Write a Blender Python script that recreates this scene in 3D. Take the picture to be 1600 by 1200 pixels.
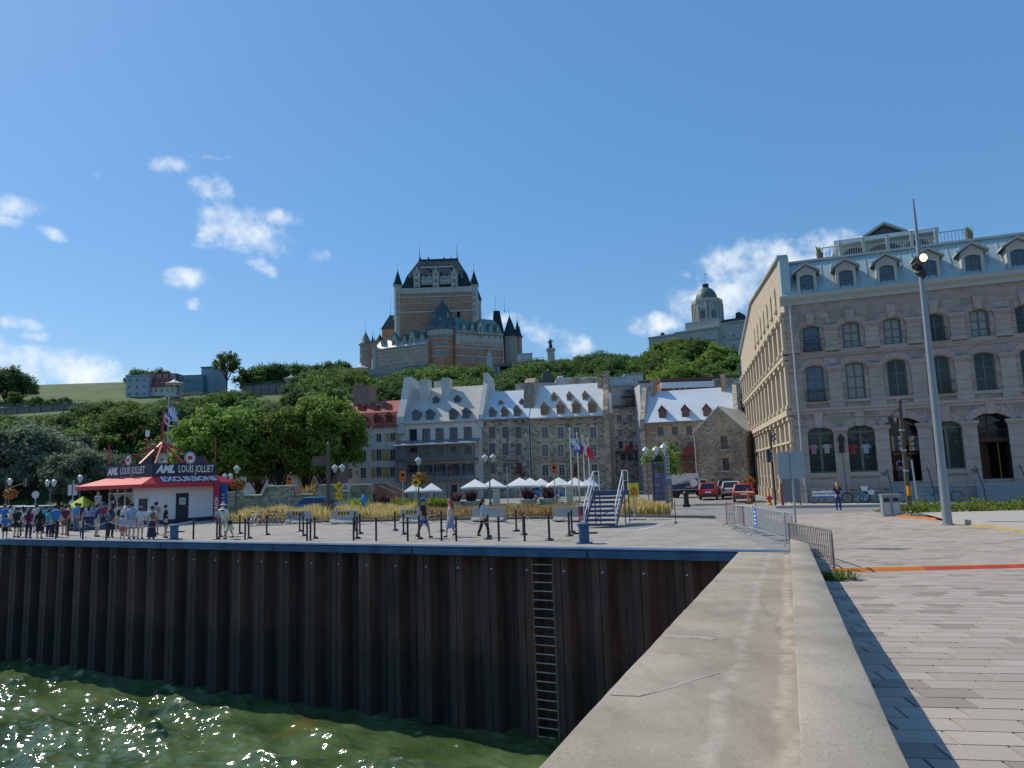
import bpy, bmesh, math, random
import numpy as np
from mathutils import Vector, Matrix
for o in list(bpy.data.objects): bpy.data.objects.remove(o)
R = math.radians
rnd = random.Random(7)
SC = bpy.context.scene
COL = SC.collection
# ------------------------------------------------------------------ camera
F = 1125.0; PITCH = math.atan(145/F); ROLL = R(1.9); CH = 2.6
f0 = Vector((0, math.cos(PITCH), math.sin(PITCH))); u0 = Vector((0, -math.sin(PITCH), math.cos(PITCH))); r0 = Vector((1, 0, 0))
cR = r0*math.cos(ROLL) - u0*math.sin(ROLL); cU = r0*math.sin(ROLL) + u0*math.cos(ROLL)
cam = bpy.data.cameras.new('camera'); camo = bpy.data.objects.new('camera', cam); COL.objects.link(camo)
cam.sensor_width = 36; cam.lens = 36*F/1600; cam.clip_end = 4000; cam.clip_start = .05
m = Matrix((cR, cU, -f0)).transposed().to_4x4(); m.translation = Vector((0, 0, CH)); camo.matrix_world = m
SC.camera = camo
SC.render.resolution_x = 1024; SC.render.resolution_y = 768
SC.view_settings.view_transform = 'Standard'; SC.view_settings.look = 'None'
SC.view_settings.exposure = 0.56; SC.view_settings.gamma = 1; SC.view_settings.use_curve_mapping = False
SC.cycles.max_bounces = 6; SC.cycles.diffuse_bounces = 3; SC.cycles.glossy_bounces = 3; SC.cycles.transparent_max_bounces = 8
SC.cycles.sample_clamp_indirect = 4
SC.cycles.use_denoising = True; SC.cycles.denoising_input_passes = 'RGB_ALBEDO_NORMAL'; SC.cycles.denoising_prefilter = 'ACCURATE'; SC.cycles.adaptive_min_samples = 48; SC.cycles.use_adaptive_sampling = True; SC.cycles.adaptive_threshold = .006
def ray(px, py): return f0*F + cR*(px-800) + cU*(600-py)
def G(px, py, z=0.0):                      # where the sight line meets level z
    d = ray(px, py); t = (z-CH)/d.z; return Vector((d.x*t, d.y*t, z))
def P(px, py, Y):                          # the point of a sight line at depth Y
    d = ray(px, py); t = Y/d.y; return Vector((d.x*t, Y, CH+d.z*t))
def ZAT(px, py, Y): return P(px, py, Y).z
# ------------------------------------------------------------------ sun and sky
SUN_AZ, SUN_EL = R(54), R(46)              # azimuth measured to the left of +Y
sdir = Vector((-math.sin(SUN_AZ)*math.cos(SUN_EL), math.cos(SUN_AZ)*math.cos(SUN_EL), math.sin(SUN_EL)))
sl = bpy.data.lights.new('sun', 'SUN'); sl.energy = 2.75; sl.angle = R(.55); sl.color = (1, .92, .78)
so = bpy.data.objects.new('sun', sl); COL.objects.link(so); so.rotation_euler = (-sdir).to_track_quat('-Z', 'Y').to_euler(); so.location = (-40, 20, 60)
W = bpy.data.worlds.new('World'); SC.world = W; W.use_nodes = True
W.cycles.sampling_method = 'MANUAL'; W.cycles.sample_map_resolution = 256
nt = W.node_tree; nt.nodes.clear()
def wn(t, **k):
    n = nt.nodes.new(t)
    for a, b in k.items(): setattr(n, a, b)
    return n
def wm(op, a, b=None, c=None, clamp=False):
    n = nt.nodes.new('ShaderNodeMath'); n.operation = op; n.use_clamp = clamp
    for i, v in enumerate((a, b, c)):
        if v is None: continue
        if isinstance(v, (int, float)): n.inputs[i].default_value = v
        else: nt.links.new(v, n.inputs[i])
    return n.outputs[0]
wo = wn('ShaderNodeOutputWorld'); bg = wn('ShaderNodeBackground'); bg.inputs[1].default_value = .088
sky = wn('ShaderNodeTexSky', sky_type='NISHITA', sun_disc=False, sun_elevation=SUN_EL, sun_rotation=-SUN_AZ, altitude=0, air_density=1.15, dust_density=.35, ozone_density=2.6)
tc = wn('ShaderNodeTexCoord'); sp = wn('ShaderNodeSeparateXYZ'); nt.links.new(tc.outputs['Generated'], sp.inputs[0])
dy = wm('MAXIMUM', sp.outputs[1], .02)
U = wm('DIVIDE', sp.outputs[0], dy); V = wm('DIVIDE', sp.outputs[2], dy)
nz = wn('ShaderNodeTexNoise'); nz.inputs['Scale'].default_value = 11; nz.inputs['Detail'].default_value = 5; nz.inputs['Roughness'].default_value = .62; nt.links.new(tc.outputs['Generated'], nz.inputs['Vector'])
nz2 = wn('ShaderNodeTexNoise'); nz2.inputs['Scale'].default_value = 34; nz2.inputs['Detail'].default_value = 3; nz2.inputs['Roughness'].default_value = .6; nt.links.new(tc.outputs['Generated'], nz2.inputs['Vector'])
# (centre px x, y, half width px, half height px, tilt, strength)
CLOUDS = [(376, 352, 84, 46, .5, 1.05), (338, 296, 46, 26, .5, .8), (404, 414, 32, 15, .5, .85), (266, 258, 32, 17, .15, .8), (420, 340, 46, 18, .2, .7), (340, 378, 40, 18, .1, .6), (330, 246, 40, 7, .1, .45),
          (281, 436, 46, 22, .12, 1.15), (302, 476, 15, 11, .3, .8), (26, 320, 58, 23, .05, .95), (80, 364, 36, 10, .4, .6), (10, 345, 30, 10, .25, .6),
          (25, 505, 40, 12, .2, .6), (50, 526, 30, 8, .1, .6), (60, 578, 170, 40, .16, 1.25), (200, 604, 170, 26, .05, 1.1), (-60, 560, 120, 44, .1, 1.1),
          (1180, 415, 100, 48, -.1, 1.15), (1135, 462, 90, 36, -.15, 1.1), (1280, 378, 56, 20, -.3, .8), (1022, 508, 44, 22, 0, 1.05), (1070, 430, 14, 9, 0, .4), (1250, 410, 60, 24, 0, .7),
          (896, 536, 34, 24, .2, 1.), (840, 516, 50, 22, .5, .85), (790, 502, 30, 12, .3, .5), (500, 402, 16, 10, 0, .35), (255, 408, 22, 6, .5, .35), (150, 275, 10, 8, 0, .3)]
UV = wn('ShaderNodeCombineXYZ'); nt.links.new(U, UV.inputs[0]); nt.links.new(V, UV.inputs[1])
tot = None
for (cx, cy, a, b, tl, st) in CLOUDS:
    d = ray(cx, cy)
    mp = wn('ShaderNodeMapping', vector_type='TEXTURE'); nt.links.new(UV.outputs[0], mp.inputs[0])   # centre, turn and size of the cloud
    mp.inputs['Location'].default_value = (d.x/d.y, d.z/d.y, 0); mp.inputs['Rotation'].default_value = (0, 0, -tl); mp.inputs['Scale'].default_value = (a/F, b/F, 1)
    dt = wn('ShaderNodeVectorMath', operation='DOT_PRODUCT'); nt.links.new(mp.outputs[0], dt.inputs[0]); nt.links.new(mp.outputs[0], dt.inputs[1])
    e = wm('MULTIPLY_ADD', dt.outputs['Value'], -st, st)
    tot = e if tot is None else wm('MAXIMUM', tot, e)
tot = wm('MAXIMUM', tot, -1.5)
fw = wm('GREATER_THAN', sp.outputs[1], .03)
tot = wm('ADD', wm('MULTIPLY', tot, fw), wm('MULTIPLY', wm('SUBTRACT', 1.0, fw), -1.2))
nn = wm('ADD', wm('MULTIPLY', wm('SUBTRACT', nz.outputs[0], .5), 3.4), wm('MULTIPLY', wm('SUBTRACT', nz2.outputs[0], .5), 3.0))
den = wm('ADD', wm('ADD', tot, nn), -.12)
mr = wn('ShaderNodeMapRange', interpolation_type='SMOOTHSTEP'); nt.links.new(den, mr.inputs[0]); mr.inputs[1].default_value = -.3; mr.inputs[2].default_value = 1.9; mr.inputs[3].default_value = 0; mr.inputs[4].default_value = .95
gate = wn('ShaderNodeMapRange', interpolation_type='SMOOTHSTEP'); nt.links.new(tot, gate.inputs[0]); gate.inputs[1].default_value = -.9; gate.inputs[2].default_value = .1
cov = wm('MULTIPLY', mr.outputs[0], gate.outputs[0])
hsv = wn('ShaderNodeHueSaturation'); hsv.inputs['Saturation'].default_value = 1.25; hsv.inputs['Value'].default_value = 1.0; nt.links.new(sky.outputs[0], hsv.inputs['Color'])
cl = wn('ShaderNodeMixRGB'); cl.inputs[1].default_value = (5.6, 6.5, 7.4, 1); cl.inputs[2].default_value = (9.0, 9.0, 8.8, 1); nt.links.new(nz.outputs[0], cl.inputs[0])
ev = wn('ShaderNodeMixRGB'); ev.inputs[0].default_value = .5; ev.inputs[2].default_value = (1.02, 2.62, 5.3, 1); nt.links.new(hsv.outputs[0], ev.inputs[1])
mx = wn('ShaderNodeMixRGB'); nt.links.new(cov, mx.inputs[0]); nt.links.new(ev.outputs[0], mx.inputs[1]); nt.links.new(cl.outputs[0], mx.inputs[2])
nt.links.new(mx.outputs[0], bg.inputs[0]); nt.links.new(bg.outputs[0], wo.inputs[0])

# ------------------------------------------------------------------ materials
MATS = {}
def BO(c): return tuple(min(.82, v*(1+.38*max(0, 1-v*1.6))) for v in c)   # one calibration for all paints and stones
def mat(name, col, rough=.8, var=.12, scale=2.0, bump=0.0, metal=0.0, spec=.3, orand=.0, col2=None, stretch=(1, 1, 1), emit=0, bscale=None, alpha=None):
    if name in MATS: return MATS[name]
    col = BO(col); col2 = BO(col2) if col2 else None
    M = bpy.data.materials.new(name); M.use_nodes = True; MATS[name] = M
    t = M.node_tree; b = t.nodes['Principled BSDF']; L = t.links.new
    b.inputs['Roughness'].default_value = rough; b.inputs['Metallic'].default_value = metal; b.inputs['Specular IOR Level'].default_value = spec
    if emit:
        b.inputs['Emission Color'].default_value = (*col, 1); b.inputs['Emission Strength'].default_value = emit
    co = t.nodes.new('ShaderNodeTexCoord'); oi = t.nodes.new('ShaderNodeObjectInfo')
    mp = t.nodes.new('ShaderNodeMapping'); mp.inputs['Scale'].default_value = stretch
    cb = t.nodes.new('ShaderNodeCombineXYZ')
    mu = t.nodes.new('ShaderNodeMath'); mu.operation = 'MULTIPLY'; mu.inputs[1].default_value = 57.; L(oi.outputs['Random'], mu.inputs[0]); L(mu.outputs[0], cb.inputs[0]); L(mu.outputs[0], cb.inputs[2])
    L(cb.outputs[0], mp.inputs['Location']); L(co.outputs['Object'], mp.inputs['Vector'])
    n1 = t.nodes.new('ShaderNodeTexNoise'); n1.inputs['Scale'].default_value = scale; n1.inputs['Detail'].default_value = 6; n1.inputs['Roughness'].default_value = .6; L(mp.outputs[0], n1.inputs['Vector'])
    rp = t.nodes.new('ShaderNodeMapRange'); rp.inputs[1].default_value = .3; rp.inputs[2].default_value = .7; L(n1.outputs[0], rp.inputs[0])
    mx = t.nodes.new('ShaderNodeMixRGB')
    c1 = tuple(max(0, c*(1-var)) for c in col); c2 = tuple(min(1, c*(1+var)) for c in col) if col2 is None else col2
    mx.inputs[1].default_value = (*c1, 1); mx.inputs[2].default_value = (*c2, 1); L(rp.outputs[0], mx.inputs[0])
    out = mx.outputs[0]
    if orand:
        hs = t.nodes.new('ShaderNodeHueSaturation'); r2 = t.nodes.new('ShaderNodeMapRange'); r2.inputs[3].default_value = 1-orand; r2.inputs[4].default_value = 1+orand
        L(oi.outputs['Random'], r2.inputs[0]); L(r2.outputs[0], hs.inputs['Value']); L(out, hs.inputs['Color']); out = hs.outputs[0]
    L(out, b.inputs['Base Color'])
    if bump:
        n2 = t.nodes.new('ShaderNodeTexNoise'); n2.inputs['Scale'].default_value = bscale or scale*5; n2.inputs['Detail'].default_value = 4; L(mp.outputs[0], n2.inputs['Vector'])
        bp = t.nodes.new('ShaderNodeBump'); bp.inputs['Strength'].default_value = bump; bp.inputs['Distance'].default_value = .05; L(n2.outputs[0], bp.inputs['Height']); L(bp.outputs[0], b.inputs['Normal'])
    return M
def rubble(name, c1, c2, mortar, scale=2.2, patch=None):
    """small field stones in mortar"""
    if name in MATS: return MATS[name]
    c1, c2, mortar = [tuple(v*k for v, k in zip(BO(c), (1.12, 1.03, .9))) for c in (c1, c2, mortar)]
    M = bpy.data.materials.new(name); M.use_nodes = True; MATS[name] = M
    t = M.node_tree; b = t.nodes['Principled BSDF']; L = t.links.new; b.inputs['Roughness'].default_value = .9; b.inputs['Specular IOR Level'].default_value = .15
    co = t.nodes.new('ShaderNodeTexCoord'); mp = t.nodes.new('ShaderNodeMapping'); mp.inputs['Scale'].default_value = (1, 1, 1.75); L(co.outputs['Object'], mp.inputs['Vector'])
    v = t.nodes.new('ShaderNodeTexVoronoi'); v.inputs['Scale'].default_value = scale; L(mp.outputs[0], v.inputs['Vector'])
    ve = t.nodes.new('ShaderNodeTexVoronoi'); ve.feature = 'DISTANCE_TO_EDGE'; ve.inputs['Scale'].default_value = scale; L(mp.outputs[0], ve.inputs['Vector'])
    wn_ = t.nodes.new('ShaderNodeTexWhiteNoise'); L(v.outputs['Position'], wn_.inputs['Vector'])
    rc = t.nodes.new('ShaderNodeValToRGB'); e = rc.color_ramp.elements; e[0].color = (*c1, 1); e[1].color = (*c2, 1); e[0].position = .1
    n = rc.color_ramp.elements.new(.55); n.color = tuple((a+b_)/2*1.05 for a, b_ in zip(c1, c2)) + (1,); L(wn_.outputs['Value'], rc.inputs[0])
    rp = t.nodes.new('ShaderNodeMapRange'); rp.inputs[1].default_value = .02; rp.inputs[2].default_value = .09; L(ve.outputs['Distance'], rp.inputs[0])
    mx = t.nodes.new('ShaderNodeMixRGB'); mx.inputs[1].default_value = (*mortar, 1); L(rp.outputs[0], mx.inputs[0]); L(rc.outputs[0], mx.inputs[2])
    nz = t.nodes.new('ShaderNodeTexNoise'); nz.inputs['Scale'].default_value = .35; nz.inputs['Detail'].default_value = 5; L(co.outputs['Object'], nz.inputs['Vector'])
    rq = t.nodes.new('ShaderNodeMapRange'); rq.inputs[1].default_value = .35; rq.inputs[2].default_value = .65; rq.inputs[3].default_value = .72; rq.inputs[4].default_value = 1.2; L(nz.outputs[0], rq.inputs[0])
    hs = t.nodes.new('ShaderNodeHueSaturation'); L(rq.outputs[0], hs.inputs['Value']); L(mx.outputs[0], hs.inputs['Color']); L(hs.outputs[0], b.inputs['Base Color'])
    bp = t.nodes.new('ShaderNodeBump'); bp.inputs['Strength'].default_value = .6; bp.inputs['Distance'].default_value = .05; L(rp.outputs[0], bp.inputs['Height']); L(bp.outputs[0], b.inputs['Normal'])
    return M
def glass(name, col=(.02, .03, .04), rough=.05, spec=.9):
    if name in MATS: return MATS[name]
    M = bpy.data.materials.new(name); M.use_nodes = True; MATS[name] = M
    t = M.node_tree; b = t.nodes['Principled BSDF']; b.inputs['Base Color'].default_value = (*col, 1); b.inputs['Roughness'].default_value = rough; b.inputs['Specular IOR Level'].default_value = spec
    co = t.nodes.new('ShaderNodeTexCoord'); n = t.nodes.new('ShaderNodeTexNoise'); n.inputs['Scale'].default_value = 1.1; t.links.new(co.outputs['Object'], n.inputs['Vector'])
    bp = t.nodes.new('ShaderNodeBump'); bp.inputs['Strength'].default_value = .12; bp.inputs['Distance'].default_value = .1; t.links.new(n.outputs[0], bp.inputs['Height']); t.links.new(bp.outputs[0], b.inputs['Normal'])
    return M
def leafmat(name, c1, c2):
    if name in MATS: return MATS[name]
    c1, c2 = BO(BO(c1)), BO(BO(c2))
    M = bpy.data.materials.new(name); M.use_nodes = True; MATS[name] = M
    t = M.node_tree; L = t.links.new; b = t.nodes['Principled BSDF']; b.inputs['Roughness'].default_value = .7; b.inputs['Specular IOR Level'].default_value = .1
    g = t.nodes.new('ShaderNodeNewGeometry'); oi = t.nodes.new('ShaderNodeObjectInfo')
    mx = t.nodes.new('ShaderNodeMixRGB'); mx.inputs[1].default_value = (*c1, 1); mx.inputs[2].default_value = (*c2, 1); L(g.outputs['Random Per Island'], mx.inputs[0])
    hs = t.nodes.new('ShaderNodeHueSaturation'); rp = t.nodes.new('ShaderNodeMapRange'); rp.inputs[3].default_value = .72; rp.inputs[4].default_value = 1.25; L(oi.outputs['Random'], rp.inputs[0]); L(rp.outputs[0], hs.inputs['Value'])
    rh = t.nodes.new('ShaderNodeMapRange'); rh.inputs[3].default_value = .485; rh.inputs[4].default_value = .515; L(oi.outputs['Random'], rh.inputs[0]); L(rh.outputs[0], hs.inputs['Hue'])
    L(mx.outputs[0], hs.inputs['Color']); L(hs.outputs[0], b.inputs['Base Color'])
    tr = t.nodes.new('ShaderNodeBsdfTranslucent'); L(hs.outputs[0], tr.inputs['Color']); ms = t.nodes.new('ShaderNodeMixShader'); ms.inputs[0].default_value = .45
    L(b.outputs[0], ms.inputs[1]); L(tr.outputs[0], ms.inputs[2]); L(ms.outputs[0], t.nodes['Material Output'].inputs['Surface'])
    return M

# ------------------------------------------------------------------ mesh builder
class MB:
    def __init__(s): s.v = []; s.f = []; s.m = []
    def add(s, vs, fs, mi=0):
        k = len(s.v); s.v += [tuple(v) for v in vs]; s.f += [tuple(i+k for i in f) for f in fs]; s.m += [mi]*len(fs); return s
    def quad(s, a, b, c, d, mi=0): return s.add((a, b, c, d), ((0, 1, 2, 3),), mi)
    def poly(s, pts, mi=0): return s.add(pts, (tuple(range(len(pts))),), mi)
    def hexa(s, p, mi=0): return s.add(p, ((0, 3, 2, 1), (4, 5, 6, 7), (0, 1, 5, 4), (1, 2, 6, 5), (2, 3, 7, 6), (3, 0, 4, 7)), mi)
    def box(s, x0, x1, y0, y1, z0, z1, mi=0):
        return s.hexa(((x0, y0, z0), (x1, y0, z0), (x1, y1, z0), (x0, y1, z0), (x0, y0, z1), (x1, y0, z1), (x1, y1, z1), (x0, y1, z1)), mi)
    def beam(s, a, b, w, h=None, mi=0, up=(0, 0, 1)):
        a = Vector(a); b = Vector(b); h = h or w; d = (b-a).normalized(); up = Vector(up)
        if abs(d.dot(up)) > .98: up = Vector((0, 1, 0))
        x = d.cross(up).normalized(); z = x.cross(d)
        x *= w/2; z *= h/2
        return s.hexa((a-x-z, a+x-z, b+x-z, b-x-z, a-x+z, a+x+z, b+x+z, b-x+z), mi)
    def path(s, pts, rad, n=6, mi=0, cap=True, closed=False):
        pts = [Vector(p) for p in pts]
        if isinstance(rad, (int, float)): rad = [rad]*len(pts)
        k = len(s.v); N = len(pts); ref = None
        for i, p in enumerate(pts):
            if closed: d = pts[(i+1) % N]-pts[i-1]
            else: d = pts[min(i+1, N-1)]-pts[max(i-1, 0)]
            d.normalize()
            if ref is None: ref = Vector((0, 0, 1)) if abs(d.z) < .9 else Vector((1, 0, 0))
            x = d.cross(ref)
            if x.length < 1e-4: x = d.orthogonal()
            x.normalize(); y = d.cross(x); ref = -(y) if False else x.cross(d)
            for j in range(n):
                a = 2*math.pi*j/n; q = p+(x*math.cos(a)+y*math.sin(a))*rad[i]; s.v.append(tuple(q))
        for i in range(N if closed else N-1):
            i2 = (i+1) % N
            for j in range(n):
                s.f.append((k+i*n+j, k+i*n+(j+1) % n, k+i2*n+(j+1) % n, k+i2*n+j)); s.m.append(mi)
        if cap and not closed:
            s.f.append(tuple(k+j for j in range(n))[::-1]); s.m.append(mi); s.f.append(tuple(k+(N-1)*n+j for j in range(n))); s.m.append(mi)
        return s
    def tube(s, a, b, r0, r1=None, n=8, mi=0): return s.path((a, b), (r0, r0 if r1 is None else r1), n, mi)
    def lathe(s, prof, n=16, c=(0, 0, 0), mi=0, a0=0, sx=1, sy=1):
        k = len(s.v); N = len(prof)
        for r, z in prof:
            for j in range(n):
                a = a0+2*math.pi*j/n; s.v.append((c[0]+r*sx*math.cos(a), c[1]+r*sy*math.sin(a), c[2]+z))
        for i in range(N-1):
            for j in range(n): s.f.append((k+i*n+j, k+i*n+(j+1) % n, k+(i+1)*n+(j+1) % n, k+(i+1)*n+j)); s.m.append(mi)
        s.f.append(tuple(k+j for j in range(n))[::-1]); s.m.append(mi); s.f.append(tuple(k+(N-1)*n+j for j in range(n))); s.m.append(mi)
        return s
    def ball(s, c, r, n=10, m_=7, mi=0, sx=1, sy=1, sz=1):
        return s.lathe([(max(1e-3, r*math.sin(math.pi*i/m_)), -r*sz*math.cos(math.pi*i/m_)) for i in range(m_+1)], n, c, mi, 0, sx, sy)
    def prism(s, poly, a, b, ax='y', mi=0):
        """poly in the plane across ax, extruded from a to b; ax y: (x,z), ax z: (x,y), ax x: (y,z)"""
        def pt(p, t): return (p[0], t, p[1]) if ax == 'y' else ((p[0], p[1], t) if ax == 'z' else (t, p[0], p[1]))
        n = len(poly); vs = [pt(p, a) for p in poly]+[pt(p, b) for p in poly]
        fs = [tuple(range(n)), tuple(range(2*n-1, n-1, -1))]+[(i, i+n, (i+1) % n+n, (i+1) % n) for i in range(n)]
        return s.add(vs, fs, mi)
    def xf(s, M):
        s.v = [tuple(M @ Vector(v)) for v in s.v]; return s
    def mesh(s, name, mats, smooth=False, fix=True):
        me = bpy.data.meshes.new(name); me.from_pydata(s.v, [], s.f)
        if not isinstance(mats, (list, tuple)): mats = [mats]
        for a in mats: me.materials.append(a)
        if len(mats) > 1: me.polygons.foreach_set('material_index', s.m)
        if fix:
            bm = bmesh.new(); bm.from_mesh(me); bmesh.ops.recalc_face_normals(bm, faces=bm.faces); bm.to_mesh(me); bm.free()
        if smooth: me.polygons.foreach_set('use_smooth', [True]*len(me.polygons)); 
        if smooth == 'auto':
            try: me.set_sharp_from_angle(angle=R(40))
            except Exception: pass
        me.update(); return me
    def build(s, name, mats, parent=None, loc=None, rz=0, smooth=False, fix=True):
        return inst(name, s.mesh(name, mats, smooth, fix), parent, loc, rz)
def inst(name, me, parent=None, loc=None, rz=0, scale=None):
    o = bpy.data.objects.new(name, me); COL.objects.link(o)
    if parent is not None: o.parent = parent
    if loc is not None: o.location = loc
    if rz: o.rotation_euler = (0, 0, rz)
    if scale is not None: o.scale = scale
    return o
def tag(o, label=None, cat=None, group=None, kind=None):
    if label: o['label'] = label
    if cat: o['category'] = cat
    if group: o['group'] = group
    if kind: o['kind'] = kind
    return o
def E(name, label, cat, loc=(0, 0, 0), rz=0, group=None):
    o = bpy.data.objects.new(name, None); COL.objects.link(o); o.location = loc; o.rotation_euler = (0, 0, rz); o.empty_display_size = .2
    return tag(o, label, cat, group)
def copy_tree(o, parent=None):
    c = o.copy(); COL.objects.link(c); c.parent = parent
    for ch in list(o.children): copy_tree(ch, c)
    return c
def text_mesh(name, body, size, mt, parent, M, ext=.004, shear=0, sx=1, bold=0, align='LEFT'):
    cu = bpy.data.curves.new(name, 'FONT'); cu.body = body; cu.size = size; cu.extrude = ext; cu.shear = shear; cu.offset = bold; cu.align_x = align; cu.resolution_u = 2
    t = bpy.data.objects.new('tmp_text', cu); COL.objects.link(t)
    me = bpy.data.meshes.new_from_object(t.evaluated_get(bpy.context.evaluated_depsgraph_get())); bpy.data.objects.remove(t)
    me.materials.clear(); me.materials.append(mt); me.transform(M @ Matrix.Diagonal((sx, 1, 1, 1)))
    return inst(name, me, parent)
def facing(loc, rz=0):                      # text plane standing upright, read from -y
    return Matrix.Translation(loc) @ Matrix.Rotation(rz, 4, 'Z') @ Matrix.Rotation(R(90), 4, 'X')
WHITE = lambda: mat('white_paint', (.78, .78, .76), .5, .04)
BLACK = lambda: mat('black_metal', (.018, .018, .02), .45, .1)
STEEL = lambda: mat('galvanised_steel', (.36, .37, .38), .42, .12, 6, metal=.6)
GLASS = lambda: glass('dark_glass')
# ================================================================== ground, water, quay, plaza
def wharf_y(x): return 26.8-.508*x          # front edge of the quay
WL = Vector((-1, .508, 0)).normalized()      # along the quay edge to the left
WNORM = Vector((.508, 1, 0)).normalized()    # into the land
WATER_Z = -6.55
# --- seawall frame: s along the wall away from the camera, l to its right
_d = ray(1231, 778); PHI = math.atan2(_d.x, _d.y)
SD = Vector((math.sin(PHI), math.cos(PHI), 0)); SLt = Vector((math.cos(PHI), -math.sin(PHI), 0))
SEND = 25.0; SLOPE = .04
def led_z(s): return max(0.0, (SEND-s)*SLOPE)
def plaza_z(x, y):
    s = x*SD.x+y*SD.y; return max(0.0, (SEND-s)*(SLOPE-.006))
def Wp(l, s, dz=0): q = SLt*l+SD*s; return Vector((q.x, q.y, (SEND-s)*SLOPE+dz))
def on_ledge(px, py, dz=0):
    d = ray(px, py); # CH+t*d.z = (SEND - t*(d.SD))*SLOPE + dz
    t = (SEND*SLOPE+dz-CH)/(d.z+SLOPE*d.dot(SD)); q = d*t; return Vector((q.x, q.y, CH+q.z))
def on_plaza(px, py):
    d = ray(px, py); k = SLOPE-.006
    t = (SEND*k-CH)/(d.z+k*d.dot(SD)); q = d*t
    if q.dot(SD) > SEND: return G(px, py)
    return Vector((q.x, q.y, CH+q.z))
# --- water: real waves
def water():
    rng = np.random.RandomState(3)
    xs = np.concatenate([np.linspace(-1500, -300, 8), np.linspace(-260, -46, 30), np.arange(-45, -36, .3), np.arange(-36, 4.0, .095)]); ys = np.concatenate([np.linspace(-1100, -200, 8), np.linspace(-160, 1, 30), np.arange(1.6, 5, .25), np.arange(5, 38, .095), np.arange(38.2, 56, .3), np.linspace(57, 170, 20)])
    X, Y = np.meshgrid(xs, ys); Z = np.zeros_like(X); DX = np.zeros_like(X); DY = np.zeros_like(X)
    for i in range(60):
        lam = .30*(12 ** (rng.rand() ** 1.5)); a = (lam ** .9)*.0112*(.7+.8*rng.rand()); th = R(245)+rng.normal()*.62
        k = 2*math.pi/lam; kx, ky = math.cos(th)*k, math.sin(th)*k; ph = rng.rand()*6.28
        w = X*kx+Y*ky+ph; Z += a*np.sin(w); DX += a*.7*np.cos(w)*math.cos(th); DY += a*.7*np.cos(w)*math.sin(th)
    am = .72+.62*np.sin(X*.31+.7*np.sin(Y*.23))*np.sin(Y*.27+1.1*np.sin(X*.19)); Z *= am*1.25
    V = np.stack([X+DX, Y+DY, Z+WATER_Z], -1).reshape(-1, 3); ny, nx = X.shape
    idx = np.arange(ny*nx).reshape(ny, nx); F_ = np.stack([idx[:-1, :-1], idx[:-1, 1:], idx[1:, 1:], idx[1:, :-1]], -1).reshape(-1, 4)
    me = bpy.data.meshes.new('water'); me.from_pydata(V.tolist(), [], F_.tolist()); me.polygons.foreach_set('use_smooth', [True]*len(me.polygons))
    M = bpy.data.materials.new('river_water'); M.use_nodes = True; t = M.node_tree; L = t.links.new; b = t.nodes['Principled BSDF']
    b.inputs['Roughness'].default_value = .06; b.inputs['IOR'].default_value = 1.33; b.inputs['Specular IOR Level'].default_value = .6
    co = t.nodes.new('ShaderNodeTexCoord')
    def noise(sc, det, ro=.55):
        n = t.nodes.new('ShaderNodeTexNoise'); n.inputs['Scale'].default_value = sc; n.inputs['Detail'].default_value = det; n.inputs['Roughness'].default_value = ro; L(co.outputs['Object'], n.inputs['Vector']); return n.outputs[0]
    def ramp(v, a, b_, c=0, d=1):
        n = t.nodes.new('ShaderNodeMapRange'); n.interpolation_type = 'SMOOTHSTEP'; n.inputs[1].default_value = a; n.inputs[2].default_value = b_; n.inputs[3].default_value = c; n.inputs[4].default_value = d; L(v, n.inputs[0]); return n.outputs[0]
    def mul(a, b_):
        n = t.nodes.new('ShaderNodeMath'); n.operation = 'MULTIPLY'; L(a, n.inputs[0]); L(b_, n.inputs[1]); return n.outputs[0]
    def mixc(f, a, b_):
        n = t.nodes.new('ShaderNodeMixRGB'); L(f, n.inputs[0])
        for i, c in ((1, a), (2, b_)):
            if isinstance(c, tuple): n.inputs[i].default_value = (*c, 1)
            else: L(c, n.inputs[i])
        return n.outputs[0]
    base = mixc(ramp(noise(.35, 3), .35, .65), (.045, .078, .026), (.098, .148, .062))
    weed = mul(ramp(noise(.55, 3), .62, .68), ramp(noise(14, 4, .75), .47, .6))
    base = mixc(weed, base, (.17, .10, .012))
    geo = t.nodes.new('ShaderNodeSeparateXYZ'); L(co.outputs['Object'], geo.inputs[0])
    crest = ramp(geo.outputs[2], WATER_Z+.17, WATER_Z+.33)
    foam = mul(crest, ramp(noise(5, 6, .75), .47, .62))
    base = mixc(foam, base, (.62, .64, .6)); L(base, b.inputs['Base Color'])
    fr = t.nodes.new('ShaderNodeMapRange'); L(foam, fr.inputs[0]); fr.inputs[3].default_value = .085; fr.inputs[4].default_value = .6; L(fr.outputs[0], b.inputs['Roughness'])
    bp = t.nodes.new('ShaderNodeBump'); bp.inputs['Strength'].default_value = .22; bp.inputs['Distance'].default_value = .05; L(noise(6, 3, .55), bp.inputs['Height']); L(bp.outputs[0], b.inputs['Normal'])
    me.materials.append(M); tag(inst('water', me), kind='structure')
water()
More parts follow.
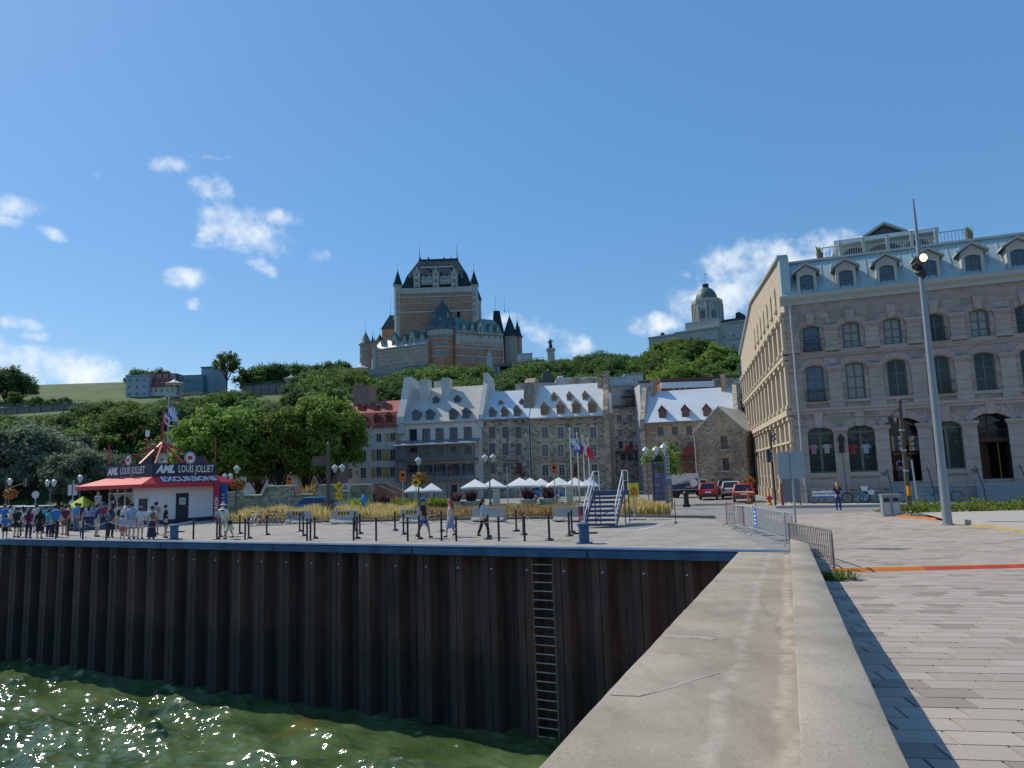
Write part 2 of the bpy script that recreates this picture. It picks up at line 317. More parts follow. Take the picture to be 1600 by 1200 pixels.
# --- terrain: flat lower town, wooded cliff, upper town plateau, grassy height to the left
def sstep(a, b, x): t = min(1, max(0, (x-a)/(b-a))); return t*t*(3-2*t)
def terrain_z(x, y):
    foot = 122+.04*x; top = 232
    if x < -70: foot += (-70-x)*.12; top += (-70-x)*.02
    t = min(1, max(0, (y-foot)/(top-foot)))
    h = 30*(t ** .85)
    rt = sstep(-75, -25, x)
    h += rt*(sstep(228, 288, y)*12.5)+(1-rt)*sstep(225, 262, y)*6
    h += sstep(-105, -165, x)*sstep(240, 345, y)*17
    h += sstep(20, 60, x)*sstep(200, 245, y)*5
    h += 1.3*math.sin(x*.09+1)*math.sin(y*.07)*sstep(foot, foot+25, y)*(1-sstep(top-12, top+5, y))
    return h
def build_terrain():
    xs = np.concatenate([np.linspace(-900, -330, 10), np.arange(-310, 200, 6), np.linspace(220, 900, 14)]); ts = np.concatenate([np.arange(0, 70, 10), np.arange(70, 330, 6), np.linspace(345, 1500, 16)])
    vs = []; nx = len(xs); base = 50
    for t_ in ts:
        for x in xs:
            y = max(base, wharf_y(x)+16)+t_ if x < 8 else base+t_
            y = max(y, 50)
            vs.append((x, y, terrain_z(x, y)-.06))
    fs = [(j*nx+i, j*nx+i+1, (j+1)*nx+i+1, (j+1)*nx+i) for j in range(len(ts)-1) for i in range(nx-1)]
    me = bpy.data.meshes.new('hillside'); me.from_pydata(vs, [], fs); me.polygons.foreach_set('use_smooth', [True]*len(fs))
    me.materials.append(mat('hill_grass', (.055, .095, .026), .95, .3, .12, .4, col2=(.085, .12, .036))); tag(inst('hillside', me), kind='structure')
build_terrain()
# --- lower-town street surface, deck
asph = mat('asphalt', (.20, .195, .185), .9, .12, 1.2, .3, bscale=30)
conc = mat('deck_concrete', (.27, .26, .245), .88, .10, .6, .25, bscale=24)
b = MB(); 
pts = [(-140, wharf_y(-140)+.4), (7.6, wharf_y(7.6)+.4), (9.2, 23.4), (60, 23.4), (60, 125), (-140, 125)]
b.poly([(x, y, -.012) for x, y in pts]); tag(b.build('street', asph), kind='structure')
def strip(name, pts, z, m, kind='structure'):
    b = MB(); b.poly([(p[0], p[1], z) for p in pts]); return tag(b.build(name, m), kind=kind)
e0 = G(0, 843); 
dk = [(-70, wharf_y(-70)+.35), (7.9, wharf_y(7.9)+.35), G(1120, 812), G(1045, 806), G(560, 818)+Vector((0, 1.5, 0)), G(300, 815)+Vector((0, 4, 0)), (-70, wharf_y(-70)+20)]
strip('quay_deck', dk, .0, conc)
# painted lines on the deck
yl = mat('worn_line_paint', (.62, .60, .55), .8, .1, 8)
for a, c, w in (((1045, 818), (995, 829), .12), ((995, 829), (880, 828), .12), ((330, 816), (1040, 812), .10)):
    p, q = G(*a), G(*c); n = (q-p).normalized().cross(Vector((0, 0, 1)))*w/2
    strip('deck_marking', [p-n, q-n, q+n, p+n], .004, yl)
# --- quay wall of steel sheet piles
QO = Vector((9.0, wharf_y(9.0), 0))           # right end at the seawall corner
qang = math.atan2(WL.y, WL.x)                 # local x runs to the left along the wall, local +y ... use mirrored frame
quay = E('quay_wall', 'dark rusty steel sheet pile quay wall with blue steel cap beam above the water', 'quay wall', (0, 0, 0))
rust = mat('rusty_pile_steel', (.048, .029, .025), .7, .5, .9, .35, col2=(.098, .052, .041), stretch=(1.6, 1.6, .35), bscale=9, orand=.3)
def tide(M):                                   # wet, weedy foot of the piles up to an uneven tide line; rust runs
    t = M.node_tree; L = t.links.new; b = t.nodes['Principled BSDF']; src = b.inputs['Base Color'].links[0].from_socket
    co = t.nodes.new('ShaderNodeNewGeometry'); sx = t.nodes.new('ShaderNodeSeparateXYZ'); L(co.outputs['Position'], sx.inputs[0])
    n = t.nodes.new('ShaderNodeTexNoise'); n.inputs['Scale'].default_value = 2.2; n.inputs['Detail'].default_value = 5; L(co.outputs['Position'], n.inputs['Vector'])
    a = t.nodes.new('ShaderNodeMath'); a.operation = 'MULTIPLY_ADD'; a.inputs[1].default_value = 1.6; L(n.outputs[0], a.inputs[0]); L(sx.outputs[2], a.inputs[2])
    r = t.nodes.new('ShaderNodeMapRange'); r.inputs[1].default_value = -3.6; r.inputs[2].default_value = -2.4; r.inputs[3].default_value = .85; r.inputs[4].default_value = 0; L(a.outputs[0], r.inputs[0])
    mx = t.nodes.new('ShaderNodeMixRGB'); mx.inputs[2].default_value = (.026, .030, .026, 1); L(r.outputs[0], mx.inputs[0]); L(src, mx.inputs[1])
    mp = t.nodes.new('ShaderNodeMapping'); mp.inputs['Scale'].default_value = (5, 5, .3); L(co.outputs['Position'], mp.inputs['Vector']); n2 = t.nodes.new('ShaderNodeTexNoise'); n2.inputs['Scale'].default_value = 1.5; n2.inputs['Detail'].default_value = 5; L(mp.outputs[0], n2.inputs['Vector'])
    r2 = t.nodes.new('ShaderNodeMapRange'); r2.inputs[1].default_value = .55; r2.inputs[2].default_value = .75; r2.inputs[4].default_value = .4; L(n2.outputs[0], r2.inputs[0])
    m2 = t.nodes.new('ShaderNodeMixRGB'); m2.inputs[2].default_value = (.16, .065, .03, 1); L(r2.outputs[0], m2.inputs[0]); L(mx.outputs[0], m2.inputs[1]); L(m2.outputs[0], b.inputs['Base Color'])
tide(rust)
PER = 1.45
def pile_mesh():
    prof = [(0, 0), (.265, 0), (.275, .05), (.29, .05), (.30, 0), (.56, 0), (.74, .46), (1.0, .46), (1.01, .43), (1.03, .43), (1.04, .46), (1.27, .46), (1.45, 0)]
    b = MB(); k = len(prof)
    zs = [WATER_Z-2.5, -3.2, -.18]
    for z in zs: b.v += [(x, y, z) for x, y in prof]
    for r_ in range(len(zs)-1):
        for i in range(k-1): b.f.append((r_*k+i, r_*k+i+1, (r_+1)*k+i+1, (r_+1)*k+i)); b.m.append(0)
    b.f.append(tuple(2*k+i for i in range(k))); b.m.append(0)
    b.tube((.40, -.012, -.75), (.40, .02, -.75), .03, n=8, mi=1)
    return b.mesh('sheet_pile', [rust, mat('weep_hole_plug', (.7, .7, .68), .5)])
pm = pile_mesh(); RIGHT = -WL; prz = math.atan2(RIGHT.y, RIGHT.x)
for i in range(60):
    p = QO+WL*(PER*(i+1)); inst('sheet_pile', pm, quay, p, prz)
blue = mat('blue_steel_paint', (.024, .072, .165), .5, .3, 1.2, .15, col2=(.05, .11, .2))
cb = MB(); L_ = 88
cb.box(-L_, -.5, -.16, .38, -.27, .03); cb.box(-L_, -.5, -.22, -.16, -.25, -.02); cb.box(-L_, -.5, -.20, .38, .03, .055)
cb.build('cap_beam', blue, quay, QO, prz)
for i in range(1, 12): MB().box(-.03, .03, -.235, -.2, -.26, .0).build('beam_joint', BLACK(), quay, QO+WL*(7.3*i), prz)
# ladder recessed between two piles
lx = None
best = min(range(60), key=lambda i: abs((lambda v: 800+F*v.dot(cR)/v.dot(f0))(QO+WL*(PER*(i+1)-1.0)+Vector((0, 0, -CH)))-848))
lp = QO+WL*(PER*(best+1))
yst = mat('worn_yellow_steel', (.22, .16, .07), .7, .3, 3, col2=(.12, .09, .06)); lad = MB()
for x in (.58, 1.42): lad.box(x-.03, x+.03, .02, .08, -6.9, -.36)
la = lad.build('ladder', yst, quay, lp, prz)
rg = MB().tube((.58, .05, 0), (1.42, .05, 0), .022, n=6).mesh('rung', mat('rung_steel', (.30, .27, .24), .5, .2))
for k in range(21): inst('rung', rg, la, (0, 0, -.55-.31*k))
# mooring bollards (blue)
def mooring(px, py, lab, grp=None):
    t = E('mooring_bollard', lab, 'bollard', G(px, py), 0, grp)
    MB().lathe([(.20, 0), (.20, .62), (.25, .66), (.25, .74), (.21, .76)], 18).build('drum', blue, t, smooth='auto')
    MB().tube((-.42, 0, .38), (.52, 0, .38), .035).build('cross_pin', BLACK(), t)
    MB().box(-.3, .3, -.3, .3, 0, .035).build('base_plate', blue, t)
mooring(913, 849, 'blue steel mooring bollard near the blue stairs on the quay edge')
mooring(272, 843, 'blue steel mooring bollard on the quay edge below the red kiosk')
# --- concrete seawall with raised parapet
def concrete_mat(name, c1, c2, sp_, band=()):
    if name in MATS: return MATS[name]
    M = bpy.data.materials.new(name); M.use_nodes = True; MATS[name] = M; t = M.node_tree; L = t.links.new; b = t.nodes['Principled BSDF']; b.inputs['Roughness'].default_value = .9; b.inputs['Specular IOR Level'].default_value = .2
    co = t.nodes.new('ShaderNodeTexCoord')
    def noise(sc, det, ro=.6, st=(1, 1, 1)):
        mp = t.nodes.new('ShaderNodeMapping'); mp.inputs['Scale'].default_value = st; L(co.outputs['Object'], mp.inputs['Vector'])
        n = t.nodes.new('ShaderNodeTexNoise'); n.inputs['Scale'].default_value = sc; n.inputs['Detail'].default_value = det; n.inputs['Roughness'].default_value = ro; L(mp.outputs[0], n.inputs['Vector']); return n.outputs[0]
    def mr(v, a, b_, c=0, d=1):
        n = t.nodes.new('ShaderNodeMapRange'); n.inputs[1].default_value = a; n.inputs[2].default_value = b_; n.inputs[3].default_value = c; n.inputs[4].default_value = d; L(v, n.inputs[0]); return n.outputs[0]
    def mixc(f, a, b_, bl='MIX'):
        n = t.nodes.new('ShaderNodeMixRGB'); n.blend_type = bl; L(f, n.inputs[0])
        for i, c in ((1, a), (2, b_)):
            if isinstance(c, tuple): n.inputs[i].default_value = (*c, 1)
            else: L(c, n.inputs[i])
        return n.outputs[0]
    c = mixc(mr(noise(.7, 6), .35, .65), c1, c2)
    c = mixc(mr(noise(2.6, 6, .7, (1, .35, 1)), .5, .72, 0, .5), c, tuple(x*.66 for x in c1))
    c = mixc(mr(noise(55, 3), .56, .68, 0, sp_), c, (.10, .09, .08)); c = mixc(mr(noise(38, 3, .5, (1.1, 1, 1)), .66, .72, 0, .5), c, (.55, .52, .47))
    n = t.nodes.new('ShaderNodeTexVoronoi'); n.feature = 'DISTANCE_TO_EDGE'; n.inputs['Scale'].default_value = .32
    wv = t.nodes.new('ShaderNodeTexNoise'); wv.inputs['Scale'].default_value = 2.4; wv.inputs['Detail'].default_value = 5; L(co.outputs['Object'], wv.inputs['Vector'])
    va = t.nodes.new('ShaderNodeMixRGB'); va.inputs[0].default_value = .3; L(co.outputs['Object'], va.inputs[1]); L(wv.outputs['Color'], va.inputs[2]); L(va.outputs[0], n.inputs['Vector'])
    c = mixc(mr(n.outputs['Distance'], .0, .004, .6, 0), c, (.12, .10, .085))
    if band:                                   # pale uneven bands: worn mortar, plus parapet's lit face painted along the crease
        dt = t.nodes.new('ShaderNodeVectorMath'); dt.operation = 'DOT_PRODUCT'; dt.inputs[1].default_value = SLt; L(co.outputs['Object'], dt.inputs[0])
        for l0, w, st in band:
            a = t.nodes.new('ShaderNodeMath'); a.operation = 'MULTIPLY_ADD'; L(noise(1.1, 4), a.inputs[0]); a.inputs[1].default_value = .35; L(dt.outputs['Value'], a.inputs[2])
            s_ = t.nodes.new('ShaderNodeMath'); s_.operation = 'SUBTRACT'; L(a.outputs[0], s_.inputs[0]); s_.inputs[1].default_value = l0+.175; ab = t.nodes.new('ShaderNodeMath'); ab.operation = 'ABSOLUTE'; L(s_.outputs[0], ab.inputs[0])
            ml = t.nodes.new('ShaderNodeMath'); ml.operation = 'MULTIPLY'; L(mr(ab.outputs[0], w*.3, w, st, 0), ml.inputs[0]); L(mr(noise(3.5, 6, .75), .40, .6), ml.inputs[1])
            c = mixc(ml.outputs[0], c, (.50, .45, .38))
    L(c, b.inputs['Base Color'])
    bp = t.nodes.new('ShaderNodeBump'); bp.inputs['Strength'].default_value = .45; bp.inputs['Distance'].default_value = .012; L(noise(45, 5, .7), bp.inputs['Height']); L(bp.outputs[0], b.inputs['Normal'])
    return M
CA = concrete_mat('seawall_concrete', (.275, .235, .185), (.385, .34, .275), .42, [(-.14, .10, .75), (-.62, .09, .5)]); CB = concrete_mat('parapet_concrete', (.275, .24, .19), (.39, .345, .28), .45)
bpy.data.objects['quay_deck'].data.materials[0] = concrete_mat('deck_worn', (.285, .26, .23), (.375, .345, .305), .25)
sea = E('seawall', 'weathered concrete seawall with wide ledge and raised parapet beside the paved plaza', 'seawall')
LL, LC, LR, PH = -1.58, -.04, .415, .42
def wall_strip(name, l0, l1, top0, bot, m, s0, s1, bev, n=44, jit=0):
    b = MB(); rr = random.Random(5); prof = [(l0, bot), (l0, top0-bev), (l0+bev*.35, top0-bev*.3), (l0+bev, top0), ((l0+l1)/2, top0+.004), (l1-bev, top0), (l1-bev*.35, top0-bev*.3), (l1, top0-bev), (l1, bot)]
    k = len(prof)
    for i in range(n+1):
        s = s0+(s1-s0)*i/n
        for j, (l, z) in enumerate(prof):
            q = Wp(l+(rr.uniform(-jit, jit) if j in (1, 2, 3, 5, 6, 7) else 0), s, z+(rr.uniform(-jit, jit)*.5 if 0 < j < k-1 else 0)); b.v.append(tuple(q))
    for i in range(n):
        for j in range(k-1): b.f.append((i*k+j, i*k+j+1, (i+1)*k+j+1, (i+1)*k+j)); b.m.append(0)
    b.f.append(tuple(range(k))); b.m.append(0); b.f.append(tuple(n*k+j for j in range(k))); b.m.append(0)
    return b.build(name, m, sea, smooth='auto')
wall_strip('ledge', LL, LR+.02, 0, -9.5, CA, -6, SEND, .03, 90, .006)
wall_strip('parapet', LC+.006, LR, PH, -.3, CB, -6, SEND+.55, .012, 90, .003)
# mortar repairs on the ledge, thin raised bands
mortar = mat('pale_mortar', (.315, .275, .225), .9, .2, 7, .5, bscale=40)
def repair(pts, w, seed):
    rr = random.Random(seed); b = MB(); P3 = []
    for i in range(len(pts)-1):
        a, c = on_ledge(*pts[i]), on_ledge(*pts[i+1]); n = max(2, int((c-a).length/.06))
        for k in range(n): P3.append((a.lerp(c, k/n), w[i]+(w[i+1]-w[i])*k/n))
    for i in range(len(P3)):
        p, ww = P3[i]; q = P3[min(i+1, len(P3)-1)][0]-P3[max(i-1, 0)][0]; n = q.normalized().cross(Vector((0, 0, 1)))
        b.v.append(tuple(p+n*ww*rr.uniform(.55, 1.1)+Vector((0, 0, .006)))); b.v.append(tuple(p-n*ww*rr.uniform(.4, 1.1)+Vector((0, 0, .006))))
    b.f = [(2*i, 2*i+1, 2*i+3, 2*i+2) for i in range(len(P3)-1)]; b.m = [0]*len(b.f)
    b.build('mortar_repair', mortar, sea)
repair([(1128, 903), (1142, 904), (1163, 905)], [.22, .15, .10], 1)
repair([(1036, 994), (1075, 995), (1124, 1000)], [.09, .10, .07], 2)
repair([(952, 1086), (998, 1088), (1050, 1074), (1100, 1058), (1130, 1050)], [.012, .02, .03, .022, .02], 3)
if 0: repair([(1131, 1052), (1136, 1000), (1142, 960), (1155, 925), (1166, 906)], [.03, .04, .07, .08, .07], 4)
if 0: repair([(1218, 1180), (1217, 1110), (1217, 1050), (1218, 990), (1220, 930), (1224, 880)], [.022, .03, .05, .035, .04, .05], 5)
if 0: repair([(1192, 1130), (1196, 1060), (1200, 1010), (1206, 960), (1210, 930)], [.012, .02, .03, .025, .02], 6)
# --- plaza of pale slabs
PA = R(9); e1 = Vector((math.cos(PA), -math.sin(PA), 0)); e2 = Vector((math.sin(PA), math.cos(PA), 0))
plz = MB(); ns = 14
edge = []
s_list = [-6+i*(SEND+6)/ns for i in range(ns+1)]+[SEND+.01, 60]
for i in range(len(s_list)-1):
    sA, sB = s_list[i], s_list[i+1]
    def pz(l, s): q = SLt*l+SD*s; return (q.x, q.y, max(0, (SEND-s)*(SLOPE-.006))-.055)
    lA = LR-.1 if sB <= SEND+.02 else 1.2
    plz.quad(pz(lA, sA), pz(75, sA), pz(75, sB), pz(lA, sB))
# beyond the built slabs the bond is only texture
def slab_mat(far):
    nm = 'plaza_far' if far else 'plaza_slab'
    M = bpy.data.materials.new(nm); M.use_nodes = True; t = M.node_tree; L = t.links.new; b = t.nodes['Principled BSDF']; b.inputs['Roughness'].default_value = .85; b.inputs['Specular IOR Level'].default_value = .25
    co = t.nodes.new('ShaderNodeTexCoord'); oi = t.nodes.new('ShaderNodeObjectInfo'); ge = t.nodes.new('ShaderNodeNewGeometry')
    r_ = t.nodes.new('ShaderNodeValToRGB'); el = r_.color_ramp.elements; r_.color_ramp.interpolation = 'CONSTANT'
    cols = [(0, (.29, .245, .205)), (.10, (.385, .325, .275)), (.42, (.41, .35, .30)), (.66, (.37, .315, .265)), (.84, (.43, .37, .315))]
    el[0].position = 0; el[0].color = (*cols[0][1], 1); el[1].position = cols[1][0]; el[1].color = (*cols[1][1], 1)
    for p_, c in cols[2:]: q = el.new(p_); q.color = (*c, 1)
    if far:
        mp = t.nodes.new('ShaderNodeMapping'); mp.inputs['Rotation'].default_value = (0, 0, PA); L(co.outputs['Object'], mp.inputs['Vector'])
        br = t.nodes.new('ShaderNodeTexBrick'); br.inputs['Scale'].default_value = 1; br.inputs['Brick Width'].default_value = .48; br.inputs['Row Height'].default_value = .31; br.inputs['Mortar Size'].default_value = .004
        br.inputs['Color1'].default_value = (0, 0, 0, 1); br.inputs['Color2'].default_value = (1, 1, 1, 1); br.inputs['Mortar'].default_value = (.3, .3, .3, 1); L(mp.outputs[0], br.inputs['Vector']); L(br.outputs['Color'], r_.inputs[0])
    else:
        ad = t.nodes.new('ShaderNodeMath'); ad.operation = 'ADD'; L(oi.outputs['Random'], ad.inputs[0]); L(ge.outputs['Random Per Island'], ad.inputs[1])
        fr = t.nodes.new('ShaderNodeMath'); fr.operation = 'FRACT'; L(ad.outputs[0], fr.inputs[0]); L(fr.outputs[0], r_.inputs[0])
    n = t.nodes.new('ShaderNodeTexNoise'); n.inputs['Scale'].default_value = .5; n.inputs['Detail'].default_value = 6; L(ge.outputs['Position'], n.inputs['Vector'])
    n2 = t.nodes.new('ShaderNodeTexNoise'); n2.inputs['Scale'].default_value = 70; n2.inputs['Detail'].default_value = 3; L(ge.outputs['Position'], n2.inputs['Vector'])
    ad2 = t.nodes.new('ShaderNodeMath'); ad2.operation = 'ADD'; L(n.outputs[0], ad2.inputs[0]); L(n2.outputs[0], ad2.inputs[1])
    rp = t.nodes.new('ShaderNodeMapRange'); rp.inputs[1].default_value = .6; rp.inputs[2].default_value = 1.4; rp.inputs[3].default_value = .82; rp.inputs[4].default_value = 1.14; L(ad2.outputs[0], rp.inputs[0])
    hs = t.nodes.new('ShaderNodeHueSaturation'); L(rp.outputs[0], hs.inputs['Value']); L(r_.outputs[0], hs.inputs['Color']); L(hs.outputs[0], b.inputs['Base Color'])
    bp = t.nodes.new('ShaderNodeBump'); bp.inputs['Strength'].default_value = .25; bp.inputs['Distance'].default_value = .01; L(n2.outputs[0], bp.inputs['Height']); L(bp.outputs[0], b.inputs['Normal'])
    return M
SLAB, FARSLAB = slab_mat(False), slab_mat(True)
jm = mat('joint_sand', (.05, .043, .036), .95, .2, 8)
plaza = tag(plz.build('plaza', jm), kind='structure')
SWd, SRh = .48, .31
unit = MB(); g_ = .004; bv = .006
unit.hexa([(-.5, -.5, -.06), (.5, -.5, -.06), (.5, .5, -.06), (-.5, .5, -.06), (-.492, -.488, 0), (.492, -.488, 0), (.492, .488, 0), (-.492, .488, 0)])
um = unit.mesh('paving_slab', SLAB)
cells = []; k_ = SLOPE-.006
for r_ in range(-25, 125):
    off = (r_*.37) % 1.0*SWd
    for c_ in range(-40, 130):
        q = e1*(c_*SWd+off)+e2*(r_*SRh); l = q.dot(SLt); s = q.dot(SD)
        if l < LR-.05 or l > 40 or s < .8 or q.y > 37: continue
        if s > SEND+9: continue
        v = Vector((q.x, q.y, plaza_z(q.x, q.y)-CH)); dz = v.dot(f0)
        if dz < .5: continue
        u = 800+F*v.dot(cR)/dz; w = 600-F*v.dot(cU)/dz
        if u > 1850 or u < 1150 or w > 1500: continue
        inside = (u < 1620 and w < 1215)
        cells.append((0 if inside else 1, v.length, q))
cells.sort(key=lambda t: (t[0], t[1]))
rr = random.Random(11); st = MB()
for i, (ins, dist, q) in enumerate(cells):
    z = plaza_z(q.x, q.y); dn = k_ if z > 0 else 0
    ax = (e1+Vector((0, 0, -dn*e1.dot(SD)))).normalized(); ay = (e2+Vector((0, 0, -dn*e2.dot(SD)))).normalized(); az = ax.cross(ay)
    c = Vector((q.x, q.y, z+rr.uniform(-.0015, .001)))
    M4 = Matrix((ax*(SWd-.012), ay*(SRh-.008), az)).transposed().to_4x4(); M4.translation = c
    if i < 300:
        o = inst('paving_slab', um, plaza); o.matrix_world = M4
    else:
        st.add([M4 @ Vector(v) for v in unit.v], unit.f[1:])
fp = tag(st.build('paving_field', SLAB, plaza, fix=False), kind='stuff')
far = MB(); 
far.poly([(*(SLt*1.3+SD*(SEND+6))[:2], -.006), (*(SLt*60+SD*12)[:2], -.006), (70, 42, -.006), G(1600, 797)[:2]+(-.006,), G(1450, 797)[:2]+(-.006,), G(1190, 806)[:2]+(-.006,)])
tag(far.build('plaza_edge', FARSLAB), kind='structure')
# far shore behind the camera, across the river
fs = MB(); rr = random.Random(4); xs_ = [-1500+60*i for i in range(51)]
for j, (yy, zz) in enumerate(((-900, -7), (-930, 22), (-990, 46), (-1400, 52))):
    fs.v += [(x, yy-10*math.sin(x*.01), zz*(.85+.25*math.sin(x*.006+1)+.1*rr.random()) if zz > 0 else zz) for x in xs_]
fs.f = [(j*51+i, j*51+i+1, (j+1)*51+i+1, (j+1)*51+i) for j in range(3) for i in range(50)]; fs.m = [0]*len(fs.f)
tag(fs.build('far_shore', mat('far_shore_woods', (.05, .075, .04), .95, .4, .02)), kind='structure')
# ================================================================== buildings of the lower town
class Fac:
    """a vertical facade plane: local x along it, y into the building, z up"""
    def __init__(s, pxa, Ya, pxb, Yb, py=720):
        a, b = P(pxa, py, Ya), P(pxb, py, Yb); s.o = Vector((a.x, a.y, 0)); d = Vector((b.x-a.x, b.y-a.y, 0)); s.w = d.length
        s.rz = math.atan2(d.y, d.x); s.ex = d.normalized(); s.ey = Vector((-s.ex.y, s.ex.x, 0))
    def L(s, px, py, y=0.0):
        d = ray(px, py); o = s.o+s.ey*y-Vector((0, 0, CH)); t = o.dot(s.ey)/d.dot(s.ey); q = d*t-(s.o-Vector((0, 0, CH))); return q.dot(s.ex), q.z
    def slope(s, px, py, ze, ye, zr, yr):      # hit a roof slope
        d = ray(px, py); dl = Vector((d.dot(s.ex), d.dot(s.ey), d.z)); c = Vector((0, 0, CH))-s.o; cl = Vector((c.dot(s.ex), c.dot(s.ey), CH))
        k = (zr-ze)/(yr-ye); t = (ze+(cl.y-ye)*k-cl.z)/(dl.z-k*dl.y); return cl+dl*t
    def rect(s, cx, cy, w, h):
        x0, z1 = s.L(cx-w/2, cy-h/2); x1, z0 = s.L(cx+w/2, cy+h/2)
        xa, zc = s.L(cx, cy); hw = (x1-x0)/2; hh = (z1-z0)/2; return (xa-hw, zc-hh, xa+hw, zc+hh)
def wall_open(b, x0, x1, z0, z1, ops, dep=.2, mi=0, arch=False, back=True):
    """front wall at y=0 with rectangular openings and their reveals; arch openings: (xa,za,xb,zb,rise)"""
    xs = sorted({x0, x1, *[v for o in ops for v in (o[0], o[2])]}); zs = sorted({z0, z1, *[v for o in ops for v in (o[1], o[3])]})
    xs = [x for x in xs if x0 <= x <= x1]; zs = [z for z in zs if z0 <= z <= z1]
    for i in range(len(xs)-1):
        for j in range(len(zs)-1):
            cx, cz = (xs[i]+xs[i+1])/2, (zs[j]+zs[j+1])/2
            if any(o[0] < cx < o[2] and o[1] < cz < o[3] for o in ops): continue
            b.quad((xs[i], 0, zs[j]), (xs[i+1], 0, zs[j]), (xs[i+1], 0, zs[j+1]), (xs[i], 0, zs[j+1]), mi)
    for o in ops:
        xa, za, xb, zb = o[:4]; r_ = o[4] if len(o) > 4 else 0
        b.quad((xa, 0, za), (xa, dep, za), (xb, dep, za), (xb, 0, za), mi); zt = zb-r_
        b.quad((xa, 0, za), (xa, 0, zt), (xa, dep, zt), (xa, dep, za), mi); b.quad((xb, 0, za), (xb, dep, za), (xb, dep, zt), (xb, 0, zt), mi)
        if r_ <= 0: b.quad((xa, 0, zb), (xb, 0, zb), (xb, dep, zb), (xa, dep, zb), mi); continue
        n = 8; pts = arc(xa, xb, zt, r_, n)
        for k in range(n):
            (p, q), (p2, q2) = pts[k], pts[k+1]
            b.quad((p, 0, q), (p2, 0, q2), (p2, 0, zb), (p, 0, zb), mi); b.quad((p, 0, q), (p, dep, q), (p2, dep, q2), (p2, 0, q2), mi)
def arc(xa, xb, zt, rise, n=8):
    w = (xb-xa)/2; rad = (w*w+rise*rise)/(2*rise); cx = (xa+xb)/2; cz = zt+rise-rad; a0 = math.asin(min(1, w/rad)) if rise <= w else math.pi-math.asin(min(1, w/rad))
    return [(cx+rad*math.sin(-a0+2*a0*k/n), cz+rad*math.cos(-a0+2*a0*k/n)) for k in range(n+1)]
def window(parent, r_, nx=2, ny=3, fm=None, gm=None, y=.13, fw=.055, name='window', rise=0, mw=.035):
    xa, za, xb, zb = r_[:4]; b = MB(); zt = zb-rise
    b.box(xa, xa+fw, y-.04, y+.03, za, zt); b.box(xb-fw, xb, y-.04, y+.03, za, zt); b.box(xa+fw, xb-fw, y-.04, y+.03, za, za+fw)
    if rise:
        pts = arc(xa, xb, zt, rise); pin = arc(xa+fw, xb-fw, zt, rise-fw*.6)
        for k in range(8):
            (p, q), (p2, q2) = pts[k], pts[k+1]; (s_, t_), (s2, t2) = pin[k], pin[k+1]
            b.hexa(((s_, y-.04, t_), (s2, y-.04, t2), (s2, y+.03, t2), (s_, y+.03, t_), (p, y-.04, q), (p2, y-.04, q2), (p2, y+.03, q2), (p, y+.03, q)))
    else: b.box(xa+fw, xb-fw, y-.04, y+.03, zb-fw, zb)
    for i in range(1, nx):
        x = xa+(xb-xa)*i/nx; w = mw*(1.6 if nx == 2 or (nx == 4 and i == 2) else 1); b.box(x-w/2, x+w/2, y-.03, y+.02, za+fw, zb-fw-(rise*.08))
    for j in range(1, ny):
        z = za+(zt-za)*j/ny if rise else za+(zb-za)*j/ny; b.box(xa+fw, xb-fw, y-.028, y+.018, z-mw/2, z+mw/2)
    w = b.build(name, fm or WHITE(), parent)
    p = MB()
    if rise: p.poly([(xa, y+.022, za), (xb, y+.022, za)]+[(x, y+.022, z) for x, z in arc(xa, xb, zt, rise)][::-1])
    else: p.quad((xa, y+.022, za), (xb, y+.022, za), (xb, y+.022, zb), (xa, y+.022, zb))
    p.build('pane', gm or GLASS(), w, fix=False)
    return w
def surround(parent, r_, m, t=.16, pr=.035, sill=True):
    xa, za, xb, zb = r_[:4]; b = MB()
    b.box(xa-t, xa, -pr, .02, za-t*.6, zb+t); b.box(xb, xb+t, -pr, .02, za-t*.6, zb+t); b.box(xa, xb, -pr, .02, zb, zb+t)
    if sill: b.box(xa-.002, xb+.002, -pr-.04, .02, za-t*.6, za)
    return b.build('window_surround', m, parent)
def gable_roof(parent, w, dep, ze, zr, yr, m, over=.3, x0=0, name='roof', th=.16, ye=None):
    ye = -over if ye is None else ye; b = MB(); yb = 2*yr-ye if dep is None else dep+over
    b.prism([(ye, ze-th), (ye, ze), (yr, zr), (yb, ze), (yb, ze-th), (yr, zr-th)], x0, x0+w, 'x'); return b.build(name, m, parent)
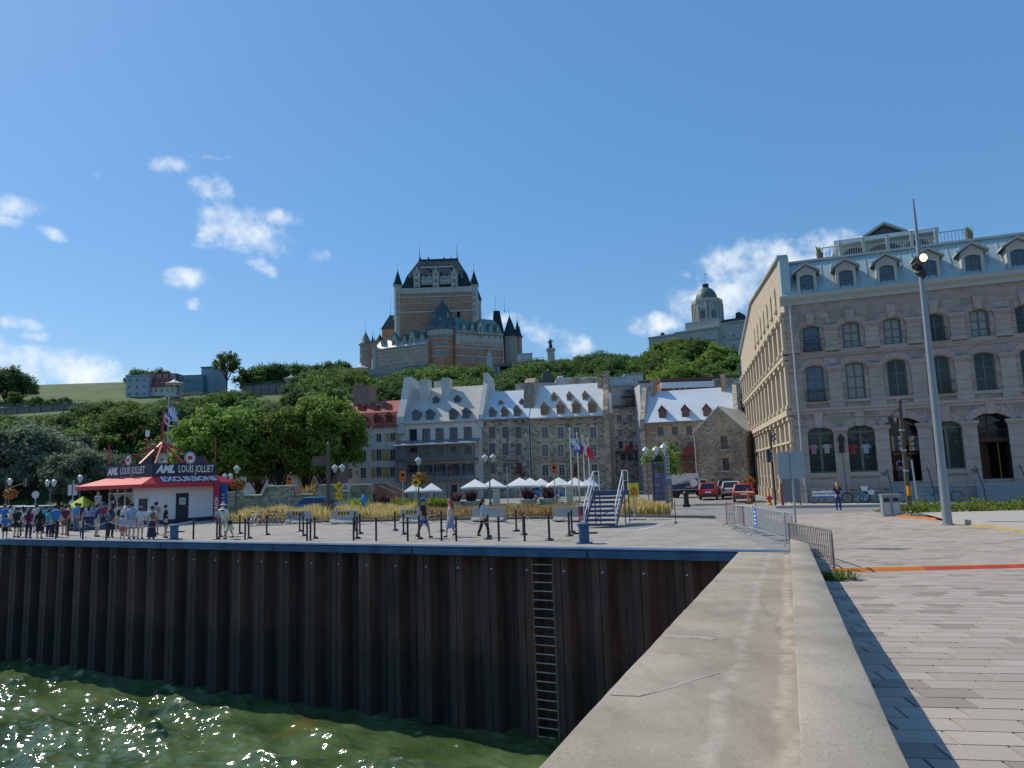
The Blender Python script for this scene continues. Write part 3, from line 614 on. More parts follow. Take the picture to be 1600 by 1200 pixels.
def dormer(parent, base, w, hw, hp, k, wm_, rm, gm, fm=None, name='dormer', nx=2, ny=3, over=.12):
    """base: local point on the roof under the front; k: roof rise per depth"""
    x, y, z = base; y -= .02; t = E2(name, parent)
    yb1 = y+hw/k+.1; yb2 = y+(hw+hp)/k+.15; b = MB()
    ft = .09
    b.quad((x-w/2, y, z-.1), (x-w/2, y, z+hw), (x-w/2, yb1, z+hw), (x-w/2, y+.02, z-.12)); b.quad((x+w/2, y, z-.1), (x+w/2, y, z+hw), (x+w/2, yb1, z+hw), (x+w/2, y+.02, z-.12))
    b.poly([(x-w/2, y, z+hw), (x+w/2, y, z+hw), (x, y, z+hw+hp)])
    r_ = (x-w/2+ft, z+.1, x+w/2-ft, z+hw-.05); bb = MB(); wall_open(bb, x-w/2, x+w/2, z-.1, z+hw, [r_], .06); bb.xf(Matrix.Translation((0, y, 0))); b.add(bb.v, bb.f)
    t2 = b.build(name, wm_, parent)
    q = MB(); o = over; sl = hp/(w/2)
    for s in (-1, 1):
        e = x+s*(w/2+o); ez = z+hw-o*sl
        q.hexa(((e, y-o, ez), (x, y-o, z+hw+hp), (x, yb2, z+hw+hp), (e, yb1+.05, ez), (e, y-o, ez+.06), (x, y-o, z+hw+hp+.06), (x, yb2, z+hw+hp+.06), (e, yb1+.05, ez+.06)))
    q.build('dormer_roof', rm, t2)
    wd = MB(); xa, za, xb, zb = r_; yy = y+.05
    for i in range(nx+1):
        xx = xa+(xb-xa)*i/nx; wd.box(max(xa, xx-.025), min(xb, xx+.025), yy-.02, yy+.02, za, zb)
    for j in range(ny+1):
        zz = za+(zb-za)*j/ny; wd.box(xa, xb, yy-.018, yy+.018, max(za, zz-.022), min(zb, zz+.022))
    wd.build('window_frame', fm or wm_, t2)
    MB().quad((xa, yy+.022, za), (xb, yy+.022, za), (xb, yy+.022, zb), (xa, yy+.022, zb)).build('pane', gm, t2, fix=False)
    return t2
def E2(n, p): return None
def chimney(parent, x0, x1, y0, y1, z0, z1, m, cap=.1, name='chimney'):
    b = MB(); b.box(x0, x1, y0, y1, z0, z1-cap*1.6); b.box(x0-.07, x1+.07, y0-.07, y1+.07, z1-cap*1.6, z1-cap*.5); b.box(x0+.05, x1-.05, y0+.05, y1-.05, z1-cap*.5, z1); return b.build(name, m, parent)
def firewall(parent, x0, x1, dep, ze, zr, yr, m, up=.7, name='gable_wall', yf=-.25, cap=None):
    b = MB(); b.prism([(yf, ze-1.1), (yf, ze+up*.8), (yr-.9, zr+up), (yr+.9, zr+up), (dep, ze+up*.8), (dep, 0), (.3, 0)], x0, x1, 'x'); return b.build(name, m, parent)
def shell(parent, w, dep, ze, ops, m, zr=None, yr=None, name='wall', rev=.2, z0=-.3):
    b = MB(); wall_open(b, 0, w, z0, ze, ops, rev); b.quad((0, dep, z0), (w, dep, z0), (w, dep, ze), (0, dep, ze))
    for x in (0, w):
        pl = [(x, 0, z0), (x, dep, z0), (x, dep, ze)]+([(x, yr, zr)] if zr else [])+[(x, 0, ze)]; b.poly(pl)
    b.quad((0, dep*.3, z0), (w, dep*.3, z0), (w, dep*.3, ze), (0, dep*.3, ze))       # dark rooms stop here
    return b.build(name, m, parent)
stone_grey = rubble('rubble_grey', (.15, .135, .12), (.44, .41, .365), (.39, .37, .335), 2.5)
stone_brown = rubble('rubble_brown', (.15, .125, .10), (.44, .38, .30), (.36, .32, .26), 2.3)
stone_dark = rubble('rubble_dark', (.07, .065, .06), (.38, .36, .32), (.42, .395, .355), 1.9)
stone_tan = rubble('rubble_tan', (.16, .132, .11), (.37, .315, .255), (.32, .28, .23), 3.2)
cream = mat('cream_render', (.66, .60, .49), .9, .10, .6, .2, col2=(.75, .69, .57)); greyrend = mat('grey_render', (.61, .555, .48), .9, .12, .5, .2, col2=(.70, .65, .57))
trim = mat('stone_trim', (.42, .40, .36), .85, .08); dkwood = mat('dark_window_wood', (.05, .048, .05), .6, .1); bluewood = mat('navy_window_wood', (.035, .05, .085), .5, .1)
redroof = mat('red_sheet_roof', (.24, .045, .035), .55, .2, .8, .2, col2=(.32, .075, .055)); shingle = mat('grey_shingle', (.50, .46, .40), .9, .16, 3, .5, bscale=14, stretch=(1, 1, 1.6))
tin = mat('pale_tin_roof', (.58, .66, .70), .4, .08, .5, .1, metal=.15, bscale=6); tin2 = mat('white_tin_roof', (.68, .70, .68), .42, .08, .5, .1, metal=.12, bscale=6)
ochre = mat('ochre_shutter', (.42, .27, .10), .7, .15, 4, orand=.08); redwood = mat('dark_red_wood', (.15, .035, .035), .65, .15, 3); dormwood = mat('orange_brown_wood', (.36, .19, .08), .7, .15, 4)
pane_grey = glass('grey_pane', (.13, .13, .13), .2, .5); pane_blue = glass('blue_pane', (.03, .06, .12), .05, 1.0)
YROW = lambda px: 97.5-(px-628)*(97.5-92.5)/320
# ---- house with red roof
f = Fac(520, YROW(520), 626, YROW(626)); H = E('old_house', 'pale rendered old house with red mansard roof and ochre shutters beside the trees', 'house', f.o, f.rz)
ze = f.L(600, 666)[1]; zm = f.L(600, 643)[1]; zt = f.L(600, 620)[1]
wr = [f.rect(567.5, 685, 8.4, 12.5), f.rect(591.5, 684.5, 8.4, 12.5), f.rect(613.5, 683, 8.4, 12.5), f.rect(567.5, 712.5, 8.4, 17), f.rect(591.5, 711, 8.4, 17), f.rect(613.5, 711, 8.4, 17),
      f.rect(545.5, 740, 8.4, 15.5), f.rect(567.5, 739, 8.4, 15.5), f.rect(591.5, 738, 8.4, 15.5), f.rect(613.5, 738, 8.4, 15.5)]
shell(H, f.w, 10, ze, wr, greyrend)
for i, r_ in enumerate(wr):
    window(H, r_, 2, 4, mat('cream_frame', (.5, .46, .36), .6), GLASS()); surround(H, r_, trim, .09, .02)
    if i in (2, 4, 5, 8, 9):
        ww = (r_[2]-r_[0])*.72
        for xa in (r_[0]-.1-ww, r_[2]+.1): MB().box(xa, xa+ww, -.07, -.022, r_[1]-.02, r_[3]+.02).build('shutter', ochre, H)
km = 3.0
b = MB(); b.prism([(-.35, ze-.1), (-.3, ze+.05), (.75, zm), (5, zt), (9.25, zm), (10.3, ze)], 0, f.w, 'x'); b.build('roof', redroof, H)
MB().box(0, f.w, -.42, -.31, ze-.12, ze+.04).build('gutter', redroof, H)
for px, py in ((566.5, 663), (589, 662), (608, 660)):
    q = f.slope(px, py, ze, -.3, zm, .75); dormer(H, q, .95, 1.0, .42, (zm-ze)/1.05, redroof, redroof, GLASS(), redroof)
for px, py in ((563, 640.5), (585, 640), (603.5, 639)):
    q = f.slope(px, py, zm, .75, zt, 5); dormer(H, q, .75, .62, .3, (zt-zm)/4.25, redroof, redroof, GLASS(), redroof)
chimney(H, *sorted((f.L(536, 620)[0], f.L(562, 620)[0])), 3.6, 6.4, zm, f.L(548, 607)[1]+.9, mat('brown_chimney', (.20, .15, .115), .9, .15, 2))
for px in (579, 602): MB().beam((f.L(px, 690)[0], -.05, f.L(px, 694)[1]), (f.L(px+1, 690)[0], -.05, f.L(px, 698)[1]), .05).build('wall_anchor', BLACK(), H)
# ---- cream house with galleries
f = Fac(627, YROW(627), 754, YROW(754)); H = E('old_house', 'cream rendered house with grey shingle roof and two tiers of dark wooden galleries', 'house', f.o, f.rz); HC = f
ze = f.L(690, 658.5)[1]; yr = 5.2; zr = ze+9.6
for k in range(30):                         # ridge height so that the ridge shows at y 604
    _, z_ = f.L(700, 605, yr); zr = z_
top = [f.rect(645.5, 680, 11, 17), f.rect(666, 679.5, 11, 17), f.rect(687, 678.5, 11, 17), f.rect(709, 677.5, 11, 17), f.rect(731, 676.5, 11, 16.5)]
gal1 = [f.rect(645.5, 704, 13, 11), f.rect(666, 704, 10, 14), f.rect(687, 704, 11, 13), f.rect(709, 703.5, 12, 12), f.rect(731, 703, 12, 14)]
gal2 = [f.rect(643, 735, 11, 16), f.rect(666, 734, 11, 16), f.rect(687, 734, 10, 18), f.rect(709, 734, 11, 19), f.rect(732, 733, 10, 18)]
bas = [f.rect(665.5, 764, 8.5, 4), f.rect(687, 764, 8.5, 4), f.rect(709.5, 763.5, 10, 12)]
shell(H, f.w, 10, ze, top+gal1+gal2+bas, cream)
for r_ in top: window(H, r_, 2, 4, bluewood, GLASS()); surround(H, r_, mat('blue_grey_trim', (.16, .18, .21), .7), .1, .02)
for r_ in gal1+gal2: window(H, r_, 4, 4, mat('pale_blue_frame', (.34, .38, .44), .6), GLASS(), mw=.025)
for r_ in gal2:
    ww = (r_[2]-r_[0])*.55
    for xa in (r_[0]-ww-.02, r_[2]+.02): MB().box(xa, xa+ww, -.06, -.012, r_[1], r_[3]).build('shutter', bluewood, H)
for r_ in bas[:2]: window(H, r_, 3, 1, dkwood, GLASS())
MB().box(bas[2][0], bas[2][2], .1, .16, bas[2][1], bas[2][3]).build('door', bluewood, H)
gable_roof(H, f.w, 10.4, ze, zr, yr, shingle, .35); kk = (zr-ze)/(yr+.35)
for px, py in ((650, 657), (671.5, 656), (707.5, 655), (728, 654)): dormer(H, f.slope(px, py, ze, -.35, zr, yr), 1.0, 1.05, .42, kk, mat('slate_blue_wood', (.09, .11, .14), .7), mat('slate_blue_roof', (.11, .125, .15), .6), GLASS(), bluewood)
for px, py in ((681, 630), (714.5, 629)): dormer(H, f.slope(px, py, ze, -.35, zr, yr), .8, .62, .4, kk, mat('slate_blue_wood', (0, 0, 0)), mat('slate_blue_roof', (0, 0, 0)), GLASS(), bluewood)
pw = mat('pale_chimney_render', (.50, .51, .47), .9, .08, .8)
zl = f.L(634, 591, 4)[1]
b = MB(); b.prism([(-.35, ze-1.4), (-.35, ze+.9), (1.4, ze+3.4), (2.9, zl), (6.6, zl-.2), (10.2, ze+.8), (10.2, 0), (.1, 0), (.1, ze-1.6)], -.45, .55, 'x'); b.build('gable_wall', pw, H)
zl2 = f.L(755, 584, 4.4)[1]; xr = f.w
b = MB(); b.prism([(-.35, ze-1.0), (-.35, ze+.6), (3.4, zr+.2), (3.4, zl2), (7.6, zl2-.4), (10.2, ze+.6), (10.2, 0), (.1, 0), (.1, ze-1.2)], xr-.35, xr+.3, 'x'); b.build('gable_wall', pw, H)
for a, c, yt, y0, y1 in ((659, 672, 593, 3.2, 4.8), (672.5, 686, 596, 5.8, 7.2), (691.5, 704, 591, 3.4, 5.0)):
    xa, xb = f.L(a, 605, 4)[0], f.L(c, 605, 4)[0]; chimney(H, xa, xb, y0, y1, ze+3, f.L(a, yt, y0)[1], pw, .12)
# galleries: floors, posts, rails, roof
gd = 2.2; gw = mat('gallery_wood', (.115, .115, .125), .7, .2, 3); ga = -gd
x0g, x1g = f.L(628, 690)[0]-.15, f.L(747, 690)[0]
zg = f.L(690, 695, ga)[1]; zf1 = f.L(690, 717, ga)[1]; zf2 = f.L(690, 749, ga)[1]; zrt = f.L(690, 688)[1]
b = MB(); b.hexa([(x0g-.3, ga-.3, zg), (x1g+.3, ga-.3, zg), (x1g+.3, 0, zrt), (x0g-.3, 0, zrt), (x0g-.3, ga-.3, zg+.14), (x1g+.3, ga-.3, zg+.14), (x1g+.3, 0, zrt+.14), (x0g-.3, 0, zrt+.14)]); b.build('gallery_roof', mat('gallery_tin', (.17, .19, .22), .5, .1, 1, metal=.3), H)
for z in (zf1, zf2): MB().box(x0g, x1g, ga, -.01, z-.22, z).build('gallery_floor', gw, H)
MB().box(x0g, x0g+1.4, ga, ga+.06, zf2, zg).build('gallery_screen', gw, H); MB().box(x0g, x0g+.08, ga+.07, -.03, zf2, zg-.1).build('gallery_screen', gw, H)
npst = 6; xs_ = [x0g+1.45+(x1g-x0g-1.55)*i/(npst-1) for i in range(npst)]
for x in xs_:
    MB().box(x-.08, x+.08, ga-.02, ga+.14, 0, zg).build('gallery_post', gw, H)
    for z in (zg, zf1-.22):
        bb = MB()
        for s in (-1, 1): bb.beam((x+s*.08, ga+.06, z-.75), (x+s*.7, ga+.06, z-.12), .09)
        bb.build('gallery_brace', gw, H)
for zf in (zf1, zf2):
    b = MB(); b.box(x0g, x1g, ga+.02, ga+.1, zf+.92, zf+1.0); b.box(x0g, x1g, ga+.02, ga+.1, zf+.12, zf+.18)
    n = int((x1g-x0g)/.2)
    for i in range(n): xx = x0g+(x1g-x0g)*i/n; b.box(xx, xx+.07, ga+.04, ga+.08, zf+.18, zf+.92)
    b.build('gallery_railing', gw, H)
# ---- two rubble stone houses with tin roofs
f = Fac(755, YROW(755), 829, YROW(829)); H = E('old_house', 'grey rubble stone house with pale blue tin roof next to the cream gallery house', 'house', f.o, f.rz)
ze = f.L(790, 654)[1]; yr = 5.0; zr = f.L(790, 611, yr)[1]
wr = [f.rect(x, y, 10, h) for y, h in ((676, 16.5), (702, 18)) for x in (769, 790, 810)]+[f.rect(769.5, 731, 10, 16), f.rect(791, 731, 9.5, 15.5)]; dr = f.rect(811, 730, 9.5, 14)
dr = (dr[0], dr[1]-.2, dr[2], dr[3]); shell(H, f.w, 10, ze, wr+[dr], stone_dark)
for r_ in wr: window(H, r_, 2, 3, dkwood, pane_grey); surround(H, r_, mat('grey_trim', (.30, .29, .275), .8), .1, .02)
MB().box(dr[0], dr[2], .12, .17, dr[1], dr[3]).build('door', mat('dark_red_door', (.08, .03, .03), .6), H)
bal = MB(); bal.box(dr[0]-.35, dr[2]+.35, -.9, 0, dr[1]-.12, dr[1])
for i in range(9): xx = dr[0]-.33+(dr[2]-dr[0]+.66)*i/8; bal.box(xx-.02, xx+.02, -.88, -.84, dr[1], dr[1]+.8)
bal.box(dr[0]-.35, dr[2]+.35, -.9, -.83, dr[1]+.76, dr[1]+.82); bal.beam((dr[0]-.3, -.86, dr[1]+.05), (dr[2]+.3, -.86, dr[1]+.75), .05); bal.beam((dr[0]-.3, -.86, dr[1]+.75), (dr[2]+.3, -.86, dr[1]+.05), .05); bal.build('balcony', redwood, H)
gable_roof(H, f.w, 10.2, ze, zr, yr, tin, .35); kk = (zr-ze)/(yr+.35)
gw_ = mat('grey_brown_wood', (.17, .13, .11), .75, .15, 3)
for px, py in ((769, 651.5), (788, 651), (807.5, 650)): dormer(H, f.slope(px, py, ze, -.35, zr, yr), .85, .95, .5, kk, gw_, tin, pane_grey, gw_)
for px, py in ((782.5, 632), (815.5, 631)): dormer(H, f.slope(px, py, ze, -.35, zr, yr), .62, .35, .38, kk, gw_, tin, pane_grey, gw_, nx=1, ny=1)
MB().box(0, f.w, -.5, -.36, ze-.2, ze-.03).build('gutter', mat('gutter_grey', (.16, .17, .18), .5), H)
MB().tube((f.w-.1, -.1, 0), (f.w-.1, -.1, ze-.3), .07).build('downpipe', mat('pipe_grey', (.34, .35, .35), .5), H)
f = Fac(830, YROW(830), 946, YROW(946)); H = E('old_house', 'brownish rubble stone house with white tin roof and orange wooden dormers behind the flagpoles', 'house', f.o, f.rz); HD = f
ze = f.L(885, 650.5)[1]; yr = 5.4; zr = f.L(885, 601, yr)[1]
wr = [f.rect(x, y, 11, h) for y, h in ((676, 17), (704, 18)) for x in (851.5, 876, 901, 927)]+[f.rect(852, 735, 10.5, 17), f.rect(878, 734.5, 10, 17), f.rect(929, 734, 10, 17)]; dr = f.rect(901, 733.5, 9, 16)
shell(H, f.w, 11, ze, wr+[dr], stone_brown)
for i, r_ in enumerate(wr): window(H, r_, 2, 4, mat('bone_frame', (.36, .34, .30), .6), pane_grey if i < 4 else GLASS(), mw=.03); surround(H, r_, mat('bone_trim', (.40, .375, .335), .8), .16, .03)
MB().box(dr[0], dr[2], .12, .17, dr[1], dr[3]).build('door', mat('dark_red_door', (0, 0, 0)), H)
bal = MB(); bal.box(dr[0]-.3, dr[2]+.3, -.7, 0, dr[1]-.12, dr[1]); bal.box(dr[0]-.3, dr[2]+.3, -.7, -.64, dr[1]+.7, dr[1]+.76)
for i in range(9): xx = dr[0]-.28+(dr[2]-dr[0]+.56)*i/8; bal.box(xx-.02, xx+.02, -.69, -.65, dr[1], dr[1]+.7)
bal.build('balcony', redwood, H)
gable_roof(H, f.w, 11.2, ze, zr, yr, tin2, .35); kk = (zr-ze)/(yr+.35)
for px, py in ((851, 648), (876, 646.5), (900.5, 645.5), (925.5, 644.5)): dormer(H, f.slope(px, py, ze, -.35, zr, yr), 1.05, 1.15, .6, kk, dormwood, tin2, pane_grey, dormwood)
for px, py in ((866, 626.5), (890, 625.5), (914.5, 624.5)): dormer(H, f.slope(px, py, ze, -.35, zr, yr), .72, .75, .5, kk, dormwood, tin2, pane_grey, dormwood, nx=1, ny=2)
MB().box(0, f.w, -.5, -.36, ze-.2, ze-.03).build('gutter', mat('gutter_pale', (.38, .40, .40), .5), H)
zc = f.L(832, 590, 4)[1]; b = MB(); b.prism([(1.2, ze+1), (2.7, zc-.8), (4.6, zc), (6.6, zc), (7.2, zr), (10, ze)], -1.05, .35, 'x'); b.build('chimney_wall', stone_tan, H)
zc2 = f.L(946, 586, 4.4)[1]; b = MB(); b.prism([(-.3, 0), (-.3, ze+.6), (2.2, ze+3.4), (3.2, zc2-.3), (3.2, zc2), (7.6, zc2), (8, zr), (11, ze), (11, 0)], f.w, f.w+.7, 'x'); b.build('gable_wall', stone_brown, H)
for s in (0, 1): chimney(H, f.w+.02-.9*s, f.w+.75-.9*s, 3.4+s, 4.9+s, zr-1, zc2+.4-.15*s, stone_brown, .1)
MB().box(f.w+.72, f.w+1.1, 1.0, 1.5, ze+.2, ze+2.9).build('chimney_flashing', WHITE(), H)
for px in (789+70-2, 880): 
    pass
MB().tube((.15, -.1, 0), (.15, -.1, ze-.3), .07).build('downpipe', mat('pipe_grey', (0, 0, 0)), H)
# low buildings behind the row
def simple_block(name, label, pxa, pxb, pytop, Y, dep, m, roofm, cat='building', wins=(), extra=None, fm=None, gm=None, nx=2, ny=2, cap=.35):
    f = Fac(pxa, Y, pxb, Y); H = E(name, label, cat, f.o, f.rz); zt = f.L((pxa+pxb)/2, pytop)[1]
    wr = [f.rect(*w) for w in wins]; g0 = min(0, terrain_z(f.o.x, f.o.y)-3); shell(H, f.w, dep, zt, wr, m, z0=-.3)
    for r_ in wr: window(H, r_, nx, ny, fm or WHITE(), gm or GLASS())
    MB().box(-.12, f.w+.12, -.12, dep+.12, zt, zt+cap).build('roof', roofm, H); return f, H, zt
bluegr = mat('blue_grey_sheet', (.20, .26, .30), .5, .1, 1, metal=.3); dkslate = mat('dark_slate', (.055, .06, .065), .7, .15)
f, H, zt = simple_block('rear_house', 'low grey building with white windows rising behind the tin roofs', 810, 875, 602, 112, 9, stone_grey, bluegr, wins=[(836, 606, 10, 6)])
MB().prism([(f.L(846, 590)[0], zt), (f.L(866, 590)[0], zt), (f.L(863, 576)[0], f.L(855, 576)[1]), (f.L(850, 576)[0], f.L(855, 576)[1])], 3, 6, 'y').build('roof_turret', dkslate, H)
f, H, zt = simple_block('rear_house', 'pale flat-roofed building with dark chimneys behind the white tin roof', 876, 948, 594, 116, 9, greyrend, mat('pale_roofing', (.5, .52, .5), .7), cap=.5)
for a, c in ((893, 904), (917, 929)): chimney(H, f.L(a, 590)[0], f.L(c, 590)[0], -1.2, .3, zt-2, f.L(a, 592)[1], stone_tan)
MB().box(f.L(872, 590)[0], f.L(880, 590)[0], 0, 2, zt, f.L(875, 590)[1]+.3).build('roof_box', WHITE(), H)
# ---- dark stone building with balconies
f = Fac(957, 113, 1010, 113); H = E('apartment_house', 'grey stone house with iron balconies above and blue shopfront below', 'house', f.o, f.rz)
zt = f.L(985, 602)[1]; zs = f.L(985, 634)[1]
wr = [f.rect(x, 655, 8.5, 12) for x in (968, 984, 999.5)]+[f.rect(x, 677, 7, 11) for x in (969, 985, 1001)]+[f.rect(x, 695, 7, 11) for x in (970, 986.5, 1002)]
shop = [f.rect(x, 714, 9, 11) for x in (974, 985, 996)]+[f.rect(1005, 714, 7, 10)]
shell(H, f.w, 9, zs, wr+shop, stone_dark); 
for r_ in wr: window(H, r_, 2, 3, dkwood, pane_blue); surround(H, r_, mat('grey_trim', (0, 0, 0)), .1, .02)
for r_ in shop: window(H, r_, 1, 1, dkwood, pane_blue)
up = [f.rect(986, 612, 18, 8), f.rect(988, 628, 18, 7)]
b = MB(); wall_open(b, 0, f.w, zs, zt, up, .2); b.box(0, f.w, .5, 9, zs, zt-.01); b.xf(Matrix.Translation((0, .8, 0))); b.build('upper_wall', mat('upper_grey', (.27, .27, .255), .9, .1), H)
for r_ in up: 
    w_ = window(H, r_, 4, 2, dkwood, pane_blue, y=.93)
for z in (f.L(985, 619)[1], f.L(985, 633)[1]):
    bb = MB(); xa, xb = f.L(971, 620)[0], f.L(1004, 620)[0]; bb.box(xa, xb, -.7, .8, z-.12, z); bb.box(xa, xb, -.7, -.65, z+.9, z+.96)
    for i in range(24): xx = xa+(xb-xa)*i/23; bb.box(xx-.015, xx+.015, -.69, -.66, z, z+.9)
    bb.build('balcony', BLACK(), H)
MB().box(-.2, f.w+.2, -.25, 9, zs-.25, zs+.05).build('cornice', dkslate, H); MB().box(-.1, f.w+.1, .5, 10, zt, zt+.4).build('roof', bluegr, H)
MB().box(.2, f.w-.2, -.5, 0, f.L(985, 706)[1], f.L(985, 704)[1]).build('shop_fascia', dkslate, H)
lf = MB(); c = Vector((f.L(981, 700)[0], -.1, f.L(981, 700)[1])); n = 22
lf.poly([(c.x+.62*math.sin(2*math.pi*i/n)*(1 if i % 2 == 0 else .55), -.2, c.z+.62*math.cos(2*math.pi*i/n)*(1 if i % 2 == 0 else .55)) for i in range(n)]); lf.build('red_leaf_emblem', mat('sign_red', (.55, .02, .03), .5), H)
# modern roof boxes behind
simple_block('rear_house', 'grey rooftop block with pale green corner behind the balcony house', 955, 985, 592, 121, 6, mat('pale_grey_panel', (.40, .42, .42), .7), mat('green_copper', (.22, .36, .33), .6))
simple_block('rear_house', 'small beige house with two windows above the balcony house', 984, 1012, 586, 128, 6, greyrend, bluegr, wins=[(991, 594, 4, 6), (997, 594, 4, 6)])
simple_block('rear_house', 'grey stone block with wide dark opening behind the tin roof', 1006, 1036, 598, 108, 6, mat('pale_grey_panel', (0, 0, 0)), dkslate, wins=[(1022, 608, 16, 8)])
f, H, zt = simple_block('brick_building', 'red brick building with white cornice rising behind the blue tin roof', 1040, 1122, 594, 104, 8, mat('red_brick', (.20, .075, .055), .9, .15, 4), mat('dark_red_roof', (.11, .05, .045), .8), wins=[(1053, 609, 4, 4), (1062, 609, 4, 4), (1071, 609, 4, 4), (1090, 609, 4, 4), (1101, 609, 4, 4)])
MB().box(-.1, f.w+.1, -.35, -.01, zt-1.1, zt-.25).build('cornice', WHITE(), H)
simple_block('stone_house', 'grey stone house end with steep chimneys behind the gable house', 1124, 1172, 590, 106, 8, stone_grey, dkslate)
# ---- stone house with blue tin roof, red porch
f = Fac(1010, 86, 1152, 83); H = E('old_house', 'grey stone house with pale blue tin roof, dark red dormers and red porch', 'house', f.o, f.rz)
ze = f.L(1070, 657.5)[1]; yr = 5.2; zr = f.L(1070, 609, yr)[1]
wr = [f.rect(1032, 674, 10, 13), f.rect(1054.5, 673.5, 10, 13.5), f.rect(1077, 673, 10, 13.5), f.rect(1033, 699, 10, 14), f.rect(1056, 698.5, 10, 14.5), f.rect(1078.5, 698, 10, 15.5)]
shell(H, f.w, 10, ze, wr, stone_tan)
for r_ in wr: window(H, r_, 4, 4, mat('brown_frame', (.13, .085, .07), .6), GLASS(), mw=.03); surround(H, r_, mat('grey_trim', (0, 0, 0)), .1, .02)
gable_roof(H, f.w, 10.2, ze, zr, yr, tin, .35); kk = (zr-ze)/(yr+.35)
for px, py in ((1035, 652.5), (1071, 651), (1104.5, 650)): dormer(H, f.slope(px, py, ze, -.35, zr, yr), .8, .95, .5, kk, redwood, mat('slate_blue_roof', (0, 0, 0)), pane_grey, redwood)
MB().box(0, f.w, -.5, -.36, ze-.2, ze-.03).build('gutter', mat('gutter_grey', (0, 0, 0)), H)
for x, w_ in ((-.5, .55), (f.w, .5)): firewall(H, x, x+w_, 10, ze, zr, yr, stone_grey, .5)
for px in (1014, 1130): chimney(H, f.L(px-4, 605)[0], f.L(px+4, 605)[0], 4.4, 5.9, zr-1, zr+1.6, stone_tan)
xa, xb = f.L(1064, 720)[0], f.L(1090, 720)[0]; zp = f.L(1075, 712, -2)[1]; zq = f.L(1075, 707, -2)[1]; zf = f.L(1075, 738, -2)[1]
b = MB(); b.prism([(xa-.2, zp), (xb+.1, zp), (xb+.1, zp+1.0), (xb-.4, zp+1.2), (xa-.2, zp+.5)], -2.6, 0, 'y'); b.build('porch_roof', redwood, H)
b = MB(); b.box(xa, xb, -2.4, 0, zf-.2, zf); b.box(xa, xb, -2.4, -2.32, zf+.8, zf+.9); 
for i in range(14): xx = xa+(xb-xa)*i/13; b.box(xx-.03, xx+.03, -2.39, -2.33, zf, zf+.8)
for x in (xa, xb-.16): b.box(x, x+.16, -2.42, -2.26, 0, zp)
b.beam((xa+.1, -2.34, zp-.7), (xa+.7, -2.34, zp-.05), .1); b.build('porch', redwood, H)
MB().box(xa+.3, xb-.1, .01, .05, zf, zp-.1).build('porch_doorway', BLACK(), H)
# ---- gable-end stone house
f = Fac(1086, 77.5, 1168, 74.5); H = E('old_house', 'small tan stone house showing its plain gable end with two dark windows', 'house', f.o, f.rz)
xp, zp = f.L(1122, 636); xl, zl = f.L(1087, 676); xr, zr2 = f.L(1166, 676)
wr = [f.rect(1131.5, 692, 11.5, 20), f.rect(1134, 725.5, 11.5, 19)]; gar = f.rect(1136, 752, 17, 9)
b = MB(); wall_open(b, 0, f.w, -.3, zl, wr+[gar], .2); b.poly([(0, 0, zl), (f.w, 0, zl), (xp, 0, zp)]); b.quad((0, 0, -.3), (0, 9, -.3), (0, 9, zl), (0, 0, zl)); b.quad((f.w, 0, -.3), (f.w, 9, -.3), (f.w, 9, zl), (f.w, 0, zl)); b.quad((0, 2, -.3), (f.w, 2, -.3), (f.w, 2, zl), (0, 2, zl)); b.build('gable_wall', stone_tan, H)
for r_ in wr: window(H, r_, 4, 5, mat('brown_frame', (0, 0, 0)), GLASS(), mw=.03); MB().box(r_[0]-.1, r_[2]+.1, -.08, .02, r_[1]-.14, r_[1]).build('sill', trim, H)
MB().box(gar[0], gar[2], .1, .15, gar[1], gar[3]).build('garage_door', redwood, H)
q = MB()
for (xa, za), s in (((-.1, zl-.12), 1), ((f.w+.1, zl-.12), -1)): q.hexa(((xa, -.05, za), (xp, -.05, zp), (xp, 9, zp), (xa, 9, za), (xa, -.05, za+.14), (xp, -.05, zp+.14), (xp, 9, zp+.14), (xa, 9, za+.14)))
q.build('roof', tin2, H)
MB().box(*sorted((f.L(1096, 736)[0], f.L(1103, 736)[0])), -.05, -.01, f.L(1100, 739)[1], f.L(1100, 734)[1]).build('wall_plaque', mat('grey_plaque', (.3, .31, .3), .5), H)
MB().tube((.15, -.1, 0), (.15, -.1, zl-.3), .06).build('downpipe', mat('pipe_grey', (0, 0, 0)), H)
# ---- left: rendered building and stone gable behind the park trees
f, H, zt = simple_block('garden_house', 'long pale rendered building with dark doors behind the park trees', 372, 490, 700, 104, 8, greyrend, redroof, wins=[(392, 745, 14, 18), (424, 746, 10, 20), (440, 744, 8, 18)], fm=bluewood)
gable_roof(H, f.w, 8, zt, zt+4, 4, redroof, .4)
f = Fac(465, 101, 500, 101); H = E('stone_gable', 'rough tan stone gable wall behind the park trees', 'house', f.o, f.rz)
xp, zp = f.L(494, 688); MB().prism([(0, -.3), (f.w, -.3), (f.w, f.L(500, 690)[1]), (xp, zp), (f.L(478, 720)[0], f.L(478, 722)[1]), (0, f.L(465, 730)[1])], 0, 4, 'y').build('wall', rubble('rubble_cream', (.20, .17, .12), (.46, .42, .33), (.36, .33, .27), 2.4), H)
f = Fac(497, 92, 530, 92); H = E('garden_shed', 'plain grey-brown lean-to block beside the pale house with red roof', 'building', f.o, f.rz)
b = MB(); b.box(0, f.w, 0, 5, 0, f.L(512, 719)[1]); b.build('wall', mat('mauve_render', (.25, .21, .19), .9, .08), H); MB().box(-.1, f.w+.1, -.1, 5.1, f.L(512, 719)[1], f.L(512, 717.5)[1]).build('roof', mat('dark_slate', (0, 0, 0)), H)
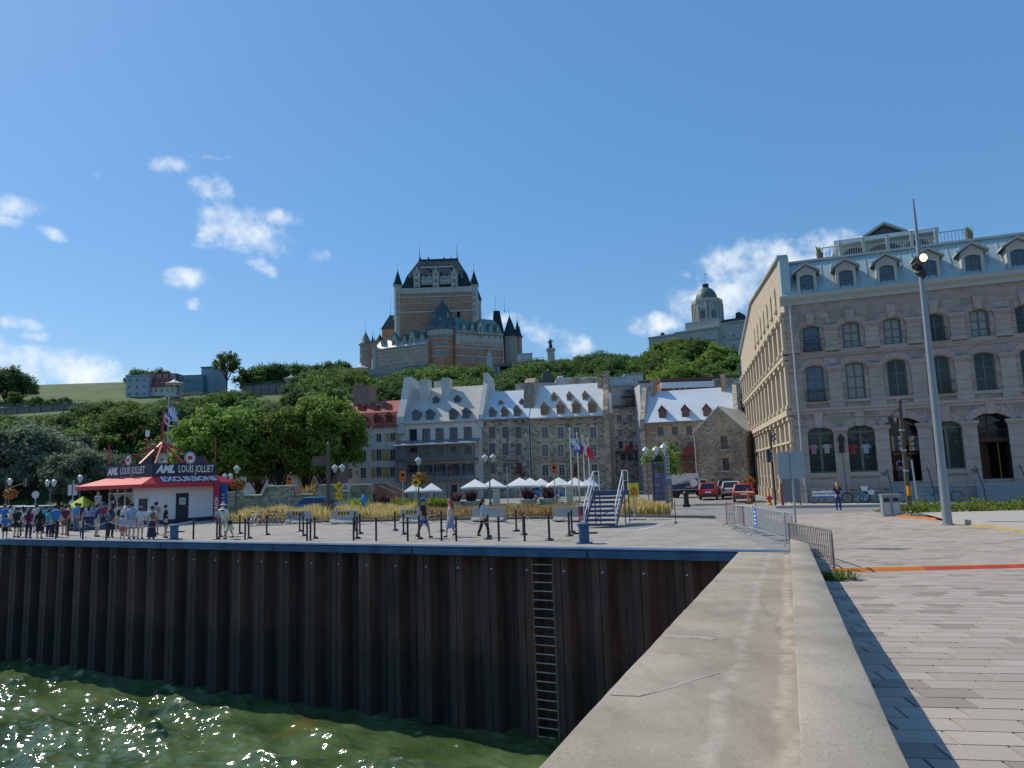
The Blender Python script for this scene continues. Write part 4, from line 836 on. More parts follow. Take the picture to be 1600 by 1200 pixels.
# ================================================================== large stone building on the right
CY = G(1250, 790).y; zc_ = ZAT(1233, 470, CY); d_ = ray(1600, 432); Y16 = (zc_-CH)*d_.y/d_.z
f = Fac(1250, CY, 1600, Y16, 780); FR = f
B = E('stone_building', 'large grey ashlar building with arched windows and pale green metal mansard roof', 'building', f.o, f.rz)
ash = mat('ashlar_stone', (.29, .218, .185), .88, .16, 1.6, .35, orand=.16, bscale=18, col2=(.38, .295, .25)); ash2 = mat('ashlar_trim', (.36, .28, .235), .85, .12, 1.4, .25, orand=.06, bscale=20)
mans = mat('mansard_metal', (.33, .44, .44), .5, .07, .6, .08, metal=.25); mtrim = mat('mansard_trim', (.36, .385, .36), .6, .06); gframe = mat('green_grey_frame', (.105, .125, .105), .55, .08)
c0 = f.L(1283, 700)[0]; pit = (f.L(1554, 700)[0]-c0)/4; NB = 9; WW = f.w+14
zg0, zg1 = f.L(1283, 739)[1], f.L(1283, 667)[1]; hw_ = (f.L(1306, 700)[0]-f.L(1260, 700)[0])/2
z20, z21 = f.L(1273, 627)[1], f.L(1273, 571)[1]; h2 = (f.L(1288, 600)[0]-f.L(1260, 600)[0])/2
z30, z31 = f.L(1267, 549)[1], f.L(1267, 509)[1]; h3 = h2*.94
zs1 = f.L(1240, 640)[1]; zs2 = f.L(1240, 555)[1]; zcn = f.L(1234, 478)[1]; zfl = f.L(1409, 752)[1]
cens = [c0+pit*i for i in range(NB)]; doors = {2, 4}
ops = []; 
for i, c in enumerate(cens):
    wd = hw_*(1.22 if i in doors else 1)
    ops.append((c-wd, zfl if i in doors else zg0, c+wd, zg1+(.35 if i in doors else 0), wd*.42))
    ops.append((c-h2, z20, c+h2, z21, h2*.30)); ops.append((c-h3, z30, c+h3, z31, h3*.34))
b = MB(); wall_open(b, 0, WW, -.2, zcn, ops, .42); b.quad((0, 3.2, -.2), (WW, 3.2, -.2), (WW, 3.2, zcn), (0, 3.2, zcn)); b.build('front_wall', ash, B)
# ashlar blocks, proud of the wall
ub = MB(); e_ = .03; ub.hexa([(-.5, 0, -.5), (.5, 0, -.5), (.5, 0, .5), (-.5, 0, .5), (-.475, -1, -.46), (.475, -1, -.46), (.475, -1, .46), (-.475, -1, .46)]); ubm = ub.mesh('ashlar_block', ash)
ch_ = .46; nb = 0; stf = MB(); rr = random.Random(2); zz = 1.3; row = 0; blocks = []
while zz+ch_ < zcn-.25:
    x = -.02+(.0 if row % 2 else -.45)
    while x < WW-.2:
        w_ = rr.choice((.75, .9, 1.05)); xa, xb = max(0.02, x), min(WW, x+w_); x += w_
        if xb-xa < .2: continue
        hit = False
        for o in ops:
            if xa < o[2]+.02 and xb > o[0]-.02 and zz < o[3]+.02 and zz+ch_ > o[1]-.02:
                hit = True
                if xa < o[0]-.25 and zz < o[3]-o[4]: xb = o[0]-.01; hit = False
                elif xb > o[2]+.25 and zz < o[3]-o[4]: xa = o[2]+.01; hit = False
                if hit: break
        if hit or xb-xa < .2: continue
        blocks.append(((xa+xb)/2, zz+ch_/2, xb-xa-.012, ch_-.012))
    zz += ch_; row += 1
blocks.sort(key=lambda t: (t[0] > 15.5, abs(t[0]-8)))
for i, (x, z, w_, h_) in enumerate(blocks):
    dpt = rr.uniform(.018, .04)
    if i < 300: inst('ashlar_block', ubm, B, (x, 0, z), 0, (w_, dpt, h_))
    else: stf.add([(x+v[0]*w_, v[1]*dpt, z+v[2]*h_) for v in ub.v], ub.f)
if stf.v: tag(stf.build('ashlar_blocks', ash, B), kind='stuff')
def hood(c, hw, zspr, rise, t, pr, key=True):
    b = MB(); n = 9; pi_ = arc(c-hw, c+hw, zspr, rise, n); k = (hw+t)/hw; po = arc(c-hw-t, c+hw+t, zspr, rise+t, n)
    for i in range(n):
        (x0, z0), (x1, z1) = pi_[i], pi_[i+1]; (X0, Z0), (X1, Z1) = po[i], po[i+1]; g_ = .012
        b.hexa(((x0+g_, -pr, z0), (x1-g_, -pr, z1), (x1-g_, .02, z1), (x0+g_, .02, z0), (X0+g_, -pr, Z0), (X1-g_, -pr, Z1), (X1-g_, .02, Z1), (X0+g_, .02, Z0)))
    b.build('arch', ash2, B)
    if key: 
        z0 = zspr+rise-.06; MB().prism([(c-.2, z0), (c+.2, z0), (c+.3, z0+t+.5), (c-.3, z0+t+.5)], -pr-.1, .02, 'y').build('keystone', ash2, B)
pane_sky = glass('tall_pane', (.025, .035, .04), .06, .45); pane_cur = glass('curtained_pane', (.30, .30, .27), .25, .6)
for i, c in enumerate(cens):
    wd = hw_*(1.22 if i in doors else 1); zt_ = zg1+(.35 if i in doors else 0); sp_ = zt_-wd*.42
    hood(c, wd, sp_, wd*.42, .5, .07)
    if i not in doors:
        w_ = window(B, (c-wd, zg0, c+wd, zt_), 2, 1, gframe, pane_sky, y=.36, fw=.11, rise=wd*.42, mw=.1); MB().box(c-wd+.1, c+wd-.1, .30, .40, sp_-.12, sp_+.02).build('transom', gframe, B)
        MB().box(c-wd-.12, c+wd+.12, -.12, .1, zg0-.28, zg0).build('sill', ash2, B)
        pn = MB(); pn.box(c-wd-.05, c+wd+.05, -.05, .0, zg0-1.6, zg0-.45); pn.build('apron_panel', ash2, B)
    else:
        w_ = window(B, (c-wd, zfl+2.55, c+wd, zt_), 2, 2, mat('dark_door_wood', (.10, .045, .025), .5), pane_sky, y=1.2, fw=.1, rise=wd*.42, mw=.08)
        MB().box(c-wd, c+wd, 1.15, 1.25, zfl+2.35, zfl+2.55).build('door_lintel', mat('dark_door_wood', (0, 0, 0)), B)
        MB().box(c-wd, c+wd, 2.6, 2.7, zfl, zfl+2.35).build('door_recess', mat('dark_interior', (.012, .011, .01), .9), B)
        dl = MB(); dl.box(0, .06, 0, .95, 0, 2.3); dl.build('door_leaf', mat('orange_door_wood', (.33, .125, .025), .5, .15, 3), B, (c+wd-.75, .95, zfl), R(-14))
        dl = MB(); dl.box(0, .06, 0, .9, 0, 2.3); dl.build('door_leaf', mat('dark_door_wood', (0, 0, 0)), B, (c-wd+.3, 1.3, zfl), R(-65))
        MB().box(c-wd, c-wd+.03, .42, 2.7, zfl, sp_).build('door_jamb', mat('jamb_green', (.06, .075, .065), .7), B); MB().box(c+wd-.03, c+wd, .42, 2.7, zfl, sp_).build('door_jamb', mat('jamb_green', (0, 0, 0)), B)
        MB().quad((c-wd, 0, zfl), (c+wd, 0, zfl), (c+wd, 2.7, zfl), (c-wd, 2.7, zfl)).build('threshold', trim, B)
        st_n = 6
        for k in range(st_n):
            h = zfl*(st_n-k)/st_n-.004; MB().box(c-wd-.15-.05*k, c+wd+.15+.05*k, -.32*(k+1), -.32*k-.002, 0, h-zfl/st_n+.001 if False else zfl*(st_n-k-1)/st_n+.02).build('step', mat('step_stone', (.27, .27, .255), .85, .1), B)
        for s in (-1, 1):
            hr = MB(); x = c+s*(wd+.05); hr.path([(x, -.05, zfl+.15), (x, -.05, zfl+.9), (x, -1.7, .95), (x, -1.75, 0)], .025, 6); hr.build('handrail', BLACK(), B)
    for (za, zb, hh, ky, nyy) in ((z20, z21, h2, False, 3), (z30, z31, h3, True, 3)):
        sr = hh*(.30 if za == z20 else .34); gm = (pane_blue, pane_cur, pane_sky, pane_sky, pane_sky, pane_sky)[i % 6] if za == z20 else (pane_blue, pane_cur, pane_cur, pane_sky, pane_cur, pane_sky)[i % 6]
        window(B, (c-hh, za, c+hh, zb), 2, nyy, gframe, gm, y=.34, fw=.10, rise=sr, mw=.055)
        hood(c, hh+.12, zb-sr, sr+.1, .36, .06, ky); MB().box(c-hh-.3, c+hh+.3, -.12, .1, za-.2, za).build('sill', ash2, B)
        if i in (0, 3):
            rl = MB()
            for k in range(9): xx = c-hh-.05+(2*hh+.1)*k/8; rl.box(xx-.012, xx+.012, -.31, -.29, za, za+.75)
            rl.box(c-hh-.1, c+hh+.1, -.32, -.28, za+.73, za+.77); rl.box(c-hh-.1, c+hh+.1, -.32, 0, za-.03, za); rl.build('balconette', BLACK(), B)
# pilasters between the bays
pxs = [c0-pit/2]+[c+pit/2 for c in cens]
for j, x in enumerate(pxs):
    pw_ = .42 if j else .40; x_ = max(x, pw_+.02)
    for (za, zb, pr) in ((0, zs1-.42, .13), (zs1+.02, zs2-.30, .11), (zs2+.1, zcn-.9, .10)):
        sp_z = {0: zg1-hw_*.42}.get(0) if za == 0 else (z21-.45 if za < zs2 else z31-.4)
        b = MB(); n = max(4, int((min(zb, sp_z)-za)/.62)); 
        for k in range(n):
            za_, zb_ = za+(min(zb, sp_z)-za)*k/n, za+(min(zb, sp_z)-za)*(k+1)/n; b.box(x_-pw_, x_+pw_, -pr, .0, za_+.008, zb_-.008)
        b.build('pilaster', ash2, B)
        cp = MB(); cp.box(x_-pw_-.06, x_+pw_+.06, -pr-.06, .01, sp_z, sp_z+.12); cp.box(x_-pw_-.12, x_+pw_+.12, -pr-.12, .01, sp_z+.12, sp_z+.30); cp.build('capital', ash2, B)
        bp_ = MB(); bp_.box(x_-pw_-.07, x_+pw_+.07, -pr-.07, .01, za, za+(.9 if za == 0 else .25)); bp_.build('pilaster_base', ash2, B)
for z, h, pr in ((zs1-.40, .2, .12), (zs1-.2, .22, .2), (zs2-.26, .12, .08), (zs2-.14, .12, .14)): MB().box(-.1, WW, -pr, .01, z, z+h-.01).build('string_course', ash2, B)
for z0, h, pr in ((0, .35, .28), (.35, .75, .16), (1.1, .18, .22)): MB().box(-.06, WW, -pr, .01, z0, z0+h-.004).build('plinth', ash2, B) if False else None
segs = []; xx = -.06
for i in sorted(doors): segs.append((xx, cens[i]-hw_*1.22-.1)); xx = cens[i]+hw_*1.22+.1
segs.append((xx, WW))
for xa, xb in segs:
    MB().box(xa, xb, -.17, .01, 0, 1.05).build('plinth', ash2, B); MB().box(xa, xb, -.24, .01, 1.05, 1.2).build('plinth_moulding', ash2, B)
# sidewalk step along the front
MB().box(-1.5, WW, -3.2, -.25, -.01, .16).build('pavement', mat('kerb_concrete', (.33, .31, .28), .9, .1), None, f.o, f.rz); tag(bpy.data.objects[-1] if False else COL.objects[-1], kind='structure')
# cornice and mansard
cz0 = zcn; b = MB(); b.prism([(.0, cz0), (-.18, cz0), (-.18, cz0+.22), (-.45, cz0+.40), (-.55, cz0+.62), (0, cz0+.66)], -.25, WW, 'x'); b.build('cornice', mtrim, B)
yt_ = 1.7; ztm = f.L(1225, 414, yt_)[1]; km = (ztm-(cz0+.66))/(yt_+.1)
b = MB(); b.hexa([(0, -.2, cz0+.6), (WW, -.2, cz0+.6), (WW, 6, cz0+.6), (0, 6, cz0+.6), (0, yt_, ztm), (WW, yt_, ztm), (WW, 6, ztm+.2), (0, 6, ztm+.2)]); b.build('mansard_roof', mans, B)
km = (ztm-cz0-.6)/(yt_+.2); MB().box(-.3, WW, yt_-.15, yt_+.25, ztm-.02, ztm+.14).build('roof_edge', mtrim, B)
n = int(WW/.72)
for i in range(n):
    x = .5+i*.72; b = MB(); b.beam((x, -.18+.55, cz0+.6+.57*km), (x, yt_-.02, ztm-.04), .06, .09); b.build('roof_seam', mans, B)
for c in cens:
    q = Vector((c, -.2+.12, cz0+.6+.12*km)); zd0 = q.z; hd = (f.L(1262, 436)[1]-f.L(1262, 464)[1])*1.02
    dw = h2*1.0
    t2 = MB(); y = q.y-.02; op = (c-dw*.78, zd0+.05, c+dw*.78, zd0+hd, dw*.25)
    bb = MB(); wall_open(bb, c-dw*1.12, c+dw*1.12, zd0-.05, zd0+hd+.2, [op], .25); bb.xf(Matrix.Translation((0, y, 0))); t2.add(bb.v, bb.f)
    for s in (-1, 1): t2.quad((c+s*dw*1.12, y, zd0-.05), (c+s*dw*1.12, y, zd0+hd+.2), (c+s*dw*1.12, y+2.6, zd0+hd+.2), (c+s*dw*1.12, y+.05, zd0-.05))
    t2.poly([(c-dw*1.12, y, zd0+hd+.2), (c+dw*1.12, y, zd0+hd+.2), (c, y, zd0+hd+.66)]); dm = t2.build('dormer', mtrim, B)
    rf = MB()
    for s in (-1, 1):
        e = c+s*(dw*1.12+.28); ez = zd0+hd+.11; rf.hexa(((e, y-.3, ez), (c, y-.3, zd0+hd+.70), (c, y+2.8, zd0+hd+.70), (e, y+2.4, ez), (e, y-.3, ez+.12), (c, y-.3, zd0+hd+.82), (c, y+2.8, zd0+hd+.82), (e, y+2.4, ez+.12)))
    rf.build('dormer_roof', mtrim, dm)
    fr = MB(); 
    for xx in (op[0]+.05, c, op[2]-.05): fr.box(xx-.05, xx+.05, y+.15, y+.22, op[1], op[3]-op[4]*.3)
    fr.box(op[0], op[2], y+.15, y+.22, op[1]+hd*.42, op[1]+hd*.42+.07); fr.box(op[0], op[2], y+.15, y+.22, op[1], op[1]+.09); fr.build('window_frame', gframe, dm)
    MB().poly([(op[0], y+.21, op[1]), (op[2], y+.21, op[1]), (op[2], y+.21, op[3]), (op[0], y+.21, op[3])]).build('pane', pane_blue, dm, fix=False)
# drainpipe near the corner
MB().tube((.38, -.36, .3), (.38, -.36, zcn), .075).build('drainpipe', mat('pipe_grey', (0, 0, 0)), B); MB().box(.28, .48, -.45, -.1, .2, 1.4).build('drainpipe_boot', mat('pipe_grey', (0, 0, 0)), B)
# lantern bracket and house numbers on the pilasters
lx = pxs[1]; zl_ = f.L(1313, 690)[1]
MB().lathe([(.12, -.3), (.22, .15), (.24, .2), (.10, .42), (.03, .5)], 6, (lx, -.45, zl_)).build('wall_lantern', mat('lantern_frame', (.03, .03, .03), .5), B)
MB().lathe([(.10, -.24), (.19, .14)], 6, (lx, -.45, zl_)).build('lantern_glass', WHITE(), B); MB().box(lx-.16, lx+.16, -.3, -.13, zl_-.75, zl_-.3).build('lantern_bracket', BLACK(), B); MB().tube((lx+.1, -.26, .3), (lx+.02, -.26, zl_-.7), .018).build('lantern_conduit', BLACK(), B)
for px, py, tx in ((1380, 741, '38'), (1521.5, 736, '36')):
    x, z = f.L(px, py); text_mesh('house_number', tx, .34, mat('number_grey', (.06, .055, .05), .8), B, facing((x-.17, -.21, z-.1)), align='LEFT')
# ---- penthouse on the roof
ypen = 4.5; xa = f.L(1312, 400, ypen)[0]; xb = f.L(1460, 390, ypen)[0]; zb_ = f.L(1385, 401, ypen)[1]-.3; zt_ = f.L(1385, 374, ypen)[1]; zpk = f.L(1385, 353, ypen)[1]
PW = mat('penthouse_paint', (.30, .33, .31), .6, .08)
pc = (xa+xb)/2; pwid = (xb-xa)
ops_ = [(xa+.25, zb_+.5, xa+pwid*.30, zt_-.25, .45), (pc-pwid*.17, zb_+.1, pc+pwid*.17, zt_-.3, .3), (xb-pwid*.30, zb_+.5, xb-.25, zt_-.25, .45)]
b = MB(); wall_open(b, xa, xb, ztm, zt_, ops_, .4); 
for x in (xa, xb): b.quad((x, 0, ztm), (x, 5, ztm), (x, 5, zt_), (x, 0, zt_))
b.quad((xa, 1.4, ztm), (xb, 1.4, ztm), (xb, 1.4, zt_), (xa, 1.4, zt_)); b.poly([(pc-pwid*.2, 0, zt_), (pc+pwid*.2, 0, zt_), (pc, 0, zpk)]); b.xf(Matrix.Translation((0, ypen, 0))); b.build('penthouse_wall', PW, B)
for o in (ops_[0], ops_[2]):
    w_ = window(B, (o[0], o[1], o[2], o[3]), 3, 1, gframe, pane_sky, y=ypen+.35, fw=.08, rise=o[4])
b = MB(); b.box(xa-.35, xb+.35, ypen-.45, ypen+5.3, zt_, zt_+.3); b.hexa([(xa-.3, ypen-.4, zt_+.3), (xb+.3, ypen-.4, zt_+.3), (xb+.3, ypen+5.2, zt_+.3), (xa-.3, ypen+5.2, zt_+.3), (xa+1.6, ypen+1.8, zt_+1.05), (xb-1.6, ypen+1.8, zt_+1.05), (xb-1.6, ypen+3.6, zt_+1.05), (xa+1.6, ypen+3.6, zt_+1.05)]); b.build('penthouse_roof', tin2, B)
b = MB()
for s in (-1, 1): 
    e = pc+s*(pwid*.2+.25); b.hexa(((e, ypen-.5, zt_+.2), (pc, ypen-.5, zpk+.05), (pc, ypen+2.6, zpk+.05), (e, ypen+2.6, zt_+.2), (e, ypen-.5, zt_+.36), (pc, ypen-.5, zpk+.22), (pc, ypen+2.6, zpk+.22), (e, ypen+2.6, zt_+.36)))
b.build('penthouse_pediment', mtrim, B); MB().poly([(pc-pwid*.17, ypen-.2, zt_+.3), (pc+pwid*.17, ypen-.2, zt_+.3), (pc, ypen-.2, zpk-.1)]).build('pediment_louvre', mat('louvre_grey', (.07, .085, .085), .7), B)
b = MB(); z0 = ztm+.12; 
def rail(b, p, q, z, h, step=.16):
    p, q = Vector(p), Vector(q); n = int((q-p).length/step)
    for i in range(n+1): v = p.lerp(q, i/n); b.box(v.x-.018, v.x+.018, v.y-.018, v.y+.018, z, z+h)
    b.beam((p.x, p.y, z+h), (q.x, q.y, z+h), .06); b.beam((p.x, p.y, z+.12), (q.x, q.y, z+.12), .04)
rail(b, (xa, ypen-1.2, 0), (xb, ypen-1.2, 0), f.L(1385, 402, ypen-1.2)[1], 1.05); 
for x in [xa+(xb-xa)*k/4 for k in range(5)]: b.box(x-.1, x+.1, ypen-1.3, ypen-1.1, ztm, zt_)
b.build('terrace_railing', mtrim, B)
MB().box(xa-.2, xb+.2, ypen-1.3, ypen+5, ztm+.14, f.L(1385, 402, ypen-1.2)[1]).build('terrace_deck', mtrim, B)
for pa, pb in ((1280, 1312), (1462, 1518)):
    b = MB(); rail(b, (f.L(pa, 395, 3)[0], 3, 0), (f.L(pb, 390, 3)[0], 3, 0), ztm+.1, 1.15, .2); b.build('roof_railing', STEEL(), B)
BF = f; BB = B; B_ztm = ztm; B_zcn = zcn; B_zs = (zs1, zs2)
# ---- long side wall, sunlit
sv = P(1174, 474, 82); 
dv = Vector((.225, .974, 0)).normalized(); ang = math.atan2(dv.y, dv.x)
# local frame of the side: x runs back along the wall, y to the outside (left)
SDW = bpy.data.objects.new('side_wing', None); COL.objects.link(SDW); SDW.parent = B
SDW.matrix_parent_inverse = (Matrix.Translation(f.o) @ Matrix.Rotation(f.rz, 4, 'Z')).inverted()
SDW.location = f.o; SDW.rotation_euler = (0, 0, ang)
def side_hit(px, py):
    d = ray(px, py); n = Vector((-dv.y, dv.x, 0)); t = (f.o-Vector((0, 0, CH))).dot(n)/d.dot(n); q = d*t-(f.o-Vector((0, 0, CH))); return q.dot(dv), q.z
s_pk, z_pk = side_hit(1174, 474); s_end, z_end = side_hit(1157, 556)
ylw = mat('ashlar_sunlit', (.42, .325, .225), .9, .15, 1.2, .4, col2=(.50, .40, .285), bscale=14); ylt = mat('ashlar_trim_sunlit', (.47, .375, .265), .85, .08, 1.5)  # same ashlar as the front, sunlight mixed into a paler, warmer colour
Ls = s_end; nwin = 14; wpit = Ls/nwin; sops = []; rows = ((zg0-.2, zg1-.2, .42, .42), (z20, z21, .42, .42), (z30-.1, z31, .4, .4), (zcn+.55, zcn+2.35, .34, .34))
for i in range(nwin):
    xc = wpit*(i+.5)
    for j, (za, zb, hh, rs) in enumerate(rows):
        if j == 3 and (i < 1): continue
        zmax = (zcn+.6)+(z_pk-zcn-.6)*min(1, xc/s_pk) if xc < s_pk else z_pk+(z_end-z_pk)*(xc-s_pk)/(s_end-s_pk)
        if zb > zmax+1.6: continue
        sops.append((xc-hh, za, xc+hh, zb, rs))
b = MB(); ztop = max(o[3] for o in sops)+.3; 
zlow = zcn+.4
wall_open(b, 0, Ls, -.2, zlow, [o for o in sops if o[3] < zlow], .3)
hi = [o for o in sops if o[3] >= zlow and o[2] < s_pk-.4]
zq = lambda x: (B_ztm+.1)+(z_pk-B_ztm-.1)*x/s_pk if x < s_pk else z_pk+(z_end-z_pk)*(x-s_pk)/(s_end-s_pk)
zmid = B_ztm-.05; hi = [o for o in hi if o[3] < zmid-.05]
wall_open(b, 0, s_pk, zlow, zmid, hi, .3)
b.poly([(0, 0, zmid), (s_pk, 0, zmid), (s_pk, 0, z_pk), (0, 0, B_ztm+.1)]); b.poly([(s_pk, 0, zlow), (Ls, 0, zlow), (Ls, 0, max(zlow+.01, zq(Ls))), (s_pk, 0, z_pk)])
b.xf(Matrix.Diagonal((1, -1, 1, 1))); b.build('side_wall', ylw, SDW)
for o in [o for o in sops if o[3] < zlow]+hi:
    p = MB(); p.quad((o[0], -.28, o[1]), (o[2], -.28, o[1]), (o[2], -.28, o[3]), (o[0], -.28, o[3])); p.build('pane', pane_sky, SDW, fix=False)
    bb = MB(); bb.box(o[0], o[2], -.27, -.24, (o[1]+o[3])/2-.04, (o[1]+o[3])/2+.04); bb.box((o[0]+o[2])/2-.04, (o[0]+o[2])/2+.04, -.27, -.24, o[1], o[3]); bb.build('window_bar', gframe, SDW)
    MB().box(o[0]-.15, o[2]+.15, 0, .16, o[1]-.16, o[1]).build('sill', ylt, SDW)
for i in range(nwin+1):
    x = min(Ls-.3, max(.4, wpit*i))
    for j, (za, zb) in enumerate(((0, zs1-.4), (zs1+.05, zs2-.3), (zs2+.1, z31+.9))):
        MB().box(x-.32, x+.32, 0, .28, za, zb-.35).build('pilaster', ylt, SDW); 
        MB().box(x-.42, x+.42, 0, .38, zb-.35, zb-.1).build('capital', ylt, SDW); MB().box(x-.42, x+.42, 0, .38, za, za+(.9 if j == 0 else .25)).build('pilaster_base', ylt, SDW)
for z, h, pr in ((zs1-.4, .4, .42), (zs2-.28, .28, .36), (z31+.95, .2, .3), (zg1-1.0, .16, .34)): MB().box(-.05, Ls, 0, pr, z, z+h-.01).build('string_course', ylt, SDW)
b = MB(); b.prism([(0, B_ztm+.1), (s_pk, z_pk), (Ls, zq(Ls)), (Ls, zq(Ls)+.2), (s_pk, z_pk+.2), (0, B_ztm+.3)], -.5, .22, 'y'); b.build('wall_coping', mtrim, SDW)
MB().prism([(.0, cz0), (.0, B_ztm+.15), (1.2, B_ztm+.3), (.9, cz0+.6)], -.55, .06, 'y').build('corner_flashing', mans, SDW)
b = MB(); W_ = 34; b.poly([(0, -.3, B_ztm), (s_pk, -.3, z_pk-.05), (s_pk, -W_, z_pk-.05), (0, -W_, B_ztm)]) ; b.poly([(s_pk, -.3, z_pk-.05), (Ls, -.3, zq(Ls)-.05), (Ls, -W_, zq(Ls)-.05), (s_pk, -W_, z_pk-.05)]); b.quad((Ls, -.02, -.2), (Ls, -W_, -.2), (Ls, -W_, zq(Ls)), (Ls, -.02, zq(Ls)))
b.xf(Matrix.Translation((4, 0, -.3))); b.build('upper_roof', bluegr, SDW)
# wall lanterns on brackets along the side
for px, py in ((1196, 710), (1183, 716), (1172, 724), (1165, 728)):
    x, z = side_hit(px, py); b = MB(); b.beam((x, 0, z-.25), (x, .85, z-.25), .05); b.lathe([(.08, -.2), (.17, .15), (.06, .34)], 6, (x, .85, z)); b.build('wall_lantern', BLACK(), SDW)
for k in range(4):
    x = 3+5*k; b = MB(); b.beam((x, 0, zs1-1.0), (x, 1.7, zs1-1.0), .03); b.build('banner_arm', BLACK(), SDW)
# ================================================================== upper town
brick = mat('castle_brick', (.42, .175, .105), .9, .2, .25, col2=(.50, .225, .135)); cst = mat('castle_stone', (.43, .395, .34), .9, .12, .3); copper = mat('dark_copper', (.026, .042, .050), .85, .2, .2, spec=.05)
copper2 = mat('green_copper_roof', (.12, .21, .20), .5, .15, .2, metal=.2); palecop = mat('sunlit_copper_roof', (.46, .44, .42), .35, .08, .2, metal=.4); wdark = glass('far_pane', (.05, .07, .09), .1, .7)  # palecop: the left wing's copper, its sun reflection painted in as pale colour
C0 = P(680, 590, 300); CZ = C0.z
CH_ = E('castle_hotel', 'huge brick and stone castle hotel with steep dark copper roofs on the cliff top', 'hotel', C0)
def cz(px, py, Y): return P(px, py, Y)-C0
def z1(zx, zy): return 540+zx/5, 360+zy/5        # measuring grid of the enlarged view
def zp(zx, zy, Y): return cz(*z1(zx, zy), Y)
wmesh_b = MB(); wmesh_b.box(-.5, .5, -.06, .05, -.5, .5, 0); wmesh_b.quad((-.34, -.075, -.38), (.34, -.075, -.38), (.34, -.075, .38), (-.34, -.075, .38), 1); wmesh_b.box(-.34, .34, -.085, -.08, -.03, .03, 0); wmesh_b.box(-.03, .03, -.085, -.08, -.38, .38, 0)
WIN = wmesh_b.mesh('window', [mat('pale_window_stone', (.40, .375, .335), .8), wdark], fix=False)
def win(p, w, h, rz=0, par=None, me=None): return inst('window', me or WIN, par or CH_, p, rz, (w, 1, h))
def frustum(b, x0, x1, y0, y1, z0, X0, X1, Y0, Y1, Z1, mi=0): return b.hexa([(x0, y0, z0), (x1, y0, z0), (x1, y1, z0), (x0, y1, z0), (X0, Y0, Z1), (X1, Y0, Z1), (X1, Y1, Z1), (X0, Y1, Z1)], mi)
def spire(px_, p, h, r=.12, m=None): MB().lathe([(r*3, 0), (r*2.4, h*.06), (r*1.2, h*.1), (r, h*.14), (.03, h)], 6, p).build('spire', m or copper, CH_)
# main tower
YT = 310; a, b_ = zp(392, 560, YT), zp(1023, 560, YT); zt = zp(700, 445, YT).z; zb = -8; TW = b_.x-a.x; dep = 30; y0 = a.y
MB().box(a.x+.3, b_.x-.3, y0, y0+dep, zb, zt).build('tower_wall', brick, CH_)
for zy0, zy1, pr in ((446, 490, .35), (515, 522, .2), (628, 640, .3), (566, 570, .12)):
    zA, zB = zp(700, zy1, YT).z, zp(700, zy0, YT).z; MB().box(a.x+.2, b_.x-.2, y0-pr, y0+dep+.1, zA, zB).build('stone_band', cst, CH_)
for zx in (455, 508, 560, 625, 668, 710, 750, 793, 853, 905, 958):
    for zy in (502, 548, 598, 660, 707, 755):
        p = zp(zx, zy, YT); p.y = y0; win(p, 1.25, 1.5)
for zx in (407, 1008):
    c = zp(zx, 600, YT); r_ = 1.75; c.y = y0+1.2; zc = zp(zx, 425, YT).z; pk = zp(zx, 308, YT).z
    MB().lathe([(r_, zb), (r_, zc-1), (r_+.35, zc-.5), (r_+.35, zc)], 8, (c.x, c.y, 0), a0=R(22.5)).build('corner_turret', cst, CH_)
    MB().lathe([(r_+.5, zc), (.08, pk)], 8, (c.x, c.y, 0), a0=R(22.5)).build('turret_roof', copper, CH_); spire(0, (c.x, c.y, pk-.2), zp(zx, 240, YT).z-pk, .06)
    for zy in (502, 548, 598, 655): win((c.x, c.y-r_-.02, zp(zx, zy, YT).z), .9, 1.3)
    MB().lathe([(r_, zb), (r_, zc-1), (r_+.35, zc)], 8, (c.x, y0+dep-1, 0)).build('corner_turret', cst, CH_); MB().lathe([(r_+.5, zc), (.08, pk)], 8, (c.x, y0+dep-1, 0)).build('turret_roof', copper, CH_)
ze = zp(700, 425, YT).z; zm = zp(700, 332, YT).z; zr = zp(700, 167, YT).z
xL, xR, xl, xr, tl, tr = [zp(v, 400, YT).x for v in (432, 985, 474, 946, 550, 863)]
b = MB(); frustum(b, xL, xR, y0+.6, y0+dep-.6, ze-1, xl, xr, y0+2.8, y0+dep-2.8, zm); frustum(b, xl, xr, y0+2.8, y0+dep-2.8, zm, tl, tr, y0+dep/2-3, y0+dep/2+3, zr); b.build('tower_roof', copper, CH_)
MB().box(tl-.2, tr+.2, y0+dep/2-3.1, y0+dep/2+3.1, zr-.1, zr+.45).build('roof_crest', copper, CH_)
for x in (tl+.2, tr-.2): spire(0, (x, y0+dep/2-2.5, zr), zp(550, 45, YT).z-zr, .2)
for zx in (558, 707, 852):                        # three stone gable dormers with loggias between
    p = zp(zx, 445, YT); hw = 1.35; zA, zB, zC = zp(zx, 446, YT).z, zp(zx, 352, YT).z, zp(zx, 284, YT).z
    b = MB(); b.prism([(p.x-hw, zA), (p.x+hw, zA), (p.x+hw, zB), (p.x, zC), (p.x-hw, zB)], y0-.5, y0+5, 'y'); b.build('stone_dormer', cst, CH_)
    for s in (-1, 1): MB().lathe([(.22, 0), (.22, 1.6), (.02, 4)], 5, (p.x+s*hw, y0-.3, zB-1)).build('pinnacle', cst, CH_)
    win((p.x, y0-.52, zp(zx, 396, YT).z), 1.9, 1.7); win((p.x, y0-.52, zp(zx, 346, YT).z), 1.0, 1.3); win((p.x, y0-.52, zp(zx, 436, YT).z), 1.9, 1.0)
